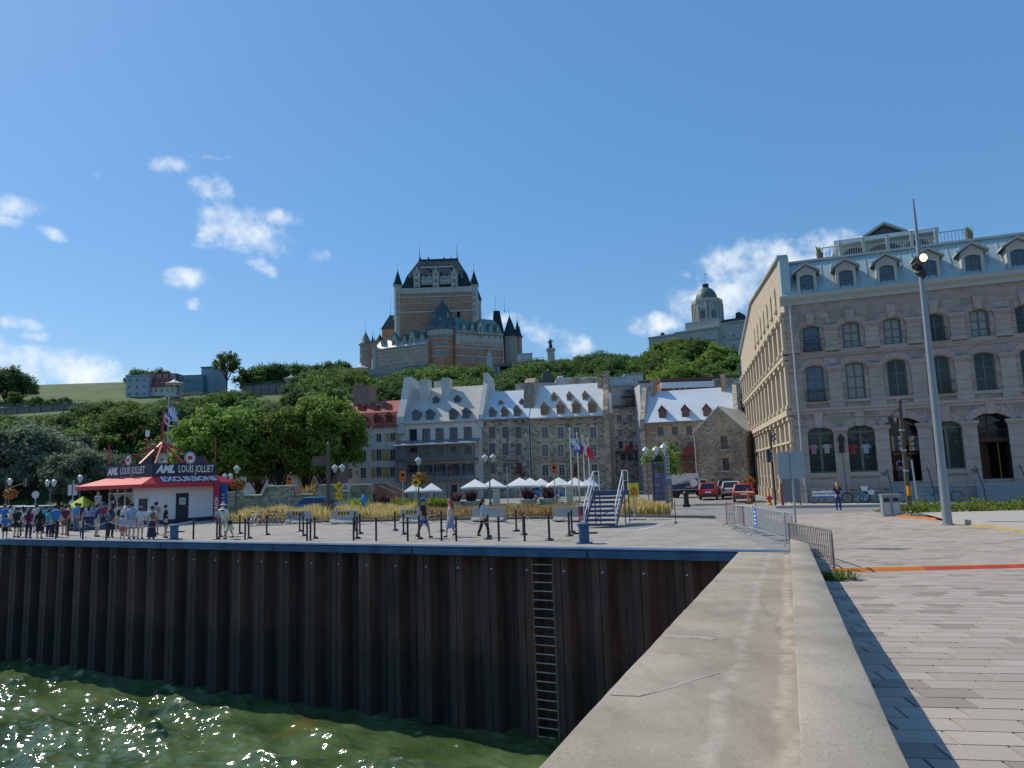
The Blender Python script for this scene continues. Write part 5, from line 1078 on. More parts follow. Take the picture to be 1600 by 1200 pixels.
for za, zb_ in ((590, 680), (735, 825)):
    xa, xb = zp(za, 400, YT).x, zp(zb_, 400, YT).x; b = MB(); b.box(xa, xb, y0-.2, y0+3, zp(0, 445, YT).z, zp(0, 384, YT).z); b.build('loggia', cst, CH_)
    for k in range(5):
        for zy in (402, 436): win((xa+(xb-xa)*(k+.5)/5, y0-.22, zp(0, zy, YT).z), .7, 1.3)
for zx in (495, 605, 650, 765, 808, 905): 
    p = zp(zx, 352, YT); MB().prism([(p.x-.5, p.z-.7), (p.x+.5, p.z-.7), (p.x+.5, p.z+.2), (p.x, p.z+1.1), (p.x-.5, p.z+.2)], y0+1.2, y0+4, 'y').build('roof_dormer', copper2, CH_)
MB().box(zp(575, 290, YT).x, zp(838, 290, YT).x, y0+3.2, y0+3.6, zp(0, 296, YT).z, zp(0, 288, YT).z).build('roof_band', palecop, CH_)
for zx, zy in ((588, 222), (648, 216), (770, 216), (826, 218), (620, 262), (800, 262)): p = zp(zx, zy, YT+5); MB().prism([(p.x-.35, p.z-.4), (p.x+.35, p.z-.4), (p.x, p.z+.6)], p.y-1.0, p.y+3, 'y').build('roof_lucarne', copper2, CH_)
# left rear block
p, q = zp(284, 770, 316), zp(402, 770, 316); zt, zr = p.z, zp(0, 655, 316).z
MB().box(p.x, q.x, p.y, p.y+14, -10, zt).build('rear_wall', brick, CH_); b = MB(); frustum(b, p.x-.4, q.x+.4, p.y-.4, p.y+14.4, zt, zp(322, 0, 316).x, zp(392, 0, 316).x, p.y+5, p.y+9, zr); b.build('rear_roof', copper, CH_); spire(0, (zp(322, 0, 316).x+.3, p.y+6, zr), 9, .08)
MB().box(zp(378, 0, 316).x, zp(392, 0, 316).x, p.y+2, p.y+5, zt, zp(0, 632, 316).z).build('chimney', brick, CH_)
MB().quad((zp(352, 0, 316).x, p.y+2.2, zp(0, 700, 316).z), (zp(378, 0, 316).x, p.y+2.2, zp(0, 700, 316).z), (zp(376, 0, 316).x, p.y+3.6, zp(0, 662, 316).z), (zp(356, 0, 316).x, p.y+3.6, zp(0, 662, 316).z)).build('skylight', pane_cur, CH_)
def wing(pa, Ya, pb, Yb, dep, base_py, eave, ridge, yr, wallm, roofm, rows, dorm, name, big=()):
    f = Fac(pa, Ya, pb, Yb, 560); M = Matrix.Translation(f.o-C0) @ Matrix.Rotation(f.rz, 4, 'Z'); off = C0.z
    zE = f.L(*eave)[1]; zR = f.L(*ridge, yr)[1]; z0 = f.L((pa+pb)/2, base_py)[1]-6
    def put(b, n, m): b.xf(M); b.build(n, m, CH_)
    b = MB(); b.box(0, f.w, 0, dep, z0, zE); put(b, name+'_wall', wallm)
    b = MB(); b.prism([(-.5, zE-.1), (-.5, zE+.1), (yr, zR), (2*yr+.5, zE)], 0, f.w, 'x'); put(b, name+'_roof', roofm)
    b = MB(); b.box(-.05, f.w+.05, -.55, -.0, zE-.5, zE-.1); put(b, 'cornice', cst)
    for r_ in rows:
        for (x, y, w, h) in r_: 
            lx, lz = f.L(x, y); win(M @ Vector((lx, -.01, lz)), w, h, f.rz)
    k = (zR-zE)/(yr+.5)
    for (x, y, w, hw, hp, mm) in dorm:
        q = f.slope(x, y, zE, -.5, zR, yr); b = MB(); yb = q.y+(hw+hp)/k
        b.prism([(q.x-w/2, q.z-.3), (q.x+w/2, q.z-.3), (q.x+w/2, q.z+hw), (q.x, q.z+hw+hp), (q.x-w/2, q.z+hw)], q.y-.1, yb, 'y', 0)
        for s in (-1, 1): b.hexa(((q.x+s*(w/2+.25), q.y-.4, q.z+hw-.3), (q.x, q.y-.4, q.z+hw+hp), (q.x, yb, q.z+hw+hp), (q.x+s*(w/2+.25), yb, q.z+hw-.3), (q.x+s*(w/2+.25), q.y-.4, q.z+hw), (q.x, q.y-.4, q.z+hw+hp+.35), (q.x, yb, q.z+hw+hp+.35), (q.x+s*(w/2+.25), yb, q.z+hw)), 1)
        b.xf(M); b.build('dormer', [mm, copper2], CH_); win(M @ Vector((q.x, q.y-.12, q.z+hw*.45)), min(1.5, w*.7), hw*.85, f.rz)
    for (y, h, m) in big:
        z = f.L((pa+pb)/2, y)[1]; b = MB(); b.box(.0, f.w, -.14, -.0, z, z+h); put(b, 'stone_band', m)
    return f, M
def Z(*a): return [(540+x/5, 360+y/5, w, h) for x, y, w, h in a]
rows = [Z(*[(x, 912+(600-x)*.13, 1.2, 1.2) for x in (300, 318, 380, 432, 450, 470, 488, 535, 560, 582, 612)]), Z(*[(x, 968+(600-x)*.11, 1.3, 1.5) for x in (250, 300, 322, 384, 440, 462, 486, 552, 575, 598)]), Z(*[(x, 1028+(600-x)*.09, 1.3, 1.5) for x in (250, 300, 322, 384, 440, 462, 486, 552, 575, 598)])]
dorm = [(540+380/5, 360+898/5, 2.6, 3.0, 2.6, cst), (540+460/5, 360+888/5, 1.4, 2.0, 2.4, cst), (540+520/5, 360+882/5, 2.6, 3.2, 2.8, cst), (540+600/5, 360+872/5, 1.4, 2.0, 2.4, cst), (540+288/5, 360+908/5, 1.2, 1.6, 1.4, cst)]
wing(586, 312, 668, 300, 15, 575, (628, 541), (640, 516), 9, mat('castle_mixed', (.40, .25, .175), .9, .2, .3, col2=(.46, .32, .24)), palecop, rows, dorm, 'left_wing', [(547, .5, cst), (559, .4, cst), (567, .35, cst)])
rows = [Z(*[(x, 822+(x-880)*.05, 1.2, 1.5) for x in (905, 952, 1000, 1050, 1068, 1118, 1165, 1205)]), Z(*[(x, 872+(x-880)*.06, 1.0, 1.6) for x in (908, 932, 955, 978, 1002, 1025, 1050, 1073, 1096, 1120, 1143, 1166, 1190, 1212)]), Z(*[(x, 935+(x-880)*.06, 1.3, 1.6) for x in (918, 980, 1000, 1050, 1072, 1128, 1150, 1195)]), Z(*[(x, 1006+(x-880)*.03, 1.3, 1.9) for x in (918, 980, 1000, 1050, 1072, 1128, 1150, 1200)])]
dorm = [(540+x/5, 360+y/5, 1.5, 1.8, 2.4, cst) for x, y in ((925, 790), (990, 793), (1135, 800), (1193, 806))]+[(540+1055/5, 360+806/5, 2.4, 3.6, 2.4, cst)]
fw_, Mw = wing(713, 300, 787, 311, 15, 568, (750, 520), (760, 499), 8, brick, copper2, rows, dorm, 'right_wing', [(531.5, 1.2, cst), (545, .5, cst), (558, .4, cst)])
b = MB(); zA, zB = fw_.L(750, 540)[1], fw_.L(750, 524)[1]; b.box(.1, fw_.w, -.08, 0, zA, zB); b.xf(Mw); b.build('stone_band', cst, CH_)
# round corner tower in the middle
c = zp(755, 900, 303); r_ = 6.6; cy = c.y+3; ze_ = zp(755, 768, 300).z
MB().lathe([(r_, -9), (r_, zp(0, 850, 300).z)], 28, (c.x, cy, 0)).build('round_tower_wall', brick, CH_, smooth='auto')
MB().lathe([(r_+.05, zp(0, 850, 300).z), (r_+.7, zp(0, 815, 300).z), (r_+.7, ze_)], 28, (c.x, cy, 0)).build('round_tower_gallery', cst, CH_, smooth='auto')
MB().lathe([(r_+1.1, ze_-.1), (r_+.9, ze_+.3), (r_*.55, ze_+(zp(0, 640, 300).z-ze_)*.98), (.1, zp(0, 540, 300).z)], 28, (c.x, cy, 0)).build('round_tower_roof', mat('blue_copper', (.055, .085, .095), .7, .2, .2, spec=.1), CH_, smooth='auto')
MB().lathe([(.12, 0), (.3, .5), (.05, 1.5), (.02, 4)], 6, (c.x, cy, zp(0, 542, 300).z)).build('spire', copper2, CH_)
for zy in (870, 935, 1000): MB().lathe([(r_+.09, -.18), (r_+.09, .18)], 28, (c.x, cy, zp(0, zy, 300).z)).build('stone_band', cst, CH_)
for zy, hh, al in ((790, 1.4, (-48, -30, -8, 6, 34, 50)), (850, 1.5, (-45, -34, -16, -6, 8, 18, 36, 46)), (912, 1.8, (-22, -12, 10, 20, 48)), (983, 2.4, (-24, -14, -3, 8, 18, 46))):
    for a_ in al:
        ra = R(a_); rr_ = r_+(.7 if zy < 815 else .3 if zy < 860 else 0); p = Vector((c.x+math.sin(ra)*rr_, cy-math.cos(ra)*rr_, zp(0, zy, 300).z)); win(p, 1.15, hh, ra)
for a_, zy, w in ((-38, 705, 1.0), (-4, 730, 1.5), (34, 690, 1.0)):
    ra = R(a_); rr_ = 4.9 if w > 1.2 else 4.3; b = MB(); b.prism([(-w/2, -1.1), (w/2, -1.1), (w/2, .8), (0, 2.2), (-w/2, .8)], -.8, 2.5, 'y'); b.xf(Matrix.Translation((c.x+math.sin(ra)*rr_, cy-math.cos(ra)*rr_, zp(0, zy, 300).z)) @ Matrix.Rotation(ra, 4, 'Z')); b.build('roof_dormer', copper2, CH_)
MB().box(*sorted((zp(850, 0, 306).x, zp(874, 0, 306).x)), zp(850, 0, 306).y+4, zp(850, 0, 306).y+6, 0, zp(0, 645, 306).z).build('chimney', mat('tan_brick', (.33, .25, .17), .9), CH_)
def turret(zx, r_, zyb, zyt, zyp, Y, m, rm, n=10, sp=6, wins=()):
    c = zp(zx, zyb, Y); zt = zp(zx, zyt, Y).z; pk = zp(zx, zyp, Y).z; MB().lathe([(r_, c.z-6), (r_, zt-.8), (r_+.3, zt-.2), (r_+.3, zt)], n, (c.x, c.y+r_, 0)).build('turret_wall', m, CH_)
    MB().lathe([(r_+.6, zt), (r_*.8, zt+(pk-zt)*.28), (.08, pk)], n, (c.x, c.y+r_, 0)).build('turret_roof', rm, CH_); spire(0, (c.x, c.y+r_, pk-.2), sp, .06)
    for a_, zy in wins: ra = R(a_); win((c.x+math.sin(ra)*r_, c.y+r_-math.cos(ra)*r_, zp(zx, zy, Y).z), 1.1, 1.5, ra)
mixm = mat('castle_mixed', (0, 0, 0))
turret(148, 2.7, 1085, 882, 782, 312, mixm, mat('grey_copper', (.12, .13, .13), .6, .1), 12, 5, [(a_, z_) for a_ in (-42, -8, 28) for z_ in (905, 945, 1000, 1050)])
turret(222, .95, 1085, 910, 835, 311, cst, copper2, 8, 4); turret(208, .7, 900, 880, 820, 318, cst, copper, 6, 3); turret(262, 2.0, 900, 860, 805, 322, brick, copper, 4, 3)
turret(1292, 3.1, 1040, 822, 652, 311, mat('castle_lightmix', (.30, .235, .19), .9, .12, .3), copper, 8, 5, [(a_, z_) for a_ in (-22, 8) for z_ in (845, 897, 950, 1010)])
turret(1352, 1.7, 1040, 828, 700, 316, brick, copper, 8, 4, [(a_, z_) for a_ in (-10, 20) for z_ in (850, 900, 955)]); turret(1368, .9, 1040, 830, 755, 318, brick, copper, 8, 3)
p, q = zp(1136, 720, 322), zp(1246, 720, 322); b = MB(); frustum(b, p.x, q.x, p.y, p.y+12, p.z-8, p.x+1.2, q.x-2.4, p.y+3, p.y+8, zp(0, 655, 322).z); b.build('rear_roof', copper, CH_)
for zx in (1152, 1222): spire(0, (zp(zx, 0, 322).x, p.y+5, zp(0, 657, 322).z), 9, .07)
# podium with dark arcade
f = Fac(576, 306, 668, 297, 575); M = Matrix.Translation(f.o-C0) @ Matrix.Rotation(f.rz, 4, 'Z'); zA, zB = f.L(620, 586)[1], f.L(620, 575)[1]
b = MB(); b.box(0, f.w, -2, 6, zA-8, zB); b.xf(M); b.build('podium', mat('podium_dark', (.10, .12, .15), .6, .15, .3), CH_)
for i in range(9): win(M @ Vector((f.w*(i+.5)/14, -2.03, (zA+zB)/2+.3)), 1.5, 2.0, f.rz)
# ---------------------------------------------------------------- domed post office
f = Fac(1014, 268, 1175, 246, 540); PO = E('domed_building', 'grey stone public building with clock drum and dark green dome on the hill', 'building', f.o, f.rz)
pst = mat('post_stone', (.36, .35, .315), .9, .12, .3); pst2 = mat('post_trim', (.38, .37, .335), .9, .08, .3)
def PL(zx, zy, y=0): return f.L(960+zx/6.668, 420+zy/6.668, y)
zt = PL(500, 708)[1]; zbm = 18
b = MB(); b.box(0, f.w, 0, 18, zbm, zt); b.build('main_wall', pst, PO)
xa, xb = PL(650, 700)[0], PL(1090, 700)[0]; z2 = PL(880, 650)[1]; MB().box(xa, xb, -1.5, 16, zbm, z2).build('central_block', pst, PO)
b = MB(); zpa = PL(870, 760, -1.5)[1]; b.prism([(PL(770, 740)[0], zpa), (PL(1080, 760)[0], zpa), (PL(890, 700)[0], zpa+2.6)], -2.1, -1.5, 'y'); b.build('pediment', pst2, PO)
for x0_, x1_, z in ((0, xa, zt), (xb, f.w, zt+1.2), (xa, xb, z2)): MB().box(x0_-.2, x1_+.2, -1.9 if z == z2 else -.4, 16.3 if z == z2 else 18.3, z-.02 if z != z2 else z, z+.5).build('cornice', pst2, PO)
MB().box(xb, f.w, .0, 18, zt, zt+1.2).build('attic', pst, PO); MB().box(xb+1, f.w, 1, 12, zt+1.7, zt+3.0).build('attic_roof', copper, PO)
for z in (PL(430, 840)[1],): MB().box(-.1, f.w, -.25, 0, z, z+.4).build('string_course', pst2, PO)
for zx, zy in ((435, 800), (438, 895), (1143, 716), (1242, 705), (1150, 815), (1245, 805), (860, 740)):
    x, z = PL(zx, zy); inst('window', WIN, PO, (x, -1.62 if zx == 860 else -.02, z), 0, (1.2, 1, 1.9))
x, z = PL(487, 712); MB().lathe([(.5, 0), (.5, .6), (.9, 1.0), (.9, 1.5), (.3, 2.2)], 8, (x, 1.5, z-.2)).build('finial', copper, PO)
xc = PL(902, 500)[0]; yc = 7.0; s_ = 257/F
def pz(zy): return f.L(1095, 420+zy/6.668, yc)[1]
R1 = 5.6
MB().box(xc-6.4, xc+6.4, yc-6.4, yc+6.4, z2, pz(580)).build('drum_base', pst, PO)
MB().lathe([(R1-.4, pz(580)), (R1-.4, pz(375)), (R1+.1, pz(370)), (R1+.1, pz(345)), (R1-.6, pz(340))], 8, (xc, yc, 0), a0=R(22.5)).build('drum', pst2, PO)
MB().lathe([(R1+.05, -.35), (R1+.15, .35)], 8, (xc, yc, pz(372)), a0=R(22.5)).build('drum_cornice', pst2, PO)
for k in range(8):
    a_ = R(22.5+45*k)
    for da in (-.13, .13): MB().tube((xc+(R1-.1)*math.cos(a_+da), yc+(R1-.1)*math.sin(a_+da), pz(578)), (xc+(R1-.1)*math.cos(a_+da), yc+(R1-.1)*math.sin(a_+da), pz(390)), .34).build('column', pst2, PO)
for a_ in (-55, -5, 42):
    ra = R(a_); ax = R1*math.cos(R(22.5))-.38
    b = MB(); b.box(-.75, .75, -.06, .05, pz(545), pz(470)); b.xf(Matrix.Translation((xc, yc, 0)) @ Matrix.Rotation(R(round(a_/45)*45), 4, 'Z') @ Matrix.Translation((0, -ax, 0))); b.build('drum_window', wdark, PO)
rdome = 3.95; zd = pz(340); zt_ = pz(205); b = MB(); b.lathe([(rdome*1.03, zd-.3), (rdome, zd)]+[(rdome*math.cos(t_), zd+(zt_-zd)*math.sin(t_)) for t_ in [i*math.pi/2/9 for i in range(1, 9)]]+[(.9, zt_)], 20, (xc, yc, 0)); b.build('dome', mat('dome_copper', (.075, .105, .09), .5, .2, .3, metal=.2), PO, smooth='auto')
MB().lathe([(.95, 0), (1.15, .5), (1.0, 1.1), (1.25, 1.2), (1.25, 1.5)], 10, (xc, yc, zt_-.3)).build('dome_lantern', copper, PO)
MB().tube((xc, yc, zt_+1), (xc, yc, pz(0)), .10, .05).build('flagpole', STEEL(), PO); MB().box(xc, xc+.9, yc-.02, yc+.02, pz(75), pz(58)).build('flag', WHITE(), PO)
b = MB(); b.lathe([(.01, -.1), (1.15, -.1), (1.15, .05), (.01, .05)], 20); b.xf(Matrix.Translation((xc, yc-R1*math.cos(R(22.5))-.0, pz(415))) @ Matrix.Rotation(R(90), 4, 'X')); b.build('clock_face', mat('clock_white', (.5, .52, .52), .5), PO)
b = MB(); b.box(-.06, .06, -.02, .02, -.1, .8); b.box(-.1, .55, -.02, .02, -.06, .06); b.xf(Matrix.Translation((xc, yc-R1*math.cos(R(22.5))-.14, pz(415)))); b.build('clock_hands', BLACK(), PO)
MB().prism([(PL(1085, 600)[0], PL(0, 620)[1]), (PL(1170, 600)[0], PL(0, 620)[1]), (PL(1160, 600)[0], PL(0, 560)[1]), (PL(1125, 600)[0], PL(0, 535)[1]), (PL(1088, 600)[0], PL(0, 545)[1])], 20, 24, 'y').build('rear_turret', copper, PO)
# ---------------------------------------------------------------- statue, obelisk, funicular, pavilions, cliff houses
p = P(861, 562, 262); g = terrain_z(p.x, p.y); t = E('statue_monument', 'tall stone plinth with dark bronze standing statue on the terrace', 'monument', (p.x, p.y, g))
zt = ZAT(861, 545, 262)-g; zh = ZAT(861, 529, 262)-g
b = MB(); b.box(-2, 2, -2, 2, -2, zt-6); b.box(-1.3, 1.3, -1.3, 1.3, zt-6, zt-.8); b.box(-1.6, 1.6, -1.6, 1.6, zt-.8, zt); b.build('plinth', cst, t)
b = MB(); h = zh-zt; b.path([(0, 0, zt), (.05, 0, zt+h*.3), (0, 0, zt+h*.55), (0, 0, zt+h*.78), (0, 0, zt+h*.86), (0, 0, zt+h*.95), (0, 0, zt+h)], [.75, .7, .5, .62, .22, .3, .1], 10); b.path([(-.5, 0, zt+h*.78), (-.9, -.2, zt+h*.6), (-.6, -.4, zt+h*.5)], [.2, .17, .12], 6); b.path([(.5, 0, zt+h*.78), (1.0, -.2, zt+h*.72), (1.3, -.3, zt+h*.66)], [.2, .17, .12], 6); b.build('statue', mat('bronze', (.03, .032, .03), .5), t, smooth=True)
p = P(766, 600, 250); g = terrain_z(p.x, p.y); zt = ZAT(766, 548, 250)-g; t = E('obelisk', 'pale stone obelisk rising from the hillside trees below the castle', 'monument', (p.x, p.y, g))
b = MB(); frustum(b, -1.35, 1.35, -1.35, 1.35, 4, -.75, .75, -.75, .75, zt-1.5); frustum(b, -.75, .75, -.75, .75, zt-1.5, -.04, .04, -.04, .04, zt); b.build('shaft', mat('pale_granite', (.42, .42, .40), .8, .08, .4), t); MB().box(-2, 2, -2, 2, -2, 4.2).build('base', cst, t)
p = P(790, 590, 240); t = E('funicular_station', 'dark open funicular station with pale blue side panels on the slope', 'station', (p.x, p.y, terrain_z(p.x, p.y)))
zA, zB = ZAT(790, 596, 240)-t.location.z, ZAT(790, 571, 240)-t.location.z; wd = 11*240/F
b = MB(); b.box(-wd, wd, 0, 6, zB-.5, zB); b.box(-wd*.75, wd*.75, 4, 5, zA-6, zB-.5); b.build('roof_and_back', mat('station_dark', (.03, .035, .045), .6), t)
for s in (-1, 1): MB().box(s*wd*.95-.35, s*wd*.95+.35, -.3, 5, zA-1, zB-.5).build('side_panel', mat('station_blue', (.22, .33, .38), .4), t)
b = MB(); b.hexa([(-1.2, -14, zA-14), (1.2, -14, zA-14), (1.2, 3, zA-1), (-1.2, 3, zA-1), (-1.2, -14, zA-13.4), (1.2, -14, zA-13.4), (1.2, 3, zA-.4), (-1.2, 3, zA-.4)]); b.build('track', BLACK(), t)
def terrace(pxa, pya, pxb, pyb, Y, hh, label, m, n=8):
    a, c = P(pxa, pya, Y), P(pxb, pyb, Y); t = E('retaining_wall', label, 'wall', (a.x, a.y, a.z)); d = c-a; L_ = math.hypot(d.x, d.y)
    b = MB(); b.hexa([(0, 0, -hh), (d.x, d.y, d.z-hh), (d.x, d.y+4, d.z-hh), (0, 4, -hh), (0, 0, 0), (d.x, d.y, d.z), (d.x, d.y+4, d.z), (0, 4, 0)]); b.build('wall', m, t)
    for i in range(n+1):
        q = d*(i/n); MB().box(q.x-.5, q.x+.5, q.y-.5, q.y-.02, q.z-hh, q.z-.2).build('buttress', m, t)
    b = MB(); b.beam((0, 0, .9), (d.x, d.y, d.z+.9), .12); b.beam((0, 0, .1), (d.x, d.y, d.z+.1), .5, .3)
    for i in range(n*3+1): q = d*(i/(n*3)); b.box(q.x-.05, q.x+.05, q.y-.05, q.y+.05, q.z, q.z+.95)
    b.build('railing', mat('rail_grey', (.12, .13, .13), .6), t)
wst = mat('terrace_stone', (.19, .165, .14), .9, .2, .15, .3)
terrace(380, 604, 478, 596, 246, 5.5, 'grey stone terrace retaining wall with railing among the hillside trees', wst)
terrace(-30, 641, 135, 630, 222, 5.5, 'long brown buttressed retaining wall on the left hillside below the grass slope', wst, 9)
terrace(742, 574, 850, 562, 272, 5, 'terrace wall and railing running right from the castle', wst, 7)
def pavilion(px, py, Y, w, label):
    p = P(px, py, Y); t = E('terrace_pavilion', label, 'pavilion', p); m_ = mat('pavilion_metal', (.42, .43, .40), .5, .08)
    MB().lathe([(w, 0), (w*1.02, .15), (w*.45, w*.22), (w*.2, w*.38), (.05, w*.62)], 10, (0, 0, 0)).build('roof', m_, t)
    MB().tube((0, 0, w*.6), (0, 0, w*.6+4), .05).build('finial', m_, t)
    for k in range(8): a_ = R(45*k+20); MB().tube((w*.8*math.cos(a_), w*.8*math.sin(a_), -4.2), (w*.8*math.cos(a_), w*.8*math.sin(a_), .05), .1, n=5).build('column', m_, t)
    MB().lathe([(w*.95, -4.6), (w*.95, -4.2)], 10).build('floor', cst, t); MB().lathe([(w*.8, -9), (w*.8, -4.6)], 10).build('base', wst, t)
pavilion(564.5, 577, 287, 4.2, 'white terrace pavilion with tent roof left of the castle')
pavilion(455, 592, 250, 2.6, 'white terrace pavilion with tent roof among the skyline trees')
pavilion(273, 600, 238, 3.2, 'white terrace pavilion with tent roof before the cliff houses')
def cliff_house(pxa, pxb, pyt, pyb, Y, wallm, roofm, label, rows, mans=0, gm=None):
    a, c = P(pxa, pyb, Y), P(pxb, pyb, Y); zt = ZAT((pxa+pxb)/2, pyt, Y); t = E('cliff_house', label, 'house', (a.x, a.y, a.z)); w = c.x-a.x; h = zt-a.z
    MB().box(0, w, 0, 12, -6, h-mans).build('wall', wallm, t)
    if mans: b = MB(); frustum(b, -.2, w+.2, -.3, 12.2, h-mans, .4, w-.4, 1.2, 11, h); b.build('mansard', roofm, t)
    else: MB().box(-.2, w+.2, -.3, 12.2, h, h+.5).build('roof', roofm, t)
    for r_, n in rows:
        for i in range(n): inst('window', WIN, t, (w*(i+.5)/n, -.02 if r_*h < h-mans else .25, h*r_), 0, (w/n*.5, 1, min(2.2, h*.16)))
wh = mat('house_white', (.5, .5, .46), .8, .06)
cliff_house(196, 231, 588, 622, 250, mat('house_blue_brick', (.30, .36, .44), .8, .1, .3), mat('house_pale_blue', (.24, .31, .40), .6), 'blue-grey cliff house with flat roof and wide windows', [(.82, 3), (.5, 3), (.18, 3)])
cliff_house(231, 274, 583, 617, 252, mat('house_cream', (.62, .56, .42), .8, .06), mat('house_red_mansard', (.19, .07, .06), .7), 'cream cliff house with dark red mansard roof', [(.86, 4), (.5, 5), (.2, 5)], 5)
cliff_house(274, 316, 585, 615, 254, mat('house_brown', (.40, .29, .22), .8, .1), mat('house_teal_mansard', (.08, .16, .20), .6), 'brown cliff house with teal mansard roof', [(.82, 4), (.35, 4)], 6)
cliff_house(314, 333, 575, 606, 258, mat('house_slate', (.20, .29, .38), .7, .08), mat('house_slate_roof', (.10, .15, .2), .6), 'slate blue windowless tall block beside the teal mansard house', [])
cliff_house(246, 298, 707, 728, 112, mat('house_cream', (0, 0, 0)), mat('dark_red_roof', (0, 0, 0)), 'low cream house glimpsed behind the red kiosk truss', [(.5, 4)])
# terrace level buildings right of the castle
f, H, zt = simple_block('terrace_building', 'low pale terrace building with railings right of the castle', 815, 838, 553, 275, 8, mat('pale_grey_panel', (0, 0, 0)), bluegr)
MB().box(0, f.w, -.5, 0, zt-6, zt-5).build('band', dkslate, H)

# ================================================================== trees
def tree_parts(seed, H, Rx, base, lm, nl, nclu, per, ls, bark, airy=1.0, flat=1.0):
    rg = np.random.RandomState(seed); rr = random.Random(seed); b = MB(); cz0 = H*base; ch = (H-cz0)/2
    # limbs
    b.path([(0, 0, -1.5), (0, 0, .2), (rr.uniform(-.2, .2), rr.uniform(-.2, .2), cz0*.7), (rr.uniform(-.4, .4), rr.uniform(-.4, .4), cz0+ch*.5), (0, 0, cz0+ch*1.3)], [H*.03, H*.024, H*.019, H*.013, H*.004], 8)
    lob = []
    for i in range(nl):
        a = 2*math.pi*(i*.618)+rr.uniform(-.4, .4); v = -.75+1.7*((i+.5)/nl); ring = math.sqrt(max(.05, 1-min(1, abs(v))**2)); rad = Rx*ring*rr.uniform(.55, .78)
        c = Vector((rad*math.cos(a), rad*math.sin(a), cz0+ch+ch*v*.72)); lob.append((c, Rx*rr.uniform(.30, .46)))
        s = Vector((0, 0, cz0*rr.uniform(.55, 1.0)+ch*.3*max(0, v))); mid = s.lerp(c, .5)+Vector((0, 0, ch*.12)); b.path([s, mid, c], [H*.011, H*.007, H*.003], 5)
    trunk = b.mesh('trunk', bark, smooth=True)
    C = []; 
    for (c, r_) in lob:
        n = nclu//nl
        d = rg.normal(size=(n, 3)); d /= np.linalg.norm(d, axis=1)[:, None]; d[:, 2] = np.where(d[:, 2] < -.35, -d[:, 2]*.5, d[:, 2])
        rad = r_*(rg.rand(n, 1) ** .35); C.append(np.array(c)+d*rad*np.array([1, 1, .8*flat]))
    C = np.concatenate(C); nc = len(C); lv = np.repeat(C, per, 0)+rg.normal(size=(nc*per, 3))*Rx*.075*airy
    N = len(lv); ctr = np.array([0, 0, cz0+ch*.8]); out = lv-ctr; out /= np.linalg.norm(out, axis=1)[:, None]+1e-6
    nrm = out*.55+rg.normal(size=(N, 3))*.55+np.array([0, 0, .45]); nrm /= np.linalg.norm(nrm, axis=1)[:, None]
    t = np.cross(nrm, rg.normal(size=(N, 3))); t /= np.linalg.norm(t, axis=1)[:, None]+1e-6; bt = np.cross(nrm, t); sz = ls*(.55+.9*rg.rand(N, 1))
    V = np.stack([lv-t*sz, lv-bt*sz*.55+nrm*sz*.12, lv+t*sz, lv+bt*sz*.55+nrm*sz*.12], 1).reshape(-1, 3)
    me = bpy.data.meshes.new('crown'); me.vertices.add(len(V)); me.vertices.foreach_set('co', V.ravel()); me.loops.add(N*4); me.loops.foreach_set('vertex_index', np.arange(N*4)); me.polygons.add(N); me.polygons.foreach_set('loop_start', np.arange(0, N*4, 4)); me.polygons.foreach_set('loop_total', np.full(N, 4)); me.update(calc_edges=True); me.materials.append(lm)
    return trunk, me, H
bark = mat('bark', (.055, .045, .035), .95, .25, 3, .5)
Lb = leafmat('leaf_bright', (.075, .14, .020), (.17, .25, .045)); Ld = leafmat('leaf_dark', (.034, .070, .024), (.08, .125, .038)); Lg = leafmat('leaf_silver', (.07, .10, .055), (.15, .185, .115)); Lm = leafmat('leaf_mid', (.05, .10, .022), (.115, .17, .038))
def tree(v, loc, s, label, group, rz=None, name='tree', sxy=1.0):
    tr, cr, H = v; t = E(name, label, 'tree', loc, rz if rz is not None else rnd.uniform(0, 6.28), group); t.scale = (s*sxy, s*sxy, s); inst('trunk', tr, t); inst('crown', cr, t); return t
PARK = [tree_parts(100+i, 13, 5.6, .15, Lb, 18, 900, 26, .25, bark, .95) for i in range(3)]
for i, (px, pt, Y, sxy, lab) in enumerate(((345, 632, 84, 1.02, 'bright green park tree behind the red kiosk awning'), (437, 638, 86, .92, 'bright green park tree with forked trunk behind the stone rampart'), (507, 612, 88, .80, 'tall bright green park tree reaching the house with red roof'), (402, 650, 92, .85, 'bright green park tree between the forked tree and the kiosk'), (478, 640, 95, .75, 'bright green park tree before the rough stone gable'))):
    p = P(px, 760, Y); zt = ZAT(px, pt, Y); tree(PARK[i % 3], (p.x, p.y, 0), zt/13, lab, None, .8+i*1.9, 'park_tree', sxy)
SIL = [tree_parts(200+i, 12, 5.6, .16, Lg, 16, 560, 22, .27, bark) for i in range(2)]
for i, (px, pt, Y) in enumerate(((-20, 668, 98), (50, 660, 101), (118, 700, 96), (168, 706, 100), (215, 725, 112), (92, 672, 112), (-60, 650, 108), (270, 690, 118))):
    p = P(px, 760, Y); zt = ZAT(px, pt, Y); tree(SIL[i % 2], (p.x, p.y, 0), zt/12, 'silvery green broad tree at the foot of the wooded hill', 'silvery trees at the foot of the hill', name='roadside_tree')
HILL = [tree_parts(300+i, 12, 5.0+.5*(i % 3), .08, (Ld, Lm, Ld, Lm, Lb)[i], 13, 330, 20, .33, bark, 1.05) for i in range(5)]
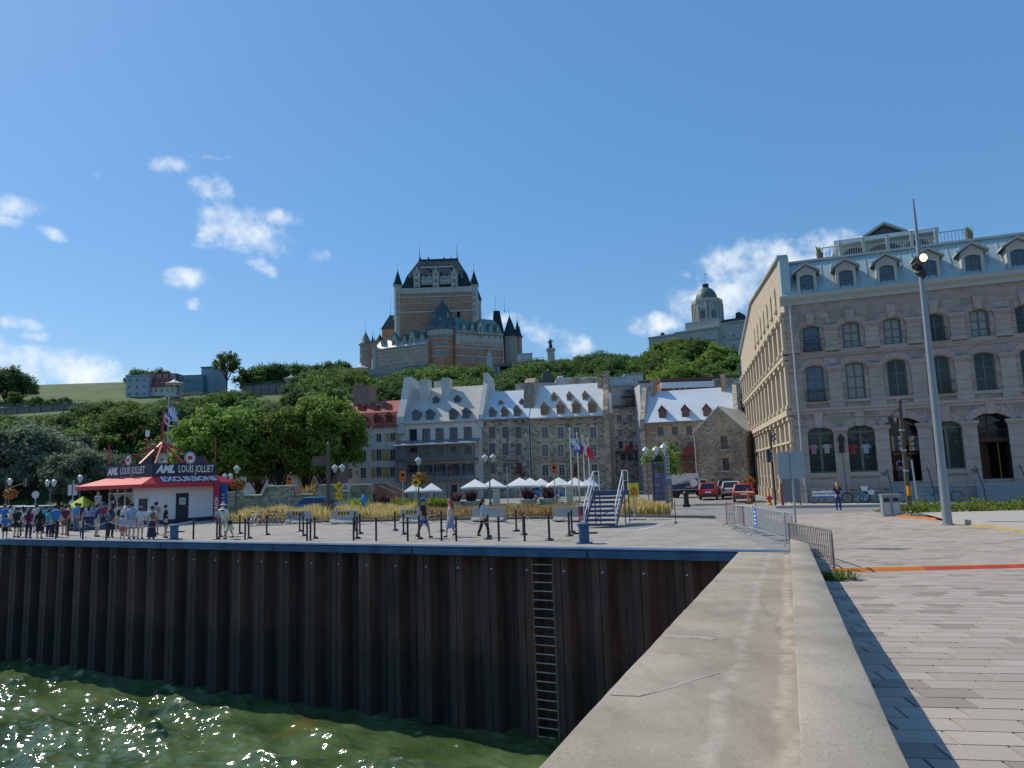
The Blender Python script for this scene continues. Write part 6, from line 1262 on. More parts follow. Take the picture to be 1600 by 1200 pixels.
LIM = [(-300, 646), (-60, 646), (0, 647), (30, 647), (44, 646), (132, 644), (142, 630), (188, 624), (196, 628), (325, 622), (336, 612), (372, 608), (384, 624), (472, 622), (480, 584), (520, 572), (552, 578), (560, 594), (600, 594), (620, 588), (640, 578), (662, 571), (735, 571), (748, 590), (764, 604), (800, 602), (806, 580), (830, 566), (850, 566), (872, 560), (890, 560), (920, 550), (960, 554), (1012, 556), (1030, 546), (1050, 533), (1085, 529), (1120, 536), (1150, 545), (1200, 550), (1500, 560)]
def lim(px):
    for (a, y), (b_, y2) in zip(LIM, LIM[1:]):
        if a <= px < b_: return y+(y2-y)*(px-a)/(b_-a)
    return 590
def proj(v): v = Vector(v)-Vector((0, 0, CH)); d = v.dot(f0); return 800+F*v.dot(cR)/d, 600-F*v.dot(cU)/d
hill_lab = {0: 'dense dark green tree on the wooded hillside', 1: 'mid green rounded tree on the wooded hillside'}
nt_ = 0; y = 124.0
while y < 262:
    x = -215.0
    while x < 66:
        X = x+rnd.uniform(-3.2, 3.2); Yy = y+rnd.uniform(-3.2, 3.2); x += 8.6
        u, w = proj((X, Yy, terrain_z(X, Yy)))
        if u < -70 or u > 1215: continue
        if Yy < 128 and u > 480: continue
        if 372 < u < 484 and Yy > 236 or (-60 < u < 140 and Yy > 213) or (185 < u < 335 and Yy > 236): continue
        if u > 555 and u < 830 and Yy > 248: continue
        z = terrain_z(X, Yy)-.5; k = rnd.choice((0, 2, 1, 3, 0, 2, 1)); k = rnd.choice((1, 3, 4)) if u > 1000 else k
        s = rnd.uniform(.75, 1.25); 
        for _ in range(12):
            u2, w2 = proj((X, Yy, z+12*s)); 
            if w2 >= min(lim(u2-14), lim(u2), lim(u2+14)): break
            s *= .9
        if s < .42 or nt_ > 285: continue
        nt_ += 1; tree(HILL[k], (X, Yy, z), s, hill_lab[0 if k in (0, 2) else 1], 'trees on the wooded hillside', name='hillside_tree', sxy=rnd.uniform(.95, 1.25))
    y += 8.2
# skyline trees set by hand
for px, pt, Y, sc, k in ((392, 572, 262, 1, 0), (415, 570, 264, 1, 1), (440, 566, 266, 1, 2), (470, 568, 268, 1, 1), (500, 566, 266, 1, 3), (528, 562, 268, 1, 0), (8, 572, 246, .75, 0), (30, 584, 246, .55, 2), (-30, 570, 246, .8, 1), (222, 576, 290, 1, 2), (250, 576, 290, .8, 0), (815, 570, 258, 1, 1), (832, 561, 258, 1, 3), (848, 566, 256, .8, 1), (880, 560, 256, .9, 4), (905, 556, 258, 1, 3), (932, 549, 260, 1, 0), (958, 552, 260, 1, 1), (985, 553, 262, 1, 3), (1000, 556, 258, 1, 1), (1046, 532, 236, 1.25, 4), (1075, 527, 236, 1.3, 3), (1108, 533, 238, 1.2, 4), (1140, 545, 240, 1, 3), (1026, 548, 236, .9, 1), (55, 619, 232, .38, 1), (80, 622, 232, .35, 3), (100, 620, 232, .38, 0), (22, 612, 234, .4, 3), (648, 575, 262, .8, 3), (672, 572, 264, .8, 1), (700, 571, 262, .8, 4), (728, 573, 262, .8, 3)):
    p = P(px, 640, Y); zt = ZAT(px, pt, Y); h = 12*sc*1.05; g = terrain_z(p.x, Y)
    z = zt-h
    if z > g: h = zt-g+.5; z = g-.5
    tree(HILL[k], (p.x, Y, z), h/12, 'leafy tree standing on the skyline along the terrace', 'trees along the terrace skyline', name='skyline_tree', sxy=1.15)
LONE = tree_parts(500, 13, 5.5, .34, Lm, 13, 130, 26, .36, bark, 1.0); p = P(354, 605, 248); zt = ZAT(355, 551, 248); zb = ZAT(355, 609, 248)
t = tree(LONE, (p.x, p.y, zb), (zt-zb)/13, 'lone airy tree with visible trunk on the skyline beside the cliff houses', None, .5, 'lone_tree', .95)
t2 = MB()
# young street tree behind the info column
YT_ = tree_parts(600, 5.2, 1.8, .3, Lb, 9, 130, 14, .12, bark); p = P(1042, 790, 58); tree(YT_, (p.x, 58, 0), 1.0, 'slender young tree with pale green leaves behind the information column', None, 0, 'young_tree')
# ================================================================== street furniture, vehicles, people
def sg(px, py): return on_plaza(px, py)
# ---- perforated post and sign seen from behind
p = Wp(-.02, SEND+1.0); p.z = 0; Y = p.y; x0 = P(1243, 830, Y).x
t = E('traffic_sign', 'blank pale back of a square sign on a perforated steel post behind the parapet', 'sign', (x0, Y, 0), R(-6))
zt, zb = ZAT(1236, 705, Y), ZAT(1236, 748, Y); xl, xr_ = P(1216, 727, Y).x-x0, P(1257, 727, Y).x-x0
xp = P(1237, 727, Y).x-x0
b = MB(); b.prism([(xl+.05, zb), (xr_-.05, zb), (xr_, zb+.05), (xr_, zt-.05), (xr_-.05, zt), (xl+.05, zt), (xl, zt-.05), (xl, zb+.05)], .03, .036, 'y'); b.build('sign_plate', mat('sign_back', (.27, .33, .35), .5, .06, 2, metal=.3), t)
b = MB(); b.beam((.02, 0, -.1), (xp, 0, zt+.02), .055); b.build('post', STEEL(), t)
hole = MB().box(-.008, .008, -.0015, .0015, -.008, .008).mesh('post_hole', BLACK())
for k in range(44): z = .5+k*.052*1.6; q = z/zt; inst('post_hole', hole, t, (.02+(xp-.02)*q, -.0295, z)) if z < zt else None
# ---- crowd barriers
def barrier(a, c, label, m, group=None, banner=False, hs=1.0):
    a, c = Vector(a), Vector(c); d = c-a; L_ = math.hypot(d.x, d.y); rz = math.atan2(d.y, d.x); t = E('crowd_barrier', label, 'barrier', a, rz, group); sl = d.z/L_
    def q(x, z, y=0): return (x, y, z*hs+sl*x)
    b = MB(); r_ = .05
    b.path([q(0, .05), q(0, .98), q(.06, 1.06), q(.14, 1.08), q(L_-.14, 1.08), q(L_-.06, 1.06), q(L_, .98), q(L_, .05)], .027, 6); b.tube(q(0, .22), q(L_, .22), .02, n=6); b.build('frame', m, t)
    n = max(6, int(L_/.2))
    for i in range(1, n): MB().tube(q(L_*i/n, .22), q(L_*i/n, 1.07), .012, n=5).build('bar', m, t)
    for x in (L_*.12, L_*.88):
        b = MB(); b.path([q(x, .0, -.32), q(x, .09, -.2), q(x, .12, 0), q(x, .09, .2), q(x, .0, .32)], .015, 5); b.build('foot', m, t)
    if banner: 
        MB().hexa([q(.05, .3, -.02), q(.42, .3, -.02), q(.42, .3, -.01), q(.05, .3, -.01), q(.05, 1.04, -.02), q(.42, 1.04, -.02), q(.42, 1.04, -.01), q(.05, 1.04, -.01)]).build('banner', mat('banner_blue', (.02, .14, .50), .5), t)
        for k in range(4): b = MB(); b.hexa([q(.11, .42+.15*k, -.024), q(.36, .42+.15*k, -.024), q(.36, .42+.15*k, -.021), q(.11, .42+.15*k, -.021), q(.11, .47+.15*k, -.024), q(.36, .47+.15*k, -.024), q(.36, .47+.15*k, -.021), q(.11, .47+.15*k, -.021)]); b.build('banner_text_line', WHITE(), t)
rst = mat('reddish_steel', (.25, .13, .10), .5, .2, 4, metal=.4); bst = mat('brown_steel', (.20, .17, .145), .5, .2, 4, metal=.5)
_a = sg(1304, 892); _b = _a+Vector((1.0, 5.3, 0)); _b.z = plaza_z(_b.x, _b.y)
barrier(_a, _b, 'brownish steel crowd barrier at the plaza side of the parapet end', bst, hs=.84)
barrier(G(1180, 835), G(1229, 851), 'steel crowd barrier with blue banner next to the parapet end', STEEL(), None, True)
barrier(G(1149, 829), G(1179, 834), 'plain steel crowd barrier between the bannered and the reddish barrier', STEEL())
barrier(G(1136, 821), G(1163, 826), 'reddish steel crowd barrier at the quay corner', rst)
barrier(G(1229, 850)+Vector((.1, .3, 0)), G(1246, 858)+Vector((.2, .8, 0)), 'short steel crowd barrier squeezed behind the parapet end', STEEL())
barrier(G(1147, 794), G(1181, 795), 'brown steel crowd barrier standing in the street behind the red hatchback', bst)
# ---- orange cable ramps
def ramp(a, c, w, label, cols, n):
    t = E('cable_ramp', label, 'cable ramp', (0, 0, 0)); a, c = Vector(a), Vector(c); d = (c-a).normalized(); s = Vector((-d.y, d.x, 0)); up = Vector((0, 0, 1)); L_ = (c-a).length
    for i in range(n):
        p, q = a+d*(L_*i/n+.01), a+d*(L_*(i+1)/n-.01); h = .06; b = MB()
        prof = [(-w/2, .004), (-w*.2, h), (w*.2, h), (w/2, .004)]
        for e in (p, q): b.v += [tuple(e+s*x+up*z) for x, z in prof]
        b.f = [(0, 1, 5, 4), (1, 2, 6, 5), (2, 3, 7, 6), (0, 4, 7, 3), (0, 3, 2, 1), (4, 5, 6, 7)]; b.m = [0]*6; b.build('ramp_piece', cols[min(len(cols)-1, i*len(cols)//n)], t)
    b = MB(); b.v = [tuple(e+s*x+up*(.063)) for e in (a, c) for x in (.03, .10)]; b.f = [(0, 1, 3, 2)]; b.m = [0]; b.build('ramp_lid', mat('ramp_yellow', (.55, .30, .02), .6, .1), t)
orr = mat('ramp_orange', (.60, .13, .015), .6, .15, 3); rdd = mat('ramp_red', (.50, .055, .025), .6, .15, 3)
ramp(sg(1306, 893), sg(1640, 885), .42, 'long orange and red cable ramp lying across the pavers from the barrier', [orr, orr, rdd, rdd, rdd, rdd], 10)
ramp(sg(1404, 807), sg(1468, 812), .4, 'short orange cable ramp at the foot of the hedge', [orr], 2)
# ---- weeds at the barrier foot
def tuft(name, label, loc, n, h, sp, lm, cat='plant', seed=1, lw=.03, group=None, lean=.5):
    rr = random.Random(seed); b = MB()
    for i in range(n):
        a = rr.uniform(0, 6.28); r_ = sp*rr.random() ** .6; x, y = r_*math.cos(a), r_*math.sin(a); hh = h*rr.uniform(.45, 1); l = rr.uniform(0, lean)*hh; da = a+rr.uniform(-.8, .8); w = lw*rr.uniform(.6, 1.3)
        dx, dy = math.cos(da), math.sin(da); px, py = -dy*w, dx*w
        b.add([(x-px, y-py, 0), (x+px, y+py, 0), (x+dx*l*.4+px, y+dy*l*.4+py, hh*.6), (x+dx*l*.4-px, y+dy*l*.4-py, hh*.6), (x+dx*l, y+dy*l, hh)], [(0, 1, 2, 3), (3, 2, 4)])
    t = E(name, label, cat, loc, 0, group); b.build('leaves', lm, t, fix=False); return t
p = Wp(LR+.35, SEND-8.4); p.z = plaza_z(p.x, p.y); tuft('weed_clump', 'green weeds growing between the parapet and the barrier foot', p, 200, .2, .42, Lm, seed=4, lean=1.5, lw=.02)
# ---- tall tapering lamp mast
p = sg(1481, 820); t = E('lamp_mast', 'tall tapering grey lamp mast with round floodlights on the plaza', 'street lamp', p); zt = ZAT(1433, 311, p.y)-p.z
grey = mat('mast_grey', (.22, .245, .265), .45, .08, 2, metal=.4); ln = (P(1433, 311, p.y).x-p.x)*.12
b = MB(); b.path([(0, 0, 0), (ln*.4, 0, zt*.4), (ln*.85, 0, zt*.82), (ln, 0, zt)], [.185, .155, .10, .035], 14); b.build('mast', grey, t, smooth='auto')
MB().lathe([(.26, 0), (.26, .03), (.20, .05)], 14).build('base_plate', grey, t)
zl = ZAT(1443, 405, p.y)-p.z
def flood(dx, dz, dirv, lit):
    c = Vector((ln*.82+dx, -.16, zl+dz)); b = MB(); b.lathe([(.10, .28), (.19, .16), (.215, 0), (.215, -.04), (.18, -.04)], 16); M = Matrix.Translation(c) @ Vector(dirv).to_track_quat('-Z', 'Y').to_matrix().to_4x4(); b.xf(M); h = b.build('floodlight', BLACK(), t)
    b = MB(); b.lathe([(.02, -.05), (.175, -.05), (.175, -.042), (.02, -.042)], 16); b.xf(M); b.build('lens', mat('lit_lens', (1, .68, .25), .4, .02, emit=2.2) if lit else mat('dark_lens', (.03, .03, .03), .2), h)
    MB().beam(c, (ln*.8, 0, zl+dz-.1), .05).build('bracket', BLACK(), t)
flood(.06, .02, (.05, -1, -.15), True); flood(-.22, -.38, (-.5, -.3, -.8), False); flood(-.12, -.75, (-.6, .2, -.75), False)
MB().lathe([(.15, -.06), (.15, .06)], 12, (ln*.78, 0, zl-.45)).build('collar', BLACK(), t)
# ---- traffic signals
def head(parent, c, rz, m, n=3, s=.3):
    b = MB(); b.box(-.16, .16, -.12, .12, -s*n/2, s*n/2); M = Matrix.Translation(c) @ Matrix.Rotation(rz, 4, 'Z'); b.xf(M); h = b.build('signal_head', m, parent)
    for k in range(n):
        z = s*(n/2-.5-k); b = MB(); b.lathe([(.105, 0), (.105, .18), (.12, .18), (.12, 0)], 10); b.xf(M @ Matrix.Translation((0, -.12, z)) @ Matrix.Rotation(R(90), 4, 'X')); b.build('visor', mat('visor_grey', (.30, .28, .25), .6), h)
brn = mat('signal_brown', (.085, .065, .055), .6, .15, 3); drk = mat('signal_dark', (.035, .03, .03), .5, .1)
p = G(1421, 794); t = E('traffic_signal', 'brown traffic signal post with long mast arm before the arched doors', 'traffic light', p); Y = p.y
zt = ZAT(1408, 628, Y); x_ = lambda px, py: P(px, py, Y).x-p.x
b = MB(); b.path([(0, 0, 0), (x_(1415, 710)*.3, 0, 3.2), (x_(1408, 628)*.3, 0, zt)], [.15, .13, .12], 10); b.ball((x_(1408, 628)*.3, 0, zt+.05), .14); b.build('post', brn, t, smooth='auto')
za = ZAT(1405, 650, Y); b = MB(); b.tube((x_(1406, 650)*.4, 0, za), (x_(1290, 652), 0, ZAT(1290, 652, Y)), .065, .045); b.build('mast_arm', mat('arm_grey', (.15, .14, .135), .5), t); b = MB(); b.path([(x_(1390, 648), 0, za), (x_(1406, 640)*.5, 0, za+.5)], .05, 6); b.build('arm_brace', brn, t)
head(t, (x_(1390, 656), -.1, za-.25), R(80), drk, 1, .35); head(t, (x_(1397, 693), -.1, ZAT(1397, 693, Y)), R(90), drk); head(t, (x_(1429, 693), -.1, ZAT(1429, 693, Y)), R(-90), drk)
b = MB(); b.box(x_(1397, 709)-.05, x_(1429, 709)+.05, -.14, -.08, ZAT(1413, 709, Y)-.03, ZAT(1413, 709, Y)+.03); b.build('bracket', brn, t)
MB().box(-.12, .1, -.28, -.12, ZAT(1415, 766, Y)-.3, ZAT(1415, 766, Y)+.25).build('push_button_box', mat('button_orange', (.6, .20, .02), .5), t)
for z in (2.2, 3.4, 4.6): MB().lathe([(.165, -.05), (.165, .05)], 10, (x_(1415, 710)*.3, 0, z)).build('band', STEEL(), t)
p = G(1435, 795); t = E('thin_post', 'slim grey post beside the brown traffic signal', 'post', p, 0); MB().tube((0, 0, 0), (-.1, 0, ZAT(1429, 718, p.y)), .05).build('post', STEEL(), t)
p = G(1222, 792)+Vector((.3, 2, 0)); Y = p.y; t = E('traffic_signal', 'black traffic signal before the sunny side wall of the stone building', 'traffic light', p)
MB().tube((0, 0, 0), (0, 0, ZAT(1221, 672, Y)), .08).build('post', drk, t); head(t, (-.25, 0, ZAT(1216, 712, Y)), R(90), mat('signal_green_black', (.02, .035, .03), .5)); head(t, (.1, 0, ZAT(1221, 682, Y)), R(20), drk, 2, .3)
# ---- litter bins, hedge
p = sg(1393, 806); t = E('litter_bin', 'grey twin litter and recycling bin on the plaza', 'bin', p, R(-15)); gb = mat('bin_grey', (.20, .225, .235), .5, .1, 2, metal=.2)
for k in (0, 1):
    MB().box(-.42+.42*k, -.02+.42*k, -.3, .3, .04, 1.02).build('body', gb, t); MB().box(-.36+.42*k, -.08+.42*k, -.305, -.29, .72, .92).build('slot', BLACK(), t); MB().box(-.37+.42*k, -.07+.42*k, -.306, -.3, .1, .68).build('front_panel', mat('bin_pale', (.33, .36, .36), .5), t)
MB().box(-.45, .43, -.34, .34, 1.02, 1.1).build('lid', gb, t)
b = MB(); rr = random.Random(8); a, c = sg(1418, 806), sg(1700, 800); hd = 3.2
t = E('planting_bed', 'low leafy green hedge in a concrete edged bed before the stone building', 'hedge', (0, 0, 0))
for i in range(5200):
    q = a.lerp(c, rr.random()); w = rr.random(); x, y = q.x+rr.uniform(-.2, .2), q.y+w*hd; hgt = .18+.45*rr.random()*(.6+.4*math.sin(q.x*2.3+w*3))+.1*math.sin(q.x*5); v = Vector((rr.uniform(-1, 1), rr.uniform(-1, 1), rr.uniform(.1, 1))).normalized(); u_ = v.orthogonal().normalized(); s = rr.uniform(.05, .11); w_ = v.cross(u_)
    c0_ = Vector((x, y, hgt)); b.poly([c0_-u_*s, c0_-w_*s*.5, c0_+u_*s, c0_+w_*s*.5])
b.build('foliage', Lb, t, fix=False)
for q0, q1, m_, w, h in ((sg(1482, 817), sg(1660, 836), mat('bed_edge', (.40, .37, .33), .9, .08), .35, .22), (sg(1470, 815)+Vector((0, -.25, 0)), sg(1660, 839), mat('edge_yellow', (.42, .30, .06), .7, .15), .12, .07)):
    b = MB(); b.hexa([q0, q1, q1+Vector((0, w, 0)), q0+Vector((0, w, 0)), q0+Vector((0, 0, h)), q1+Vector((0, 0, h)), q1+Vector((0, w, h)), q0+Vector((0, w, h))]); b.build('edging', m_, t)
b = MB(); q0, q1 = sg(1482, 817)+Vector((0, .36, .0)), sg(1660, 836)+Vector((0, .36, .0)); b.poly([q0+Vector((0, 0, .15)), q1+Vector((0, 0, .15)), c+Vector((0, 0, .15)), a+Vector((.6, 0, .15))]); b.build('soil', mat('bed_gravel', (.36, .32, .27), .95, .15, 6), t)
# ---- mooring stairs
p = G(938, 825); Y = p.y; t = E('boarding_stairs', 'blue steel boarding stairs with white handrails on the quay', 'stairs', (p.x, p.y, 0), R(-20)); navy = mat('navy_stair_paint', (.03, .05, .11), .5, .15, 2); wr_ = mat('rail_white', (.58, .63, .68), .5, .06)
SW = 1.5; n = 8; run, rise = .28, .205; H8 = n*rise
for k in range(n): MB().box(-SW/2, SW/2, run*k, run*k+.26, rise*(k+1)-.11, rise*(k+1)).build('tread', navy, t)
MB().box(-SW/2, SW/2, run*n, run*n+1.3, H8+.02, H8+.08).build('platform', navy, t)
for s in (-1, 1):
    b = MB(); x = s*(SW/2+.03); b.beam((x, -.1, .0), (x, run*n+.05, H8+.03), .05, .2); b.build('stringer', navy, t)
    for y_ in (run*n+.1, run*n+1.2): MB().tube((x, y_, 0), (x, y_, H8+.05), .03, n=6).build('leg', navy, t)
    b = MB(); b.path([(x, 0, .0), (x, .02, 1.05), (x, run*n, H8+1.1), (x, run*n+1.25, H8+1.1), (x, run*n+1.25, H8)], .03, 6); b.path([(x, .02, .55), (x, run*n, H8+.58), (x, run*n+1.25, H8+.58)], .024, 6); b.tube((x, run*n, H8), (x, run*n, H8+1.1), .028, n=6); b.tube((x, run*n*.5, H8*.5), (x, run*n*.5, H8*.5+1.08), .024, n=6); b.build('handrail', wr_, t)
b = MB(); b.beam((SW/2, run*n+1.2, .15), (SW/2+.9, run*n+1.25, .15), .05); b.beam((-SW/2, run*n+.1, .3), (SW/2, run*n+1.2, 1.2), .04); b.build('brace', navy, t)
# ---- concrete barriers
def jersey(pxa, pxb, py, label, stripe):
    a, c = G(pxa, py), G(pxb, py); d = c-a; L_ = d.length; t = E('concrete_barrier', label, 'barrier', a, math.atan2(d.y, d.x)); cm = mat('barrier_concrete', (.30, .295, .28), .9, .12, 1.5, .2)
    b = MB(); b.prism([(-.05, .06), (-.05, .12), (.12, .32), (.17, .84), (.33, .84), (.38, .32), (.55, .12), (.55, .06)], 0, L_, 'x'); b.build('body', cm, t)
    for x in (.15, L_-.5): MB().box(x, x+.35, 0, .5, 0, .06).build('foot', BLACK(), t)
    if stripe:
        n = 8
        for k in range(n): x = L_*.22+L_*.5*k/n; MB().prism([(x, .58), (x+.1, .58), (x+.16, .76), (x+.06, .76)], .12, .15, 'y').build('stripe', mat('hazard_yellow', (.55, .36, .02), .6) if k % 2 == 0 else BLACK(), t)
jersey(445, 481, 819, 'grey concrete barrier with hazard stripes beside the parked bicycles', True); jersey(515, 554, 819, 'grey concrete barrier with hazard stripes before the golden grass', True); jersey(624, 656, 818, 'grey concrete barrier with hazard stripes behind the man in blue cap', True); jersey(736, 786, 816, 'plain grey concrete barrier behind the woman with black bag', False); jersey(864, 905, 816, 'plain grey concrete barrier beside the red poster board', False)
p = G(912, 818); t = E('poster_board', 'small red and black poster board standing beside the boarding stairs', 'sign', p, R(5)); MB().box(-.26, .26, -.02, .02, .15, .92).build('board', mat('poster_red', (.42, .04, .04), .5, .2, 6), t); MB().box(-.24, .24, -.03, -.021, .48, .9).build('poster_picture', mat('poster_dark', (.06, .03, .04), .5, .5, 9, col2=(.25, .09, .09)), t)
for x in (-.2, .2): MB().box(x-.02, x+.02, -.02, .02, 0, .16).build('leg', BLACK(), t)
for k in range(3): MB().box(-.2, .2, -.03, -.021, .22+.07*k, .26+.07*k).build('text_line', mat('poster_pale', (.6, .5, .48), .6), t)
p = P(991, 778, 41); t = E('display_panel', 'yellow display panel with orange arrow shape behind the boarding stairs', 'sign', (p.x, 41, 0)); zA, zB = ZAT(991, 777, 41), ZAT(991, 755, 41)
MB().box(-.30, .28, 0, .3, zA, zB).build('panel', mat('panel_yellow', (.58, .50, .02), .5, .06), t); MB().prism([(-.18, zA+.12), (.18, zA+.12), (.18, zA+.42), (0, zA+.6), (-.18, zA+.42)], -.02, -.002, 'y').build('arrow_print', mat('panel_orange', (.45, .11, .02), .5, .2, 6), t); MB().tube((0, .15, 0), (0, .15, zA), .05).build('post', STEEL(), t)
# ---- lanterns
lw_ = mat('lantern_white', (.62, .63, .62), .4, .06); lbk = mat('lamp_post_grey', (.10, .10, .105), .5, .1)
def lantern_post(px, py, Y, heads, label, group=None, basket=None, h0=None):
    zt = ZAT(px, py, Y); q = P(px, 780, Y); t = E('street_lantern', label, 'street lamp', (q.x, Y, 0), 0, group)
    b = MB(); b.lathe([(.16, 0), (.16, .5), (.10, .62), (.065, .9), (.05, zt-.45)], 10); b.build('post', lbk, t, smooth='auto')
    for dx in heads:
        if dx: MB().path([(0, 0, zt-.75), (dx*.6, 0, zt-.6), (dx, 0, zt-.4)], .03, 6).build('arm', lbk, t)
        l = MB().lathe([(.11, -.36), (.24, .0), (.26, .03)], 6, (dx, 0, zt)).build('lantern', lw_, t); MB().lathe([(.28, .03), (.18, .18), (.05, .26), (.02, .34)], 6, (dx, 0, zt)).build('cap', lw_, l)
        b = MB()
        for k in range(6): a_ = math.pi/3*k; b.beam((dx+.112*math.cos(a_), .112*math.sin(a_), zt-.36), (dx+.245*math.cos(a_), .245*math.sin(a_), zt), .025)
        b.build('frame', lbk, l)
    return t
def basket(px, py, Y, label, r_=.55):
    p = P(px, py, Y); rr = random.Random(int(px)); t = E('flower_basket', label, 'flowers', p); b = MB(); g = MB()
    for i in range(420):
        v = Vector((rr.gauss(0, 1), rr.gauss(0, 1), rr.gauss(0, 1))).normalized(); v.z *= .75; c = v*r_*rr.uniform(.7, 1.05); c.z -= max(0, -v.z)*.1; n = (v+Vector((rr.uniform(-.6, .6), rr.uniform(-.6, .6), rr.uniform(-.4, .6)))).normalized(); u_ = n.orthogonal().normalized(); w_ = n.cross(u_); s = rr.uniform(.05, .09)
        (b if rr.random() < .66 else g).poly([c-u_*s, c-w_*s, c+u_*s, c+w_*s])
    b.build('blossoms', mat('blossom_red', (.60, .07, .03), .6, .25, 5, col2=(.7, .16, .05)), t, fix=False); g.build('leaves', Lm, t, fix=False); MB().ball((0, 0, -.05), r_*.62, 10, 6).build('pot', mat('basket_dark', (.04, .05, .02), .9), t)
lantern_post(369, 733, 58, (0,), 'single-headed street lantern right of the kiosk awning'); basket(372, 757, 57.4, 'hanging basket of red flowers right of the kiosk awning', .6)
lantern_post(529, 731, 60, (-.3, .3), 'two-headed street lantern beside the yellow turn sign'); lantern_post(654.5, 720, 60, (0,), 'single-headed street lantern before the cream gallery house'); basket(657, 747, 59, 'hanging basket of red flowers before the cream gallery house', .68)
lantern_post(766, 715, 60, (-.33, .33), 'two-headed street lantern before the grey rubble stone house')
lantern_post(14, 752, 66, (0,), 'single-headed street lantern beside the left flower basket'); basket(16, 771, 65, 'hanging basket of red flowers near the silvery trees', .58); lantern_post(78, 754, 66, (-.3, .3), 'two-headed street lantern behind the octagonal sign back'); lantern_post(124, 747, 62, (0,), 'single-headed street lantern left of the kiosk awning')
lantern_post(1021, 704, 52, (-.36, .36), 'two-headed street lantern left of the information column'); lantern_post(1042, 700, 46, (0,), 'single-headed street lantern right of the information column'); lantern_post(355, 744, 74, (-.3, .3), 'small two-headed street lantern far behind the kiosk')
# ---- information column and vertical sign
p = G(1032, 790); t = E('information_column', 'tall purple-blue information column with dark pitched cap', 'information sign', (p.x, p.y, 0)); Y = p.y; zA, zB = .35, ZAT(1032, 724, Y); w = 8.2*Y/F
MB().box(-w, w, -.12, .12, zA, zB).build('panel', mat('panel_violet', (.075, .075, .16), .4, .35, 2.5, col2=(.12, .11, .20)), t); MB().box(-w-.12, -w-.02, -.16, .16, 0, zB+.1).build('side_post', BLACK(), t); MB().box(w+.02, w+.1, -.16, .16, 0, zB+.1).build('side_post', BLACK(), t)
MB().prism([(-w-.15, zB+.1), (w+.15, zB+.1), (w*.6, zB+.55), (0, zB+.75), (-w*.6, zB+.55)], -.2, .2, 'y').build('cap', BLACK(), t)
for zy, hh, ww, m_ in ((.78, .10, .5, 'panel_orange'), (.72, .04, .7, 'pale_print'), (.66, .03, .6, 'pale_print'), (.45, .03, .5, 'pale_print'), (.40, .03, .6, 'pale_print'), (.12, .06, .6, 'panel_orange'), (.25, .02, .4, 'pale_print')):
    MB().box(-w*.85, -w*.85+2*w*.85*ww, -.13, -.121, zA+(zB-zA)*zy, zA+(zB-zA)*zy+hh).build('print_line', mat(m_, (.45, .45, .5), .6), t)
p = G(1047, 795); t = E('vertical_sign', 'narrow post sign with vertical pale panel and coloured pictures beside the information column', 'sign', (p.x, p.y, 0)); Y = p.y
MB().box(-.22, .22, -.08, .08, 0, ZAT(1049, 748, Y)).build('post', mat('post_taupe', (.19, .155, .14), .6, .1), t); MB().box(-.16, .10, -.10, .06, ZAT(1049, 748, Y), ZAT(1043, 708, Y)).build('panel', mat('panel_pale_green', (.36, .42, .38), .5, .1), t)
for k in range(6): MB().box(-.09, .03, -.112, -.101, ZAT(1043, 742-6*k, Y), ZAT(1043, 739-6*k, Y)).build('letter_mark', BLACK(), t)
for k in range(4): MB().box(-.12, .12, -.092, -.081, .6+.28*k, .78+.28*k).build('picture', mat('pic_tan', (.4, .26, .15), .6, .3, 5), t)
p = G(1018, 790)+Vector((0, 1, 0)); t = E('street_sign', 'small pale oval street sign on a thin post beside the information column', 'sign', (p.x, p.y, 0)); z_ = ZAT(1014, 722, p.y); MB().tube((0, 0, 0), (0, 0, z_+.2), .04).build('post', lbk, t); MB().prism([(-.42, z_-.08), (-.3, z_-.14), (.3, z_-.14), (.42, z_-.08), (.42, z_+.08), (.3, z_+.14), (-.3, z_+.14), (-.42, z_+.08)], -.05, -.02, 'y').build('plate', mat('plate_pale', (.5, .52, .52), .5), t); MB().box(-.28, .28, -.06, -.051, z_-.04, z_+.04).build('lettering', lbk, t)
p = G(1073, 792); t = E('iron_bollard', 'stout black fluted iron pedestal beside the street', 'bollard', p); MB().lathe([(.28, 0), (.28, .18), (.20, .22), (.17, .85), (.24, .9), (.24, 1.0), (.15, 1.1), (.17, 1.2), (.05, 1.3)], 14).build('pedestal', BLACK(), t, smooth='auto')
p = G(1056, 817); t = E('thin_marker_post', 'thin dark marker post standing alone on the quay deck', 'post', p); MB().tube((0, 0, 0), (0, 0, 1.15), .02).build('rod', BLACK(), t); MB().box(-.07, .07, -.07, .07, 0, .05).build('base', BLACK(), t)
# ---- flagpoles
def flag(parent, x, z, w, h, cols, droop=.55, seed=0):
    nx, nz = 12, 9; b = MB(); 
    for j in range(nz+1):
        for i in range(nx+1):
            u, v = i/nx, j/nz; b.v.append((x+u*w*.62+.05*math.sin(v*5+seed), -.12*math.sin(u*7+seed+v*2)*u, z-v*h-u*w*droop))
    for j in range(nz):
        for i in range(nx): b.f.append((j*(nx+1)+i, j*(nx+1)+i+1, (j+1)*(nx+1)+i+1, (j+1)*(nx+1)+i)); b.m.append(cols((i+.5)/nx, (j+.5)/nz))
    ms = [mat('flag_blue', (.03, .10, .42), .8), mat('flag_white', (.62, .64, .68), .8), mat('flag_red', (.55, .03, .05), .8), mat('flag_navy', (.02, .04, .16), .8)]
    return b.build('flag', ms, parent, smooth=True)
qc = lambda u, v: 1 if abs(u-.5) < .12 or abs(v-.5) < .14 else (1 if (abs((u % .5)-.22) < .09 and abs((v % .5)-.2) < .09) else 0)
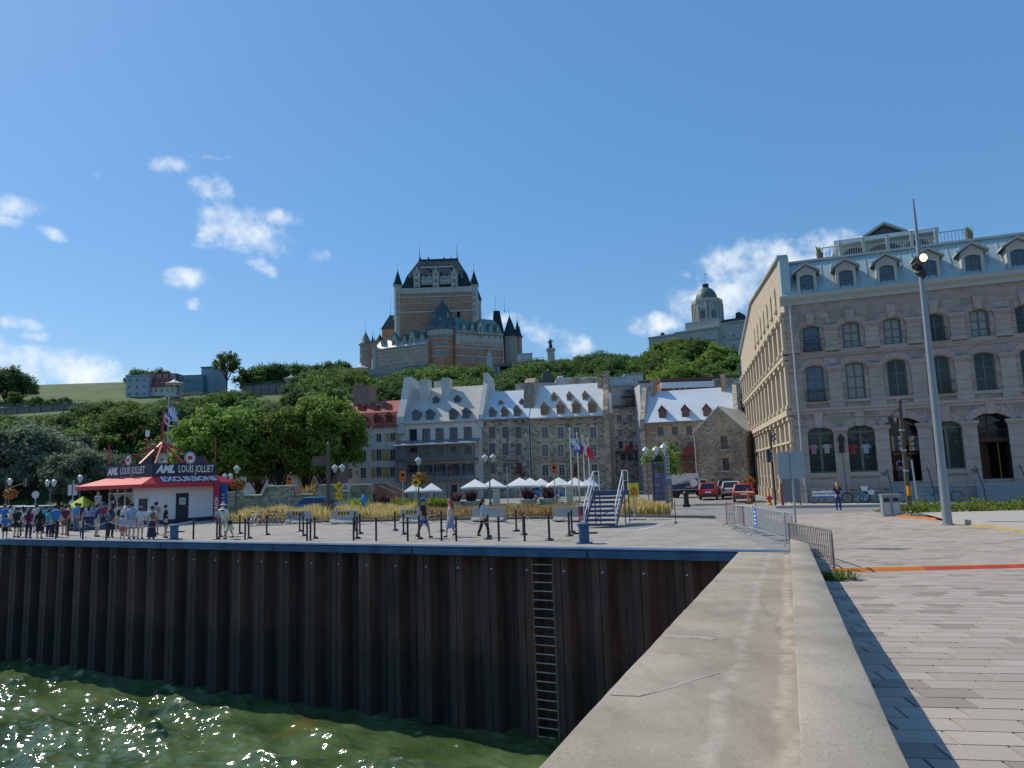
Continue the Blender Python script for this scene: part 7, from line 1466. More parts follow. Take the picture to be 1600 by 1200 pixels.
def flagpole(px, pt, pb, Y, label, fz, fh, fw, cols, seed):
    p = P(px, pb, Y); t = E('flagpole', label, 'flagpole', (p.x, Y, 0)); zt = ZAT(px-4, pt, Y); MB().path([(0, 0, 0), (0, 0, zt)], [.075, .045], 8).build('pole', mat('pole_white', (.60, .60, .58), .4, .05), t); MB().ball((0, 0, zt+.05), .09).build('finial', mat('pole_white', (0, 0, 0)), t)
    flag(t, .05, ZAT(px, fz, Y), fw, fh, cols, .6, seed)
flagpole(895, 671, 786, 66, 'white flagpole with blue and white crossed flag', 678, 1.1, 1.3, qc, 0)
flagpole(906, 678, 784, 68, 'white flagpole with dark navy and red flag', 690, 1.0, .8, lambda u, v: 3 if u < .6 else 2, 1)
flagpole(915, 683, 783, 70, 'white flagpole with navy, white and red striped flag', 691, 1.1, 1.2, lambda u, v: 1 if u < .45 else 2, 2)
flagpole(923, 687, 782, 72, 'white flagpole with plain red flag', 703, .7, .8, lambda u, v: 2, 3)
# ---- signs on posts
def sign_post(px, pys, Y, label, kind, pyb=None):
    p = P(px, 790, Y); t = E('road_sign', label, 'sign', (p.x, Y, 0)); z = ZAT(px, pys, Y)
    MB().tube((0, .03, 0), (0, .03, z+.3), .03).build('post', STEEL(), t)
    if kind == 'orange':
        MB().box(-.2, .2, -.01, .01, z-.34, z+.34).build('plate', mat('sign_orange', (.75, .12, .01), .5, .04), t); b = MB(); b.lathe([(.10, -.002), (.14, -.002), (.14, .002), (.10, .002)], 16); b.xf(Matrix.Translation((0, -.014, z+.08)) @ Matrix.Rotation(R(90), 4, 'X')); b.build('ring', BLACK(), t); b = MB(); b.beam((-.08, -.015, z+.16), (.08, -.015, z), .03, .004, up=(0, 1, 0)); b.build('slash', BLACK(), t); MB().box(-.13, .13, -.014, -.011, z-.24, z-.18).build('text_line', BLACK(), t)
    else:
        s = .40; MB().prism([(-s, z), (0, z-s), (s, z), (0, z+s)], -.01, .01, 'y').build('plate', mat('sign_yellow', (.75, .42, .01), .5, .04), t)
        if kind == 'turn':
            b = MB(); b.box(-.07, -.01, -.016, -.011, z-.2, z+.08); b.box(-.07, .1, -.016, -.011, z+.03, z+.09); b.prism([(.1, z-.04), (.22, z+.06), (.1, z+.16)], -.016, -.011, 'y'); b.build('arrow', BLACK(), t)
            MB().box(-.26, .26, -.01, .01, z-1.0, z-.46).build('lower_plate', mat('sign_yellow', (0, 0, 0)), t); text_mesh('lower_plate_text', '15', .36, BLACK(), t, facing((-.17, -.015, z-.86)))
        else: b = MB(); b.box(-.2, .2, -.016, -.011, z-.05, z+.02); b.ball((0, -.014, z+.02), .12, 10, 6, sy=.05); b.build('symbol', BLACK(), t)
sign_post(629.7, 744, 50, 'orange no-stopping sign on a post before the cream gallery house', 'orange'); sign_post(868, 732, 50, 'orange no-stopping sign on a post beside the flagpoles', 'orange'); sign_post(452, 750, 56, 'orange no-stopping sign on a post before the stone rampart', 'orange')
sign_post(529.5, 760, 57, 'yellow diamond right-turn sign with small yellow plate below', 'turn'); sign_post(650.5, 754, 56, 'yellow diamond speed bump sign below the flower basket', 'bump')
p = P(513, 795, 53); t = E('utility_pole', 'brown utility pole with pale box at its foot', 'pole', (p.x, 53, 0)); z_ = ZAT(513, 693, 53); MB().lathe([(.20, 0), (.17, 1), (.13, z_), (.03, z_+.1)], 8).build('pole', brn, t); MB().box(-.4, .35, -.35, .2, 0, 1.15).build('box', brn, t); MB().box(-1.2, -.1, .1, .3, z_-1.6, z_-.9).build('panel', brn, t); b = MB(); b.beam((-.1, .2, z_-2.4), (-1.3, .2, z_-3.4), .06); b.build('brace', brn, t)
for px, pt, Y in ((794, 728, 52), (545, 748, 58)): 
    p = P(px, 790, Y); t = E('thin_post', 'thin bare grey post before the grey rubble house' if px > 700 else 'thin bare grey post near the footbridge', 'post', (p.x, Y, 0)); MB().tube((0, 0, 0), (0, 0, ZAT(px, pt, Y)), .035).build('post', STEEL(), t)
# ---- golden grass beds, shrubs, lawn
def grass(name, poly, n, h, c1, c2, lw=.02, seed=1):
    rr = random.Random(seed); b = MB(); (ax, ay), (bx, by), (cx, cy), (dx, dy) = [(p.x, p.y) for p in poly]
    for i in range(n):
        u, v = rr.random(), rr.random(); x = (ax+(bx-ax)*u)*(1-v)+(dx+(cx-dx)*u)*v; y = (ay+(by-ay)*u)*(1-v)+(dy+(cy-dy)*u)*v
        hh = h*rr.uniform(.6, 1.1)*(.8+.25*math.sin(x*1.9)*math.sin(x*.7+y)); a = rr.uniform(0, 6.28); l = hh*rr.uniform(.1, .45); X, Y_ = math.cos(a), math.sin(a); w = lw*rr.uniform(.7, 1.6)
        b.add([(x-w, y, 0), (x+w, y, 0), (x+X*l*.5+w*1.2, y+Y_*l*.5, hh*.7), (x+X*l*.5-w*1.2, y+Y_*l*.5, hh*.7), (x+X*l, y+Y_*l, hh)], [(0, 1, 2, 3), (3, 2, 4)])
    o = b.build(name, leafmat(name+'_leaf', c1, c2), fix=False); return o
gold = ((.30, .18, .055), (.52, .36, .14))
tag(grass('golden_grass', [G(338, 817), G(632, 812), G(632, 812)+Vector((0, 6, 0)), G(338, 817)+Vector((0, 8, 0))], 9000, 1.05, *gold, seed=1), 'long bed of tall golden ornamental grass behind the quay deck left part', 'grass', kind='stuff')
tag(grass('golden_grass', [G(640, 812), G(905, 808), G(905, 808)+Vector((0, 5, 0)), G(640, 812)+Vector((0, 6, 0))], 6500, .8, *gold, seed=2), 'bed of golden ornamental grass behind the concrete barriers before the parasols', 'grass', kind='stuff')
tag(grass('golden_grass', [G(972, 806), G(1048, 806), G(1046, 806)+Vector((0, 3.5, 0)), G(972, 806)+Vector((0, 3.5, 0))], 2600, 1.05, *gold, seed=3), 'clump of golden ornamental grass right of the boarding stairs', 'grass', kind='stuff')
tag(grass('green_shrubs', [P(608, 790, 66), P(700, 788, 66), P(700, 788, 70), P(608, 790, 70)], 1800, 1.0, (.12, .19, .02), (.24, .30, .05), .05, 4), 'lime green low shrubs before the cream gallery house', 'shrubs', kind='stuff')
tag(grass('green_shrubs', [P(530, 790, 64), P(575, 788, 64), P(575, 788, 68), P(530, 790, 68)], 900, 1.2, (.13, .15, .04), (.28, .26, .08), .04, 5), 'tall yellowish green grass near the footbridge', 'shrubs', kind='stuff')
lawn = MB(); lawn.poly([(*P(345, 790, 54)[:2], .02), (*P(905, 790, 52)[:2], .02), (*P(905, 790, 68)[:2], .02), (*P(560, 790, 71)[:2], .02), (*P(330, 790, 74)[:2], .02)]); tag(lawn.build('lawn', mat('lawn_grass', (.10, .16, .03), .95, .25, .8, .3)), kind='structure')
for a, c in ((G(338, 819), G(905, 810)), (G(965, 808), G(1118, 810))):
    d = c-a; b = MB(); b.hexa([a, c, c+Vector((0, .4, 0)), a+Vector((0, .4, 0)), a+Vector((0, 0, .14)), c+Vector((0, 0, .14)), c+Vector((0, .4, .14)), a+Vector((0, .4, .14))]); tag(b.build('kerb', mat('dark_kerb', (.12, .11, .10), .9, .15)), kind='structure')
# ---- stone rampart with embrasures
f = Fac(352, 73, 562, 72, 770); t = E('stone_rampart', 'low grey stone rampart with sloping embrasures below the park trees', 'wall', f.o, f.rz)
def RL(zx, zy): return f.L(320+zx/5.333, 680+zy/5.333)
prof = [RL(190, 480), RL(320, 470), RL(335, 507), RL(480, 505), RL(510, 430), RL(735, 428), RL(765, 500), RL(908, 495), RL(940, 420), RL(1100, 418), RL(1110, 470), RL(1210, 470), RL(1215, 418), RL(1365, 415)]
b = MB(); b.prism([(prof[0][0], -.2)]+prof+[(prof[-1][0], -.2)], 0, 1.6, 'y'); b.build('wall', rubble('rampart_stone', (.12, .12, .115), (.33, .32, .30), (.24, .235, .22), 2.6), t)
for a, c in zip(prof, prof[1:]):
    red = abs(c[1]-a[1]) > .3; b = MB(); b.beam((a[0], .75, a[1]+.05), (c[0], .75, c[1]+.05), 1.8, .12); b.build('coping', mat('coping_pale', (.42, .405, .38), .9, .08) if not (red and c[0] > prof[5][0] and c[0] < prof[8][0]+.5) else mat('coping_red', (.33, .15, .10), .9), t)
tag(grass('rampart_shrubs', [P(460, 770, 75), P(492, 770, 75), P(492, 770, 77), P(460, 770, 77)], 700, 2.6, (.12, .10, .03), (.26, .20, .07), .06, 6), 'brownish shrubs behind the rampart embrasure', 'shrubs', kind='stuff')
# ---- wooden footbridge
f = Fac(573, 80, 626, 76, 780); t = E('footbridge', 'reddish brown wooden footbridge sloping down before the pale house', 'bridge', f.o, f.rz); bw = mat('bridge_wood', (.16, .085, .06), .8, .2, 3); pts = [f.L(574, 768), f.L(590, 768), f.L(605, 774), f.L(622, 783)]
b = MB()
for a, c in zip(pts, pts[1:]): b.beam((a[0], .5, a[1]-.25), (c[0], .5, c[1]-.25), 1.4, .2)
b.build('deck', bw, t)
for yy in (-.2, 1.2):
    b = MB(); 
    for a, c in zip(pts, pts[1:]): b.beam((a[0], yy, a[1]+.75), (c[0], yy, c[1]+.75), .1); b.beam((a[0], yy, a[1]-.2), (c[0], yy, c[1]-.2), .1, .3)
    b.build('rail', bw, t)
    for a, c in zip(pts, pts[1:]):
        for k in range(6): u = k/6; x = a[0]+(c[0]-a[0])*u; z = a[1]+(c[1]-a[1])*u; MB().box(x-.05, x+.05, yy-.04, yy+.04, z-.3, z+.78).build('baluster', bw, t)
for x in (pts[0][0]+.3, pts[2][0]): MB().box(x-.12, x+.12, .3, .6, 0, 1.3).build('pier', mat('pier_dark', (.05, .05, .05), .9), t)
MB().box(pts[0][0]-1.2, pts[0][0]+.2, -.3, 1.4, 0, pts[0][1]-.3).build('abutment', mat('rampart_stone', (0, 0, 0)), t)
# ---- parasols and planters
parw = mat('parasol_white', (.74, .74, .72), .8, .03)
def parasol(px, pt, hw, Y, label):
    p = P(px, 780, Y); t = E('parasol', label, 'parasol', (p.x, Y, 0), R(rnd.uniform(-6, 6)), 'white parasols of the terrace'); zt = ZAT(px, pt, Y); w = hw*Y/F; h = .78
    b = MB(); ed = [(-w, -w), (w, -w), (w, w), (-w, w)]
    ring = []
    for i in range(4):
        a, c = ed[i], ed[(i+1) % 4]; ring += [(a[0], a[1], zt-h), ((a[0]+c[0])/2*.97, (a[1]+c[1])/2*.97, zt-h+.05)]
    n = len(ring); b.v = [(0, 0, zt)]+ring+[(x*1.0, y*1.0, z-.16) for x, y, z in ring]
    for i in range(n): b.f.append((0, 1+i, 1+(i+1) % n)); b.f.append((1+i, 1+n+i, 1+n+(i+1) % n, 1+(i+1) % n)); b.m += [0, 0]
    b.build('canopy', parw, t, fix=False); MB().tube((0, 0, 0), (0, 0, zt-.05), .04).build('pole', WHITE(), t); MB().box(-.4, .4, -.4, .4, 0, .1).build('base', cst, t)
    for s in ((-1, -1), (1, -1), (1, 1), (-1, 1)): MB().tube((0, 0, zt-1.2), (s[0]*w*.6, s[1]*w*.6, zt-h*.62), .02, n=5).build('strut', WHITE(), t)
for i, (px, pt, hw, Y) in enumerate(((648, 755.5, 15, 78), (674.5, 754.5, 16, 76), (743, 748.5, 20, 70), (771, 748, 19, 72), (813, 746, 22, 69), (829, 746.5, 19, 73), (846, 747, 16, 76), (874, 745.5, 19, 69), (900, 746, 17, 71), (922, 746, 15, 70))): parasol(px, pt, hw, Y, 'white square parasol beside the footbridge end of the terrace' if px < 700 else 'white square parasol in the row before the rubble stone houses')
pot = mat('planter_grey', (.30, .29, .275), .9, .1); dkl = leafmat('leaf_plum', (.03, .014, .018), (.07, .035, .035))
for i, (px, Y, w) in enumerate(((712, 66, 1.0), (736, 66, 1.1), (826, 66, 1.1), (858, 66, 1.2), (600, 67, .9))):
    p = P(px, 790, Y); lab = ['plum-leaved plant in a grey planter behind the woman in blue skirt', 'plum-leaved plant in a grey planter left of the two-headed lantern', 'plum-leaved plant in a grey planter under the parasol row', 'plum-leaved plant in a grey planter before the blue car', 'plum-leaved plant in a grey planter below the footbridge'][i]
    t = tuft('potted_plant', lab, (p.x, Y, 0), 110, 1.35, .4, dkl, 'plant', 20+i, .06, None, .7); MB().lathe([(w*.62, 0), (w*.75, .55), (w*.7, .56)], 10).build('planter', pot, t); t.children[0].location.z = .4
for px, Y in ((776, 62), (890, 64)):
    p = P(px, 790, Y); t = E('stone_pillar', 'grey stone block pillar under the two-headed lantern' if px < 800 else 'mossy stone block beside the flagpoles', 'pillar', (p.x, Y, 0)); MB().box(-.3, .3, -.3, .3, 0, 1.5).build('block', cst, t); MB().box(-.34, .34, -.34, .34, 1.5, 1.58).build('cap', cst, t)
p = P(568.5, 790, 52); t = E('fire_hydrant', 'small blue hydrant standing in the golden grass', 'hydrant', (p.x, 52, 0)); hb = mat('hydrant_blue', (.03, .20, .50), .5); MB().lathe([(.13, 0), (.11, 1.1), (.2, 1.15), (.2, 1.4), (.12, 1.6), (.04, 1.7)], 10).build('body', hb, t); MB().tube((-.28, 0, 1.25), (.28, 0, 1.25), .07).build('outlets', hb, t)
p = G(1203, 789); t = E('fire_hydrant', 'red and yellow fire hydrant at the corner of the sunny side wall', 'hydrant', p); hr = mat('hydrant_red', (.50, .04, .02), .5); MB().lathe([(.12, .18), (.11, .5), (.16, .52), (.15, .62), (.08, .72), (.03, .76)], 10).build('body', hr, t); MB().tube((-.24, 0, .45), (.24, 0, .45), .06).build('outlets', hr, t); MB().lathe([(.2, 0), (.2, .05), (.12, .18)], 10).build('foot', mat('hydrant_yellow', (.5, .36, .05), .6), t)
basket(1170, 752, G(1172, 780).y, 'hanging basket of red flowers on the sunny side wall', .55)
# ---- vehicles
def car(p, rz, col, label, L_=4.4, Wd=1.8, H=1.55, suv=False, back_lit=True):
    t = E('parked_car', label, 'car', p, rz); m_ = mat('car_'+col, {'red': (.42, .015, .02), 'dark': (.02, .022, .028), 'silver': (.42, .43, .44), 'white': (.62, .62, .62), 'blue': (.03, .13, .34)}[col], .25, .03, spec=.6); l = L_/2; w = Wd/2; s = H/1.55
    b = MB(); prof = [(-l+.05, .3), (-l, .6), (-l+.15, .82*s), (-l*.45, .95*s), (l*.9, 1.0*s), (l-.03, .9*s), (l, .5), (l-.06, .3)]
    k = len(prof)
    for x, sc in ((-w, .0), (-w*.97, .04), (w*.97, .04), (w, .0)):
        ins = .06 if abs(x) == w else 0
        b.v += [(x, y*(1-ins*.3), z if z < .55 else z-(.05 if abs(x) == w else 0)) for y, z in prof]
    for i in range(3):
        for j in range(k): b.f.append((i*k+j, i*k+(j+1) % k, (i+1)*k+(j+1) % k, (i+1)*k+j)); b.m.append(0)
    b.f += [tuple(range(k)), tuple(3*k+j for j in range(k))]; b.m += [0, 0]; b.build('body', m_, t, smooth='auto')
    zb, zt = .95*s, H; g = MB(); g.hexa([(-w*.94, -l*.42, zb), (w*.94, -l*.42, zb), (w*.92, l*.92, zb+.03), (-w*.92, l*.92, zb+.03), (-w*.72, -l*.05, zt-.05), (w*.72, -l*.05, zt-.05), (w*.72, l*(.8 if suv else .68), zt-.05), (-w*.72, l*(.8 if suv else .68), zt-.05)]); g.build('windows', glass('car_glass', (.015, .017, .02), .05, .9), t)
    yb = l*(.8 if suv else .68); r_ = MB(); r_.hexa([(-w*.74, -l*.07, zt-.06), (w*.74, -l*.07, zt-.06), (w*.74, yb+.03, zt-.06), (-w*.74, yb+.03, zt-.06), (-w*.66, 0, zt), (w*.66, 0, zt), (w*.66, yb-.05, zt), (-w*.66, yb-.05, zt)]); r_.build('roof', m_, t)
    for s_ in (-1, 1):
        b = MB(); b.beam((s_*w*.93, l*.93, zb), (s_*w*.72, yb+.02, zt-.05), .12, .1); b.build('pillar', m_, t); b = MB(); b.beam((s_*w*.945, l*.25, zb), (s_*w*.725, l*.25, zt-.05), .05, .08); b.build('pillar', m_, t); b = MB(); b.beam((s_*w*.94, -l*.42, zb), (s_*w*.72, -l*.05, zt-.05), .06, .06); b.build('pillar', m_, t)
        MB().box(*sorted((s_*w*.62, s_*w*.94)), l-.04, l+.02, .72*s, .95*s).build('tail_light', mat('tail_red', (.55, .02, .02), .3, .05), t); MB().box(*sorted((s_*w*.6, s_*w*.95)), -l-.01, -l+.1, .62*s, .78*s).build('headlight', mat('headlight_clear', (.6, .6, .58), .2), t); MB().box(*sorted((s_*w*.98, s_*(w+.16))), -l*.36, -l*.30, zb-.02, zb+.12).build('mirror', m_, t)
        for y_ in (-l*.6, l*.6):
            wl = MB(); wl.lathe([(.2, -.1), (.32, -.1), (.34, -.06), (.34, .06), (.32, .1), (.2, .1)], 16); wl.xf(Matrix.Translation((s_*(w-.1), y_, .34)) @ Matrix.Rotation(R(90), 4, 'Y')); wo_ = wl.build('wheel', BLACK(), t); h = MB(); h.lathe([(.02, -.106), (.2, -.106), (.2, .106), (.02, .106)], 12); h.xf(Matrix.Translation((s_*(w-.1), y_, .34)) @ Matrix.Rotation(R(90), 4, 'Y')); h.build('rim', STEEL(), wo_)
    MB().box(-.26, .26, l+.0, l+.015, .66*s, .78*s).build('number_plate', WHITE(), t); MB().box(-w*.95, w*.95, l-.02, l+.04, .32, .5).build('bumper', mat('bumper_dark', (.03, .03, .03), .6), t)
    return t
def gz(px, py): return G(px, py)
RB = R(180-12)     # cars seen from behind: their rear (+y) faces the camera
def rear(px, py, col, label, **k): p = gz(px, py); return car(p+Vector((.55, 2.0, 0)), R(180-15.5), col, label, **k)
rear(1107.5, 781.5, 'red', 'red car driving away up the street past the white truck', Wd=1.62, H=1.5, suv=True); rear(1163.5, 785.5, 'red', 'red hatchback parked beside the sunny side wall', Wd=1.66, H=1.45, L_=3.8, suv=True); rear(1144, 779.5, 'silver', 'silver car parked ahead of the red hatchback', Wd=1.75); rear(1136, 775.5, 'dark', 'dark car parked before the tan gable house', Wd=1.8, H=1.6, suv=True)
p = P(505, 796, 60); car((p.x, 60, 0), R(90), 'blue', 'blue car behind the golden grass near the utility pole', L_=4.2, H=1.5); p = P(854, 780, 84); car((p.x, 84, 0), R(90), 'blue', 'light blue car parked behind the parasols', L_=4.2)
for px, Y, c, lab in ((28, 60, 'silver', 'silver car with raised hatch behind the queue'), (66, 57, 'white', 'white car passing behind the queue'), (150, 60, 'blue', 'blue car partly hidden behind the kiosk queue'), (-8, 58, 'white', 'white car at the far left of the quay road')):
    p = P(px, 800, Y); car((p.x, Y, 0), R(75), c, lab, L_=4.6, H=1.6, suv=True)
# delivery truck
p = P(1066, 768, 72); Y = 72; t = E('delivery_truck', 'white box truck with dark blue slanted side panel parked before the red porch', 'truck', (p.x, Y, 0), R(2)); xl, xr_ = P(1046, 750, Y).x-p.x, P(1092, 750, Y).x-p.x; zA, zB = .75, ZAT(1070, 740, Y)
MB().box(xl, xr_, 0, 2.3, zA, zB).build('cargo_box', mat('truck_white', (.62, .63, .64), .4, .04), t)
MB().prism([(xl, zA+.06), (xr_-.1, zA+.06), (xr_-.1, zB-.45), (xl, zB-1.1)], -.02, -.002, 'y').build('side_panel', mat('truck_navy', (.03, .05, .10), .4, .05), t)
text_mesh('side_lettering', 'INSTRUCTION', .36, WHITE(), t, facing((xl+.15, -.03, zA+.52)) @ Matrix.Rotation(R(7), 4, 'Z'), bold=.008)
lg = P(1084, 754.5, Y); b = MB(); b.lathe([(.30, -.01), (.38, -.01), (.38, .01), (.30, .01)], 20); b.xf(Matrix.Translation((lg.x-p.x, -.03, lg.z)) @ Matrix.Rotation(R(90), 4, 'X')); b.build('round_emblem', WHITE(), t)
b = MB(); b.box(lg.x-p.x-.18, lg.x-p.x+.18, -.035, -.022, lg.z+.06, lg.z+.13); b.box(lg.x-p.x-.04, lg.x-p.x+.04, -.034, -.022, lg.z-.24, lg.z+.2); b.build('emblem_bar', WHITE(), t)
for k in range(2): MB().box(xl+1.6, xl+2.4, -.03, -.021, zA+.22+.14*k, zA+.28+.14*k).build('small_print', mat('print_grey', (.4, .42, .46), .5), t)
MB().prism([(xr_+.05, .5), (xr_+1.0, .5), (xr_+1.05, 1.1), (xr_+.75, 1.75), (xr_+.05, 1.8)], .1, 2.1, 'y').build('cab', mat('truck_white', (0, 0, 0)), t); MB().prism([(xr_+.2, 1.1), (xr_+.9, 1.1), (xr_+.7, 1.65), (xr_+.2, 1.68)], .085, .099, 'y').build('cab_window', GLASS(), t)
for x in (xl+.6, xr_+.6):
    for y_ in (.15, 2.05): w_ = MB(); w_.lathe([(.2, -.12), (.4, -.12), (.4, .12), (.2, .12)], 14); w_.xf(Matrix.Translation((x, y_, .4)) @ Matrix.Rotation(R(90), 4, 'X')); w_.build('wheel', BLACK(), t)
MB().box(xl, xr_, .2, 2.1, .5, .74).build('chassis', BLACK(), t)
p = G(1160, 786); t = E('traffic_delineator', 'tall orange delineator post behind the street barrier', 'marker', p+Vector((0, -1.5, 0)), 0); MB().prism([(-.09, 0), (.09, 0), (.05, 1.15), (-.05, 1.15)], -.03, .03, 'y').build('blade', mat('ramp_orange', (0, 0, 0)), t); MB().box(-.25, .25, -.2, .2, 0, .06).build('base', BLACK(), t)
p = G(1236, 793); t = E('notice_board', 'grey notice board with red edge at the building corner', 'sign', p, R(-15)); zt = ZAT(1236, 748, p.y); MB().box(-.45, .65, -.04, .04, .35, zt).build('board', mat('board_grey', (.14, .15, .16), .6, .08), t); MB().box(-.58, -.46, -.06, .06, .0, zt-.3).build('red_edge', mat('poster_red', (0, 0, 0)), t)
MB().box(-.46, -.40, -.03, .03, 0, .35).build('leg', BLACK(), t); MB().box(.58, .64, -.03, .03, 0, .35).build('leg', BLACK(), t)
# ---- bicycles
def bike(p, rz, m_, label, group=None, fat=1.0):
    t = E('bicycle', label, 'bicycle', p, rz, group); r_ = .33
    for x in (-.52, .52):
        w_ = MB(); w_.path([(x+r_*math.cos(a), 0, r_+r_*math.sin(a)) for a in [2*math.pi*i/18 for i in range(18)]], .022*fat, 5, closed=True); w0 = w_.build('wheel', BLACK(), t); sp_ = MB()
        for i in range(5): a = math.pi*i/5; sp_.beam((x-r_*math.cos(a), 0, r_-r_*math.sin(a)), (x+r_*math.cos(a), 0, r_+r_*math.sin(a)), .008)
        sp_.build('spokes', STEEL(), w0)
    b = MB(); 
    for a, c in (((-.52, r_), (-.08, .28)), ((-.08, .28), (-.2, .8)), ((-.2, .76), (.34, .82)), ((.34, .82), (-.08, .28)), ((-.52, r_), (-.19, .74)), ((.34, .95), (.52, r_)), ((.34, .8), (.31, .98))): b.tube((a[0], 0, a[1]), (c[0], 0, c[1]), .022, n=6)
    b.build('frame', m_, t); MB().path([(.28, -.28, 1.02), (.33, -.1, 1.0), (.33, .1, 1.0), (.28, .28, 1.02)], .016, 5).build('handlebar', BLACK(), t); MB().box(-.34, -.06, -.06, .06, .84, .89).build('saddle', BLACK(), t); MB().lathe([(.09, -.01), (.09, .01)], 10, (0, 0, 0)).xf(Matrix.Translation((-.08, .04, .28)) @ Matrix.Rotation(R(90), 4, 'X')).build('chainring', STEEL(), t)
    return t
pk = mat('bike_pink', (.5, .10, .12), .4); gb_ = mat('bike_grey', (.10, .11, .12), .4); bb_ = mat('bike_blue', (.05, .25, .50), .4)
bike(G(412, 821), R(12), pk, 'pink bicycle parked at the left of the row beside the concrete barrier'); bike(G(424, 820), R(8), gb_, 'grey bicycle parked in the middle of the row beside the concrete barrier'); bike(G(433, 820.5), R(5), gb_, 'grey bicycle nearest the concrete barrier'); bike(G(397, 822), R(80), WHITE(), 'white bicycle parked end-on beside the pink bicycle')
def wallp(px, off): 
    d = ray(px, 780); o = BF.o-BF.ey*off-Vector((0, 0, CH)); tt = o.dot(BF.ey)/d.dot(BF.ey); q = d*tt; return Vector((q.x, q.y, .16))
bike(wallp(1285, 1.0), BF.rz, gb_, 'grey bicycle behind the rental banner'); bike(wallp(1338, .9), BF.rz+.1, gb_, 'dark fat-tyred bicycle against the arched shop window', None, 2.0); bike(wallp(1354, 1.5), BF.rz, bb_, 'bright blue rental bicycle with white basket beside the entrance'); bike(wallp(1393, 1.7), BF.rz, gb_, 'slim grey bicycle before the entrance steps'); bike(wallp(1481, 1.2), BF.rz, bb_, 'blue wheeled bicycle behind the lamp mast')
for k, px in enumerate((1352, 1362)): q = wallp(px, 1.62); t = E('bicycle_basket', ['white plastic box on the front of the blue rental bicycle', 'white plastic box on the rear of the blue rental bicycle'][k], 'basket', q+Vector((0, 0, .55+.25*(1-k))), BF.rz); MB().hexa([(-.14, -.1, 0), (.14, -.1, 0), (.14, .1, 0), (-.14, .1, 0), (-.2, -.14, .28), (.2, -.14, .28), (.2, .14, .28), (-.2, .14, .28)]).build('tub', mat('tub_pale_blue', (.5, .6, .68), .5), t)
q = wallp(1287, 1.35); t = E('rental_banner', 'white banner with blue edge lettered for bicycle rental', 'banner', q, BF.rz); MB().box(-.68, .68, -.01, .01, .5, .85).build('cloth', WHITE(), t); MB().box(-.68, .68, -.012, .012, .42, .5).build('blue_edge', mat('banner_blue', (0, 0, 0)), t); text_mesh('lettering', 'LOCATION DE VÉLOS', .15, mat('letter_navy', (.015, .02, .05), .6), t, facing((0, -.016, .61)), bold=.004, align='CENTER', sx=.88)
for x in (-.66, .66): MB().box(x-.015, x+.015, -.01, .01, 0, .42).build('stake', BLACK(), t)
p = G(1218, 787); 
for k in range(3): t = E('bike_rack', 'small steel hoop bicycle rack beside the red hydrant', 'bike rack', p+Vector((-.3+.35*k, .3*k, 0)), R(60), 'hoop bicycle racks'); MB().path([(-.3, 0, 0), (-.28, 0, .65), (-.15, 0, .78), (.15, 0, .78), (.28, 0, .65), (.3, 0, 0)], .03, 6).build('hoop', mat('rack_tan', (.34, .30, .22), .5), t)
# shirts shown in the shop windows
for px, py, c, nm in ((1271.5, 702, (.55, .28, .42), 'pink shirt hanging in the left arched shop window'), (1292, 701, (.55, .53, .5), 'white printed shirt hanging in the left arched shop window'), (1333, 702, (.5, .06, .07), 'red and white shirt hanging in the right arched shop window'), (1353, 701, (.45, .5, .62), 'pale blue shirt hanging in the right arched shop window')):
    x, z = BF.L(px, py, .3); t = E('hanging_shirt', nm, 'shirt', BF.o+BF.ex*x+BF.ey*.3+Vector((0, 0, z)), BF.rz); t.scale = (.8, 1, 1); c = tuple(v*.6 for v in c); MB().prism([(-.2, -.32), (.2, -.32), (.2, .12), (.34, .02), (.38, .16), (.16, .34), (.06, .3), (-.06, .3), (-.16, .34), (-.38, .16), (-.34, .02), (-.2, .12)], -.02, .02, 'y').build('cloth', mat('shirt_'+nm.split()[0]+nm.split()[1], c, .8, .2, 8), t)
# ---- stanchions and chains
stm = MB(); stm.lathe([(.045, 0), (.045, .93), (.055, .94), (.055, .99), (.03, 1.02)], 10); ST_POST = stm.mesh('post', BLACK(), smooth='auto'); stb = MB(); stb.lathe([(.19, 0), (.19, .03), (.14, .08), (.06, .11)], 14); ST_BASE = stb.mesh('base', BLACK(), smooth='auto')
def stanch(px, py, base=True):
    p = G(px, py); t = E('stanchion', 'black chain stanchion with domed foot on the quay deck' if base else 'plain black chain post at the quay edge', 'stanchion', p, 0, 'black chain stanchions' if base else 'black chain posts at the edge'); inst('post', ST_POST, t)
    if base: inst('base', ST_BASE, t)
    return p+Vector((0, 0, .93))
chm = mat('chain_steel', (.10, .095, .09), .5, .2, metal=.5); chp = mat('chain_pale', (.42, .38, .30), .6)
def chain(a, c, m_=None, sag=.22):
    t = MB(); n = 12; pts = [a.lerp(c, i/n)-Vector((0, 0, sag*4*(i/n)*(1-i/n))) for i in range(n+1)]; t.path(pts, .013, 5); tag(t.build('chain', m_ or chm), 'sagging chain strung between black stanchions' if m_ is None or m_ is chm else 'pale rope chain strung between black posts near the queue', 'chain', 'chains between stanchions' if m_ is None or m_ is chm else 'pale chains near the queue')
Z4 = lambda x, y: (320+x/5.333, 680+y/5.333); Z5 = lambda x, y: (580+x/5.333, 680+y/5.333); Z6 = lambda x, y: (840+x/5.333, 660+y/5.333)
edge_p = [stanch(*q, False) for q in [Z4(335, 872), Z4(852, 879), Z4(880, 879), Z4(1240, 879), Z4(1428, 881), Z5(305, 882), Z5(587, 882), Z5(710, 883), Z5(1065, 884), Z5(1280, 884)]]
for i in (0, 2, 3, 4, 5, 7, 8): chain(edge_p[i], edge_p[i+1])
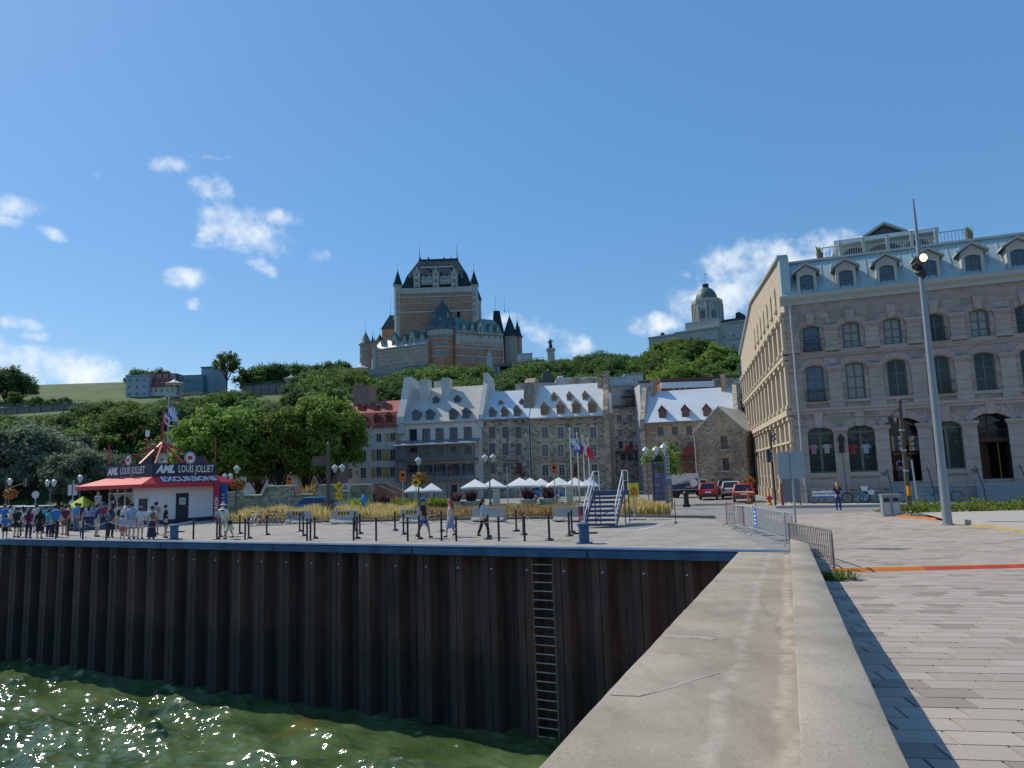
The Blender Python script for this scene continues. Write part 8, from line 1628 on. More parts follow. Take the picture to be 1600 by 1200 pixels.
back_p = [stanch(*q) for q in [Z4(290, 822), Z4(515, 832), Z4(790, 802), Z4(1250, 797), Z4(1585, 797), Z5(200, 797), Z5(585, 802), Z5(1210, 802)]]
for i in (0, 1, 2, 3, 5, 6): chain(back_p[i], back_p[i+1])
mid_p = [stanch(*q) for q in [Z4(100, 868), Z4(122, 850), Z4(365, 862), Z4(820, 840), Z4(915, 862), Z4(1268, 864), Z4(1292, 824), Z5(270, 828), Z5(400, 866), Z5(975, 868), Z5(1270, 832), Z5(1485, 878), Z6(265, 948), Z6(287, 920)]]
for a, c in ((2, 3), (4, 5), (5, 7), (8, 9), (10, 11), (11, 12)): chain(mid_p[a], mid_p[c])
lq = [stanch(*q, False) for q in [(32, 838), (87, 843), (106, 838), (129, 843), (302, 843), (166, 843)]]
chain(lq[0], lq[1], chp); chain(lq[3], lq[5], chp); chain(lq[5], lq[4], chp, .3); chain(lq[4], mid_p[0], chp)
# ---- ticket kiosk
Kc = G(238, 820); kd1 = Vector((.5, .866, 0)).normalized(); kd2 = Vector((-.866, .5, 0)).normalized(); YK = Kc.y
K = E('ticket_kiosk', 'white ticket kiosk with red awning, navy sign boards and red roof truss', 'kiosk', Kc, math.atan2(kd1.y, kd1.x)); D1, D2 = 5.25, 5.57
zaw = ZAT(238, 761, YK); zaw0 = ZAT(238, 757, YK); zs0, zs1_ = ZAT(238, 744, YK), ZAT(238, 724, YK); kw = mat('kiosk_white', (.80, .80, .80), .6, .05, 1); red = mat('awning_red', (.58, .035, .04), .6, .06, 2); nvy = mat('sign_navy', (.022, .03, .06), .5, .06)
# local x: right face direction; the left face runs along local ya
ya = Matrix.Rotation(-K.rotation_euler.z, 3, 'Z') @ kd2
def kp(u, v, z): return (u+v*ya.x, v*ya.y, z)           # u along the right face, v along the left face
def kbox(u0, u1, v0, v1, z0, z1): return MB().hexa([kp(u0, v0, z0), kp(u1, v0, z0), kp(u1, v1, z0), kp(u0, v1, z0), kp(u0, v0, z1), kp(u1, v0, z1), kp(u1, v1, z1), kp(u0, v1, z1)])
kbox(0, D1, 0, D2*.42, .3, zaw0+.3).build('wall', kw, K); kbox(.02, D1, D2*.42, D2, .3, 1.15).build('counter_wall', kw, K); kbox(.5, D1, D2*.42, D2, 1.15, zaw0).build('interior', mat('kiosk_inside', (.10, .11, .12), .8, .3, 2), K)
kbox(-.02, D1+.02, -.02, D2+.02, 0, .3).build('plinth', nvy, K); kbox(-.35, .0, D2*.4, D2, 1.1, 1.18).build('counter', kw, K)
for v in (.44, .62, .8, .98): kbox(-.02, .04, D2*v-.04, D2*v+.04, 1.15, zaw0).build('window_post', kw, K)
kbox(-.015, .02, D2*.42, D2, zaw0-.62, zaw0-.55).build('window_rail', kw, K)
for k in range(3): kbox(.01, .03, D2*(.46+.18*k), D2*(.60+.18*k), 1.2, zaw0-.6).build('pane', GLASS(), K)
kbox(1.85, 2.9, -.05, -.003, .3, 2.2).build('door', mat('door_charcoal', (.028, .032, .04), .5, .06), K); kbox(2.1, 2.62, -.058, -.051, 1.35, 1.85).build('door_notice', WHITE(), K)
for k in range(4): kbox(2.16, 2.56, -.062, -.0585, 1.42+.1*k, 1.46+.1*k).build('notice_line', BLACK(), K)
kbox(2.72, 2.78, -.1, -.051, 1.1, 1.16).build('door_handle', STEEL(), K)
kbox(-.05, -.003, D2*.12, D2*.30, 1.0, 1.9).build('dark_screen', BLACK(), K)
# awning
o_ = 2.3; b = MB()
inn = [kp(-.1, -.1, zs0), kp(D1+.1, -.1, zs0), kp(D1+.1, D2+.1, zs0), kp(-.1, D2+.1, zs0)]; out = [kp(-1.5, -.85, zaw+.22), kp(D1+1.5, -.85, zaw+.22), kp(D1+1.5, D2+1.9, zaw+.22), kp(-1.5, D2+1.9, zaw+.22)]; low = [(x, y, z-.28) for x, y, z in out]
inn = [Vector(v) for v in inn]; out = [Vector(v) for v in out]; low = [Vector(v) for v in low]
for i in range(4): j = (i+1) % 4; b.quad(out[i], out[j], inn[j], inn[i]); b.quad(low[i], low[j], out[j], out[i])
b.build('awning', red, K)
# sign boards and lettering
kbox(-.12, D1*.98, -.16, -.10, zs0, zs1_).build('sign_board', nvy, K); kbox(-.17, -.11, -.10, D2*1.02, zs0, zs1_).build('sign_board', nvy, K); kbox(-.05, D1, D2-.1, D2, zs0, zs1_-.15).build('sign_back', nvy, K); kbox(D1-.1, D1, 0, D2, zs0, zs1_-.15).build('sign_back', nvy, K)
def face_m(u, v, z, left):                       # text basis on a face
    if not left: X = Vector((1, 0, 0))
    else: X = -ya.normalized()
    Zv = Vector((0, 0, 1)); N = X.cross(Zv)
    M = Matrix((X, Zv, N)).transposed().to_4x4(); M.translation = Vector(kp(u, v, z)); return M
hs = zs1_-zs0
text_mesh('sign_lettering', 'AML', hs*.82, WHITE(), K, face_m(.1, -.17, zs0+hs*.26, False), shear=.3, bold=.04, sx=.95); text_mesh('sign_lettering', 'LOUIS JOLLIET', hs*.84, WHITE(), K, face_m(1.86, -.17, zs0+hs*.26, False), sx=.62, bold=.008)
text_mesh('sign_lettering', 'AML', hs*.78, WHITE(), K, face_m(-.18, D2*.99, zs0+hs*.26, True), shear=.3, bold=.04, sx=.9); text_mesh('sign_lettering', 'LOUIS JOLLIET', hs*.80, WHITE(), K, face_m(-.18, D2*.70, zs0+hs*.26, True), sx=.64, bold=.008)
n_ = (out[1]-out[0]).cross(inn[0]-out[0]).normalized(); n_ = n_ if n_.y < 0 else -n_; Xv = (out[1]-out[0]).normalized(); Yv = n_.cross(Xv); Yv = Yv if Yv.z > 0 else -Yv
def aw_m(f_, g_): q = (out[0].lerp(out[1], f_)).lerp(inn[0].lerp(inn[1], f_), g_)+n_*.05; M = Matrix((Xv, Yv, n_)).transposed().to_4x4(); M.translation = q; return M
q0 = [(out[0].lerp(out[1], f_)).lerp(inn[0].lerp(inn[1], f_), g_)+n_*.008 for f_, g_ in ((.20, .10), (.80, .10), (.86, .9), (.12, .9))]
MB().quad(*q0).build('awning_panel', mat('awning_dark_red', (.22, .03, .05), .6), K, fix=False)
text_mesh('awning_lettering', 'EXCURSIONS', .80, mat('lettering_pale', (.66, .70, .76), .5), K, aw_m(.19, .22), bold=.035, sx=.98)
# round emblems on top of the boards
def emblem(u, v, left, r_):
    z = zs1_+r_*.72; M = face_m(u, v, z, left); 
    for rad, off, m_ in ((r_, 0, nvy), (r_*.86, .02, WHITE()), (r_*.80, .035, nvy), (r_*.70, .05, WHITE())):
        b = MB(); b.lathe([(.01, off-.02), (rad, off-.02), (rad, off), (.01, off)], 28); b.xf(M); b.build('emblem_disc', m_, K)
    b = MB(); b.prism([(-.42*r_, -.30*r_), (.42*r_, -.22*r_), (.30*r_, .05*r_), (.46*r_, .38*r_), (-.02*r_, .25*r_), (-.40*r_, .32*r_)], .055, .07, 'z'); b.xf(M); b.build('emblem_mark', mat('emblem_red', (.6, .05, .03), .5), K)
emblem(2.8, -.2, False, .56); emblem(-.22, D2*.5, True, .46)
# red truss and masts
trs = mat('truss_red', (.42, .03, .035), .5, .1); pk_ = Vector(kp(D1*.42, D2*.42, ZAT(254, 690, YK+2.5)))
for e in (kp(-.05, -.05, zs1_-.3), kp(D1, 0, zs1_-.3), kp(D1, D2, zs1_-.3), kp(0, D2, zs1_-.3), kp(D1*.45, -.05, zs1_), kp(-.05, D2*.3, zs1_)): b = MB(); b.beam(e, pk_, .13); b.build('truss_bar', trs, K)
b = MB(); b.beam(pk_, pk_+Vector((0, 0, 2.6)), .1); b.build('mast', trs, K)
for e, h in ((kp(D1*.98, -.1, zs1_), 2.1), (kp(-.1, D2, zs1_), 1.7), (kp(D1*.3, D2*.6, zs1_), 2.2)): b = MB(); b.beam(e, Vector(e)+Vector((0, 0, h)), .08); b.build('mast', trs, K)
b = MB(); b.box(-.12, .12, -.08, .08, 0, .5); b.build('antenna_box', WHITE(), K, Vector(kp(D1*.3, D2*.6, zs1_+2.2)))
for e in (kp(1.6, D2*.62, zs1_), kp(D1*.85, .8, zs1_)): MB().box(-.32, .32, -.3, .3, -.3, .6).build('roof_unit', mat('unit_dark', (.05, .06, .09), .6), K, Vector(e))
kbox(.1, D1-.1, .1, D2-.1, zs0+.02, zs0+.1).build('flat_roof', mat('roof_membrane', (.2, .2, .2), .9), K)
fpx = P(262, 690, YK+4); t = E('flagpole', 'tall grey flagpole behind the kiosk with blue and white flag', 'flagpole', (fpx.x, YK+4, 0)); zt = ZAT(264, 623, YK+4); MB().path([(0, 0, 0), (0, 0, zt)], [.07, .04], 8).build('pole', STEEL(), t); MB().ball((0, 0, zt+.03), .07).build('finial', STEEL(), t); flag(t, .03, zt-.3, 1.2, 1.1, qc, .75, 1)
fl = flag(K, pk_.x+.02, pk_.z+2.55, 1.0, 1.0, lambda u, v: 2 if (abs(u-.5) < .15 and abs(v-.5) < .2) else (1 if abs(u-.5) < .3 and abs(v-.5) < .35 else 0), .7, 2); fl.location = (0, pk_.y, 0)
# feather banners right of the kiosk
for k, (px, c, txt) in enumerate(((338, (.40, .025, .05), 'BRUNCH'), (349, (.02, .08, .32), ''))):
    p = P(px, 810, YK+1.5+k); zt = ZAT(px, 757, YK+1.5+k); t = E('feather_banner', ['tall red banner with white vertical lettering beside the kiosk', 'tall blue banner with pale marks beside the red banner'][k], 'banner', (p.x, p.y, 0)); w = .24
    b = MB(); nz_ = 8
    for j in range(nz_+1): v = j/nz_; b.v += [(-w, -.03*math.sin(v*6), .15+(zt+.1-.15)*v), (w, .03*math.sin(v*6), .15+(zt+.1-.15)*v)]
    b.f = [(2*j, 2*j+1, 2*j+3, 2*j+2) for j in range(nz_)]; b.m = [0]*nz_; b.build('cloth', mat('banner_cloth_%d' % k, c, .7, .1), t); MB().tube((-w-.02, 0, 0), (-w-.02, 0, zt+.15), .02).build('pole', BLACK(), t); MB().box(-.25, .25, -.2, .2, 0, .04).build('base', BLACK(), t)
    if txt: text_mesh('lettering', txt, .36, WHITE(), t, facing((.12, -.06, .35)) @ Matrix.Rotation(R(90), 4, 'Z'), bold=.012)
    else:
        for q in range(5): MB().prism([(-.12, .9+.25*q), (.08, .98+.25*q), (.1, 1.06+.25*q), (-.1, 1.0+.25*q)], -.06, -.05, 'y').build('mark', WHITE(), t)
# left background pieces
p = P(54, 800, 56); t = E('stop_sign', 'octagonal traffic sign seen from its pale back on a blue-grey post', 'sign', (p.x, 56, 0)); z_ = ZAT(54, 773, 56); MB().prism([(.3*math.cos(R(22.5+45*k)), z_+.3*math.sin(R(22.5+45*k))) for k in range(8)], -.01, .01, 'y').build('plate', mat('plate_pale', (0, 0, 0)), t); MB().tube((0, .03, 0), (0, .03, z_+.3), .03).build('post', STEEL(), t)
p = P(113, 800, 58); t = E('sign_cluster', 'grey pole carrying two pale sign backs left of the kiosk', 'sign', (p.x, 58, 0)); z_ = ZAT(113, 766, 58); MB().tube((0, 0, 0), (0, 0, z_+.8), .05).build('pole', STEEL(), t)
for x in (-.25, .2): MB().box(x-.15, x+.15, -.05, -.03, z_-.4, z_+.45).build('plate', mat('plate_pale', (0, 0, 0)), t)
MB().prism([(-.32, z_-1.0), (0, z_-1.32), (.32, z_-1.0), (0, z_-.68)], -.08, -.06, 'y').build('diamond_plate', mat('plate_pale', (0, 0, 0)), t)
p = P(129, 800, 55); t = E('market_tent', 'lime green pointed tent canopy behind the queue', 'tent', (p.x, 55, 0)); z_ = ZAT(129, 776, 55); MB().lathe([(1.15, z_-.8), (1.1, z_-.72), (.06, z_)], 4, a0=R(30)).build('canopy', mat('tent_lime', (.38, .50, .03), .7), t)
for k in range(4): a = R(30+90*k); MB().tube((1.05*math.cos(a), 1.05*math.sin(a), 0), (1.05*math.cos(a), 1.05*math.sin(a), z_-.75), .025, n=5).build('leg', STEEL(), t)
p = P(8, 800, 70); t = E('traffic_signal', 'thin traffic signal with slanting arm among the silvery trees', 'traffic light', (p.x, 70, 0)); z_ = ZAT(12, 742, 70); MB().tube((0, 0, 0), (0, 0, z_), .07).build('post', lbk, t); e = P(41, 754, 70); b = MB(); b.tube((0, 0, ZAT(8, 764, 70)), (e.x-p.x, 0, e.z), .04); b.build('arm', lbk, t); head(t, (e.x-p.x, 0, e.z), 0, drk, 3, .25)
# ---- people
def person(loc, h, rz, label, top, bottom, hair=(.03, .02, .015), skin=(.42, .25, .17), kind='shorts', walk=0.0, armL=0.0, armR=0.0, hat=None, bag=None, sleeve='short', lean=0.0, longhair=False, fat=1.0, shoes=(.04, .04, .045)):
    t = E('person', label, 'person', loc, rz); k = h
    sm = mat('skin_%d' % int(skin[0]*100), skin, .6, .05); tm = mat('cloth_%02d%02d%02d' % tuple(int(c*99) for c in top), top, .85, .12, 5); bm_ = mat('cloth_%02d%02d%02d' % tuple(int(c*99) for c in bottom), bottom, .85, .12, 5)
    def ln(p): return (p[0], p[1]-lean*max(0, p[2]-.5*k)*1.0, p[2]-abs(lean)*.25*max(0, p[2]-.5*k))
    J = {}
    J['pel'] = (0, 0, .52*k); J['wai'] = ln((0, 0, .61*k)); J['che'] = ln((0, .005*k, .73*k)); J['nec'] = ln((0, .005*k, .825*k)); J['chin'] = ln((0, -.008*k, .875*k)); J['hed'] = ln((0, -.004*k, .93*k)); J['top'] = ln((0, .003*k, .985*k))
    for s, nm, ar in ((-1, 'l', armL), (1, 'r', armR)):
        J['sh'+nm] = ln((s*.105*k, .005*k, .795*k)); el = Vector((s*.125*k, .02*k, .635*k)); 
        a = ar; J['el'+nm] = ln((s*(.128+.01*a)*k, (.015-.05*a)*k, (.635+.02*a)*k)); J['wr'+nm] = ln((s*(.125-.05*a)*k, (-.01-.165*a)*k, (.485+.19*a)*k)); J['ha'+nm] = ln((s*(.12-.065*a)*k, (-.02-.20*a)*k, (.425+.26*a)*k))
        w = walk*s; J['hp'+nm] = (s*.055*k, 0, .50*k); J['kn'+nm] = (s*.058*k, (-.02-.10*w)*k, .275*k); yb = (-.17*w)*k; zb = (.04+(.05 if w < 0 else 0)*abs(walk))*k; J['an'+nm] = (s*.06*k, yb+.01*k, zb); J['to'+nm] = (s*.065*k, yb-.075*k, zb-.022*k)
    def skinmesh(name, chain_, rad, m_, sub=1):
        names = []; ed = []
        for ch in chain_:
            for n in ch:
                if n not in names: names.append(n)
            for a, c in zip(ch, ch[1:]):
                if (names.index(a), names.index(c)) not in ed: ed.append((names.index(a), names.index(c)))
        me = bpy.data.meshes.new(name); me.from_pydata([J[n] for n in names], ed, []); me.materials.append(m_); o = inst(name, me, t); md = o.modifiers.new('Skin', 'SKIN'); md.use_smooth_shade = True
        lay = me.skin_vertices[0].data if len(me.skin_vertices) else None
        if lay:
            for i, n in enumerate(names): r_ = rad[n]*k; lay[i].radius = (r_, r_); lay[i].use_root = (i == 0)
        o.modifiers.new('Sub', 'SUBSURF').levels = sub; o.modifiers[-1].render_levels = sub; return o
    rb = dict(pel=.075, wai=.062, che=.078, nec=.028, chin=.036, hed=.052, top=.028)
    for s in 'lr': rb.update({'sh'+s: .035, 'el'+s: .023, 'wr'+s: .016, 'ha'+s: .016, 'hp'+s: .058, 'kn'+s: .036, 'an'+s: .023, 'to'+s: .02})
    skinmesh('body', [['pel', 'wai', 'che', 'nec', 'chin', 'hed', 'top'], ['che', 'shl', 'ell', 'wrl', 'hal'], ['che', 'shr', 'elr', 'wrr', 'har'], ['pel', 'hpl', 'knl', 'anl', 'tol'], ['pel', 'hpr', 'knr', 'anr', 'tor']], rb, sm)
    rt = {n: v*1.0 for n, v in rb.items()}; rt.update(pel=.088*fat, wai=.080*fat, che=.092*fat, nec=.034)
    for s in 'lr': rt['sh'+s] = .048; J['sv'+s] = tuple(Vector(J['sh'+s]).lerp(Vector(J['el'+s]), .75)); rt['sv'+s] = .038; rt['el'+s] = .033; rt['wr'+s] = .026
    sl = (['shl', 'svl'], ['shr', 'svr']) if sleeve == 'short' else (['shl', 'ell', 'wrl'], ['shr', 'elr', 'wrr'])
    ch = [['pel', 'wai', 'che', 'nec']]
    if sleeve != 'none': ch += [['che']+sl[0], ['che']+sl[1]]
    J['ws'] = (0, 0, .49*k); rt['ws'] = .09*fat; ch[0] = ['ws']+ch[0][1:]
    skinmesh('shirt', ch, rt, tm)
    rl = {'pel': .088*fat}
    if kind in ('shorts', 'trousers'):
        for s in 'lr': J['tm'+s] = tuple(Vector(J['hp'+s]).lerp(Vector(J['kn'+s]), .92)); rl.update({'hp'+s: .070, 'tm'+s: .056, 'kn'+s: .047, 'an'+s: .036})
        J['pt'] = (0, 0, .545*k); rl['pt'] = .085*fat
        skinmesh('shorts' if kind == 'shorts' else 'trousers', [['pt', 'pel'], ['pel', 'hpl', 'tml'], ['pel', 'hpr', 'tmr']] if kind == 'shorts' else [['pt', 'pel'], ['pel', 'hpl', 'knl', 'anl'], ['pel', 'hpr', 'knr', 'anr']], rl, bm_)
    else:
        zl = {'skirt': .24, 'dress': .26, 'long': .06}[kind]*k; z0 = .56*k; b = MB(); n = 18
        for q in range(6):
            v = q/5; z = z0+(zl-z0)*v; r_ = (.082+.055*v)*k*fat; 
            for j in range(n): a = 2*math.pi*j/n; rr_ = r_*(1+.07*v*math.sin(a*5+q)); b.v.append((rr_*math.cos(a), rr_*math.sin(a)*(.85+.3*abs(walk)*v), z+.01*v*math.sin(a*3)))
        for q in range(5):
            for j in range(n): b.f.append((q*n+j, q*n+(j+1) % n, (q+1)*n+(j+1) % n, (q+1)*n+j)); b.m.append(0)
        b.build('skirt', bm_, t, smooth=True)
    hc = Vector(J['hed']); hm = mat('hair_%02d%02d' % (int(hair[0]*99), int(hair[1]*99)), hair, .7, .2, 20); b = MB(); b.ball((hc.x, hc.y+.014*k, hc.z+.016*k), .060*k, 12, 8, sz=.98)
    if longhair: b.path([(hc.x, hc.y+.03*k, hc.z+.02*k), (hc.x, hc.y+.06*k, hc.z-.06*k), (hc.x, hc.y+.065*k, hc.z-.15*k), (hc.x, hc.y+.06*k, hc.z-.22*k)], [.05*k, .056*k, .05*k, .025*k], 8)
    b.build('hair', hm, t, smooth=True)
    b = MB(); b.ball((hc.x, hc.y-.052*k, hc.z-.012*k), .009*k, 6, 5, sz=1.6)
    for s in (-1, 1): b.ball((hc.x+s*.053*k, hc.y+.002*k, hc.z-.008*k), .011*k, 6, 5, sz=1.5, sx=.5)
    b.build('nose_and_ears', sm, t, smooth=True)
    b = MB()
    for s in (-1, 1): b.ball((hc.x+s*.02*k, hc.y-.049*k, hc.z+.004*k), .005*k, 6, 4)
    b.build('eyes', BLACK(), t)
    b = MB()
    for s in 'lr': a, c = Vector(J['an'+s]), Vector(J['to'+s]); b.path([a+Vector((0, .03*k, -.012*k)), a+Vector((0, -.01*k, -.012*k)), c+Vector((0, .015*k, -.0*k)), c], [.02*k, .03*k, .026*k, .016*k], 8)
    b.build('shoes', mat('shoe_%02d%02d' % (int(shoes[0]*99), int(shoes[2]*99)), shoes, .6), t, smooth=True)
    if hat:
        hm2 = mat('hat_%02d%02d%02d' % tuple(int(c*99) for c in hat[1]), hat[1], .8, .08); b = MB(); b.lathe([(.062*k, 0), (.06*k, .035*k), (.04*k, .06*k), (.01*k, .068*k)], 12, (hc.x, hc.y+.006*k, hc.z+.018*k))
        if hat[0] == 'cap': b.hexa([(hc.x-.04*k, hc.y-.12*k, hc.z+.02*k), (hc.x+.04*k, hc.y-.12*k, hc.z+.02*k), (hc.x+.05*k, hc.y-.04*k, hc.z+.02*k), (hc.x-.05*k, hc.y-.04*k, hc.z+.02*k), (hc.x-.035*k, hc.y-.115*k, hc.z+.03*k), (hc.x+.035*k, hc.y-.115*k, hc.z+.03*k), (hc.x+.05*k, hc.y-.04*k, hc.z+.035*k), (hc.x-.05*k, hc.y-.04*k, hc.z+.035*k)])
        else: b.lathe([(.11*k, -.006*k), (.112*k, 0), (.06*k, .012*k)], 14, (hc.x, hc.y, hc.z+.022*k))
        b.build('hat', hm2, t, smooth='auto')
    if bag:
        kind_, col_ = bag; bm2 = mat('bag_%02d%02d%02d' % tuple(int(c*99) for c in col_), col_, .7, .1)
        if kind_ == 'back': c = Vector(J['che']); b = MB(); b.ball((c.x, c.y+.115*k, c.z-.03*k), .085*k, 10, 7, sx=.95, sy=.6, sz=1.35); b.build('backpack', bm2, t, smooth=True)
        else: b = MB(); b.ball((.155*k, .02*k, .50*k), .075*k, 10, 7, sx=.55, sy=1.1, sz=.95); b.path([(.15*k, .02*k, .55*k), (.10*k, .03*k, .70*k), (.07*k, .0, .82*k)], .008*k, 5); b.build('shoulder_bag', bm2, t, smooth=True)
    return t
LFT, RGT = R(-90), R(90); navyc = (.02, .03, .09); skinL = (.5, .32, .24)
person(G(662, 841), 1.78, R(80), 'person in black T-shirt, blue cap and blue shorts walking along the quay', (.018, .02, .025), (.03, .07, .26), hat=('cap', (.03, .10, .40)), walk=.9, armR=.5, bag=('side', (.5, .55, .65)), fat=1.15)
person(G(704, 839), 1.66, R(-85), 'person with red hair in light top and pale blue skirt walking along the quay', (.40, .40, .38), (.16, .24, .44), hair=(.32, .05, .05), kind='skirt', walk=.7, armL=.3, sleeve='none', longhair=True, skin=skinL)
person(G(756, 839.5), 1.68, R(85), 'person in pale blue top and black trousers with black shoulder bag walking', (.24, .44, .58), (.016, .016, .02), hair=(.015, .012, .012), walk=.8, armR=.3, bag=('side', (.012, .012, .014)), kind='trousers', longhair=True, skin=skinL)
person(G(348, 838), 1.72, R(10), 'person in white shirt, sun hat and beige shorts beside the red banner', (.62, .62, .62), (.38, .34, .27), hat=('sun', (.5, .45, .36)), bag=('side', (.05, .05, .06)), skin=skinL)
person(G(358, 842), 1.62, R(-70), 'person in pale yellow dress and white sun hat leaning forward', (.55, .55, .30), (.55, .55, .30), kind='dress', hat=('sun', (.62, .6, .52)), lean=.5, walk=.6, armL=.6, armR=.4, bag=('side', (.02, .02, .025)), skin=skinL)
q = sg(1311, 797); person(q, 1.64, R(165), 'person in dark blue T-shirt and jeans raising both arms before the stone building', (.012, .02, .07), (.02, .05, .16), hair=(.34, .13, .04), kind='trousers', armL=1.2, armR=1.2, longhair=True, skin=skinL)
for dx, c, nm, h in ((-.3, (.55, .28, .55), 'person in pink top with black backpack in the arched doorway', 1.6), (-.85, (.03, .03, .04), 'person in black clothes standing left in the arched doorway', 1.68), (.25, (.10, .09, .09), 'person in grey clothes standing inside the arched doorway', 1.7)):
    q = BF.o+BF.ex*(cens[2]+dx)+BF.ey*(.5 if dx == -.3 else .9)+Vector((0, 0, zfl)); person(q, h, BF.rz+(R(180) if dx == -.3 else .3), nm, c, (.10, .10, .11) if dx == -.3 else (.04, .04, .045), kind='trousers', bag=('back', (.01, .01, .012)) if dx == -.3 else None)
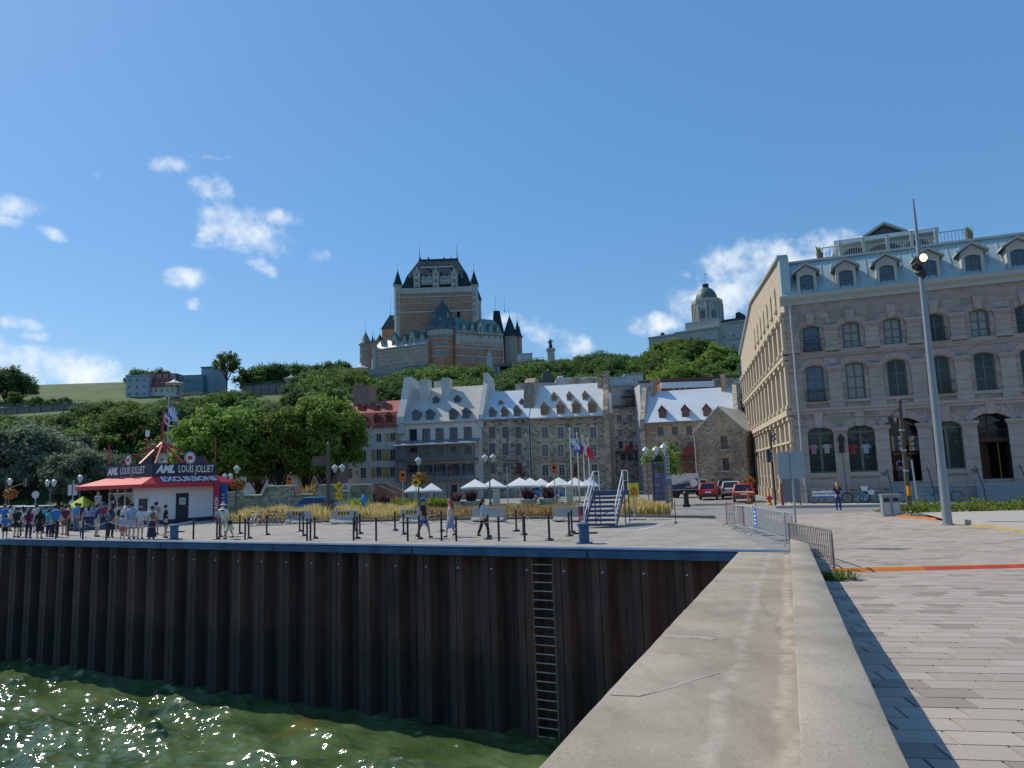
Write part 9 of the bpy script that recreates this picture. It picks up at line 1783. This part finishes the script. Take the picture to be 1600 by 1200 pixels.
CR = [  # px, py, height, turn, label, top, bottom, extras
 (5, 836, 1.78, 170, 'person in bright blue T-shirt at the end of the queue', (.02, .12, .50), (.03, .03, .05), dict(hat=('cap', (.5, .1, .1)))),
 (8, 843, 1.35, 200, 'child in blue T-shirt and dark shorts at the end of the queue', (.03, .14, .55), (.02, .02, .03), {}),
 (25, 843, 1.74, 190, 'person in black T-shirt and black shorts in the queue', (.02, .02, .025), (.012, .012, .015), dict(fat=1.15, armL=.4)),
 (43, 843, 1.66, 160, 'person in magenta top with dark backpack in the queue', (.34, .015, .12), (.03, .03, .06), dict(kind='trousers', longhair=True, bag=('back', (.015, .015, .03)), fat=1.15)),
 (60.5, 843, 1.62, 200, 'person in black coat with long black hair and grey handbag', (.012, .012, .014), (.012, .012, .014), dict(kind='skirt', longhair=True, sleeve='long', bag=('side', (.2, .19, .18)))),
 (55, 834, 1.80, 180, 'person in beige shirt standing behind in the queue', (.42, .38, .32), (.30, .27, .22), {}),
 (69, 835, 1.68, 150, 'person in teal top standing behind in the queue', (.02, .30, .34), (.05, .05, .06), {}),
 (75, 842, 1.55, 190, 'person in turquoise T-shirt with dark trousers in the queue', (.03, .36, .46), (.02, .03, .08), dict(kind='trousers', armL=.5)),
 (87, 843.5, 1.80, 185, 'large person in blue polo shirt and dark trousers in the queue', (.03, .16, .42), (.016, .018, .025), dict(kind='trousers', fat=1.25)),
 (84, 833, 1.72, 170, 'person in blue shirt with pale cap behind the large person', (.05, .20, .55), (.05, .05, .06), dict(hat=('cap', (.5, .5, .5)))),
 (100, 838, 1.74, 200, 'person in maroon shirt behind the large person in blue', (.10, .02, .035), (.12, .10, .09), dict(kind='shorts')),
 (118, 832, 1.80, 150, 'person in blue shirt standing tall beside the sign cluster', (.04, .22, .55), (.10, .12, .17), dict(kind='trousers')),
 (123, 837, 1.76, 200, 'person in dark maroon T-shirt near the kiosk steps', (.09, .015, .03), (.10, .10, .11), dict(kind='trousers', armR=.5)),
 (127.5, 842, 1.05, 180, 'small child in white striped top and blue trousers', (.55, .54, .54), (.03, .06, .20), dict(kind='trousers', hair=(.2, .11, .05))),
 (149.5, 843, 1.78, 190, 'person in navy polo shirt and beige shorts in the queue', (.025, .035, .15), (.50, .46, .38), dict(armR=.6)),
 (172.5, 843, 1.62, 200, 'person with blue backpack and dark trousers in the queue', (.05, .05, .07), (.02, .02, .025), dict(kind='trousers', bag=('back', (.06, .12, .2)), longhair=True)),
 (194, 838, 1.64, 160, 'person with grey blonde hair in pale dress near the counter', (.40, .46, .52), (.40, .42, .46), dict(kind='dress', hair=(.55, .50, .42), longhair=True)),
 (191, 844, 1.25, 190, 'child in pale blue top and pink shorts with blue cap', (.30, .42, .56), (.55, .10, .13), dict(hat=('cap', (.05, .25, .6)))),
 (205.5, 844, 1.84, 185, 'person in light blue shirt and pale shorts in the queue', (.26, .36, .52), (.40, .44, .52), dict(armL=.5)),
 (219.5, 843.5, 1.62, 150, 'person in white T-shirt, pink shorts and blue cap in the queue', (.62, .62, .62), (.55, .34, .34), dict(hat=('cap', (.06, .16, .42)), armL=.5)),
 (236, 844, 1.68, 190, 'person in white shirt with brown backpack and dark dotted skirt', (.58, .60, .66), (.022, .025, .04), dict(kind='long', bag=('back', (.20, .09, .04)))),
 (244, 838, 1.80, 150, 'person in khaki shirt and dark cap behind the brown backpack', (.24, .19, .13), (.08, .08, .09), dict(hat=('cap', (.03, .05, .12)))),
 (15, 832, 1.72, 140, 'person in pale grey shirt half hidden at the back of the queue', (.5, .5, .5), (.1, .1, .12), dict(kind='trousers')),
 (34, 831, 1.65, 210, 'person in white blouse behind the magenta top', (.62, .6, .58), (.2, .2, .25), dict(longhair=True, kind='skirt')),
 (108, 833, 1.70, 120, 'person in tan top beside the maroon shirt', (.45, .33, .2), (.1, .1, .1), dict(kind='trousers')),
 (138, 834, 1.66, 230, 'person in pale blue dress behind the small child', (.35, .45, .6), (.35, .45, .6), dict(kind='dress', longhair=True)),
 (160, 834, 1.74, 170, 'person in dark red top behind the navy polo shirt', (.25, .03, .04), (.06, .06, .07), dict(kind='trousers')),
 (183, 834, 1.70, 200, 'person in black top with bare arms near the counter', (.02, .02, .022), (.3, .28, .24), dict(sleeve='none')),
 (257, 844, 1.70, 130, 'person in black T-shirt and dark shorts at the end of the chain', (.016, .018, .018), (.025, .045, .05), dict(armL=.7, armR=.5)),
]
qr = random.Random(6)
for px, py, h, tr, lab, tp, bt, ex in CR: person(G(px+qr.uniform(-1.5, 1.5), min(py, 842.6)-(qr.uniform(0, 4) if py > 838 else qr.uniform(0, 8))), h*1.03, R(tr+qr.uniform(-50, 50)), lab, tp, bt, skin=skinL if int(px) % 2 else (.42, .25, .17), **{**dict(kind='shorts'), **ex})
q = Vector(kp(-1.0, D2*.55, 0)); q = K.matrix_basis @ q; q.z = 0
st_p = P(176, 815, 50); t = E('staff_platform', 'low blue platform before the kiosk counter', 'platform', (st_p.x, 50, 0)); MB().box(-2.2, 1.6, -.5, .6, 0, .9).build('deck', navy, t)
for k in range(3): MB().box(-2.2, 1.6, -.8-.3*k, -.502-.3*k, 0, .65-.22*k).build('step', navy, t)
MB().box(-.9, -.5, -.3, .1, .9, 1.5).build('blue_crate', mat('crate_blue', (.03, .10, .34), .5), t)
person((st_p.x+.0, 50, .9), 1.75, R(-60), 'person in dark jacket and cap bending at the kiosk counter', (.012, .015, .03), (.015, .02, .06), kind='trousers', sleeve='long', hat=('cap', (.015, .015, .02)), armL=.7, armR=.7, lean=.25)
person((st_p.x-1.1, 50.1, .9), 1.62, R(60), 'person with brown hair in pale top on the kiosk platform', (.42, .38, .33), (.3, .25, .2), kind='trousers', hair=(.16, .08, .04), longhair=True, skin=skinL)
# roof planters of the stone building
for px, nm in ((1281, 'dark planter with spiky plant at the roof corner'), (1518, 'planter with spiky plant and red flowers on the roof railing')):
    x, z = BF.L(px, 400, 2.6); t = tuft('roof_planter', nm, BF.o+BF.ex*x+BF.ey*2.6+Vector((0, 0, B_ztm+.15)), 30, .7, .2, Lm, 'plant', int(px), .03, None, .8); t.children[0].location.z = .55; MB().lathe([(.18, 0), (.26, .6), (.24, .62)], 10).build('pot', mat('pot_brown', (.12, .10, .09), .8), t)
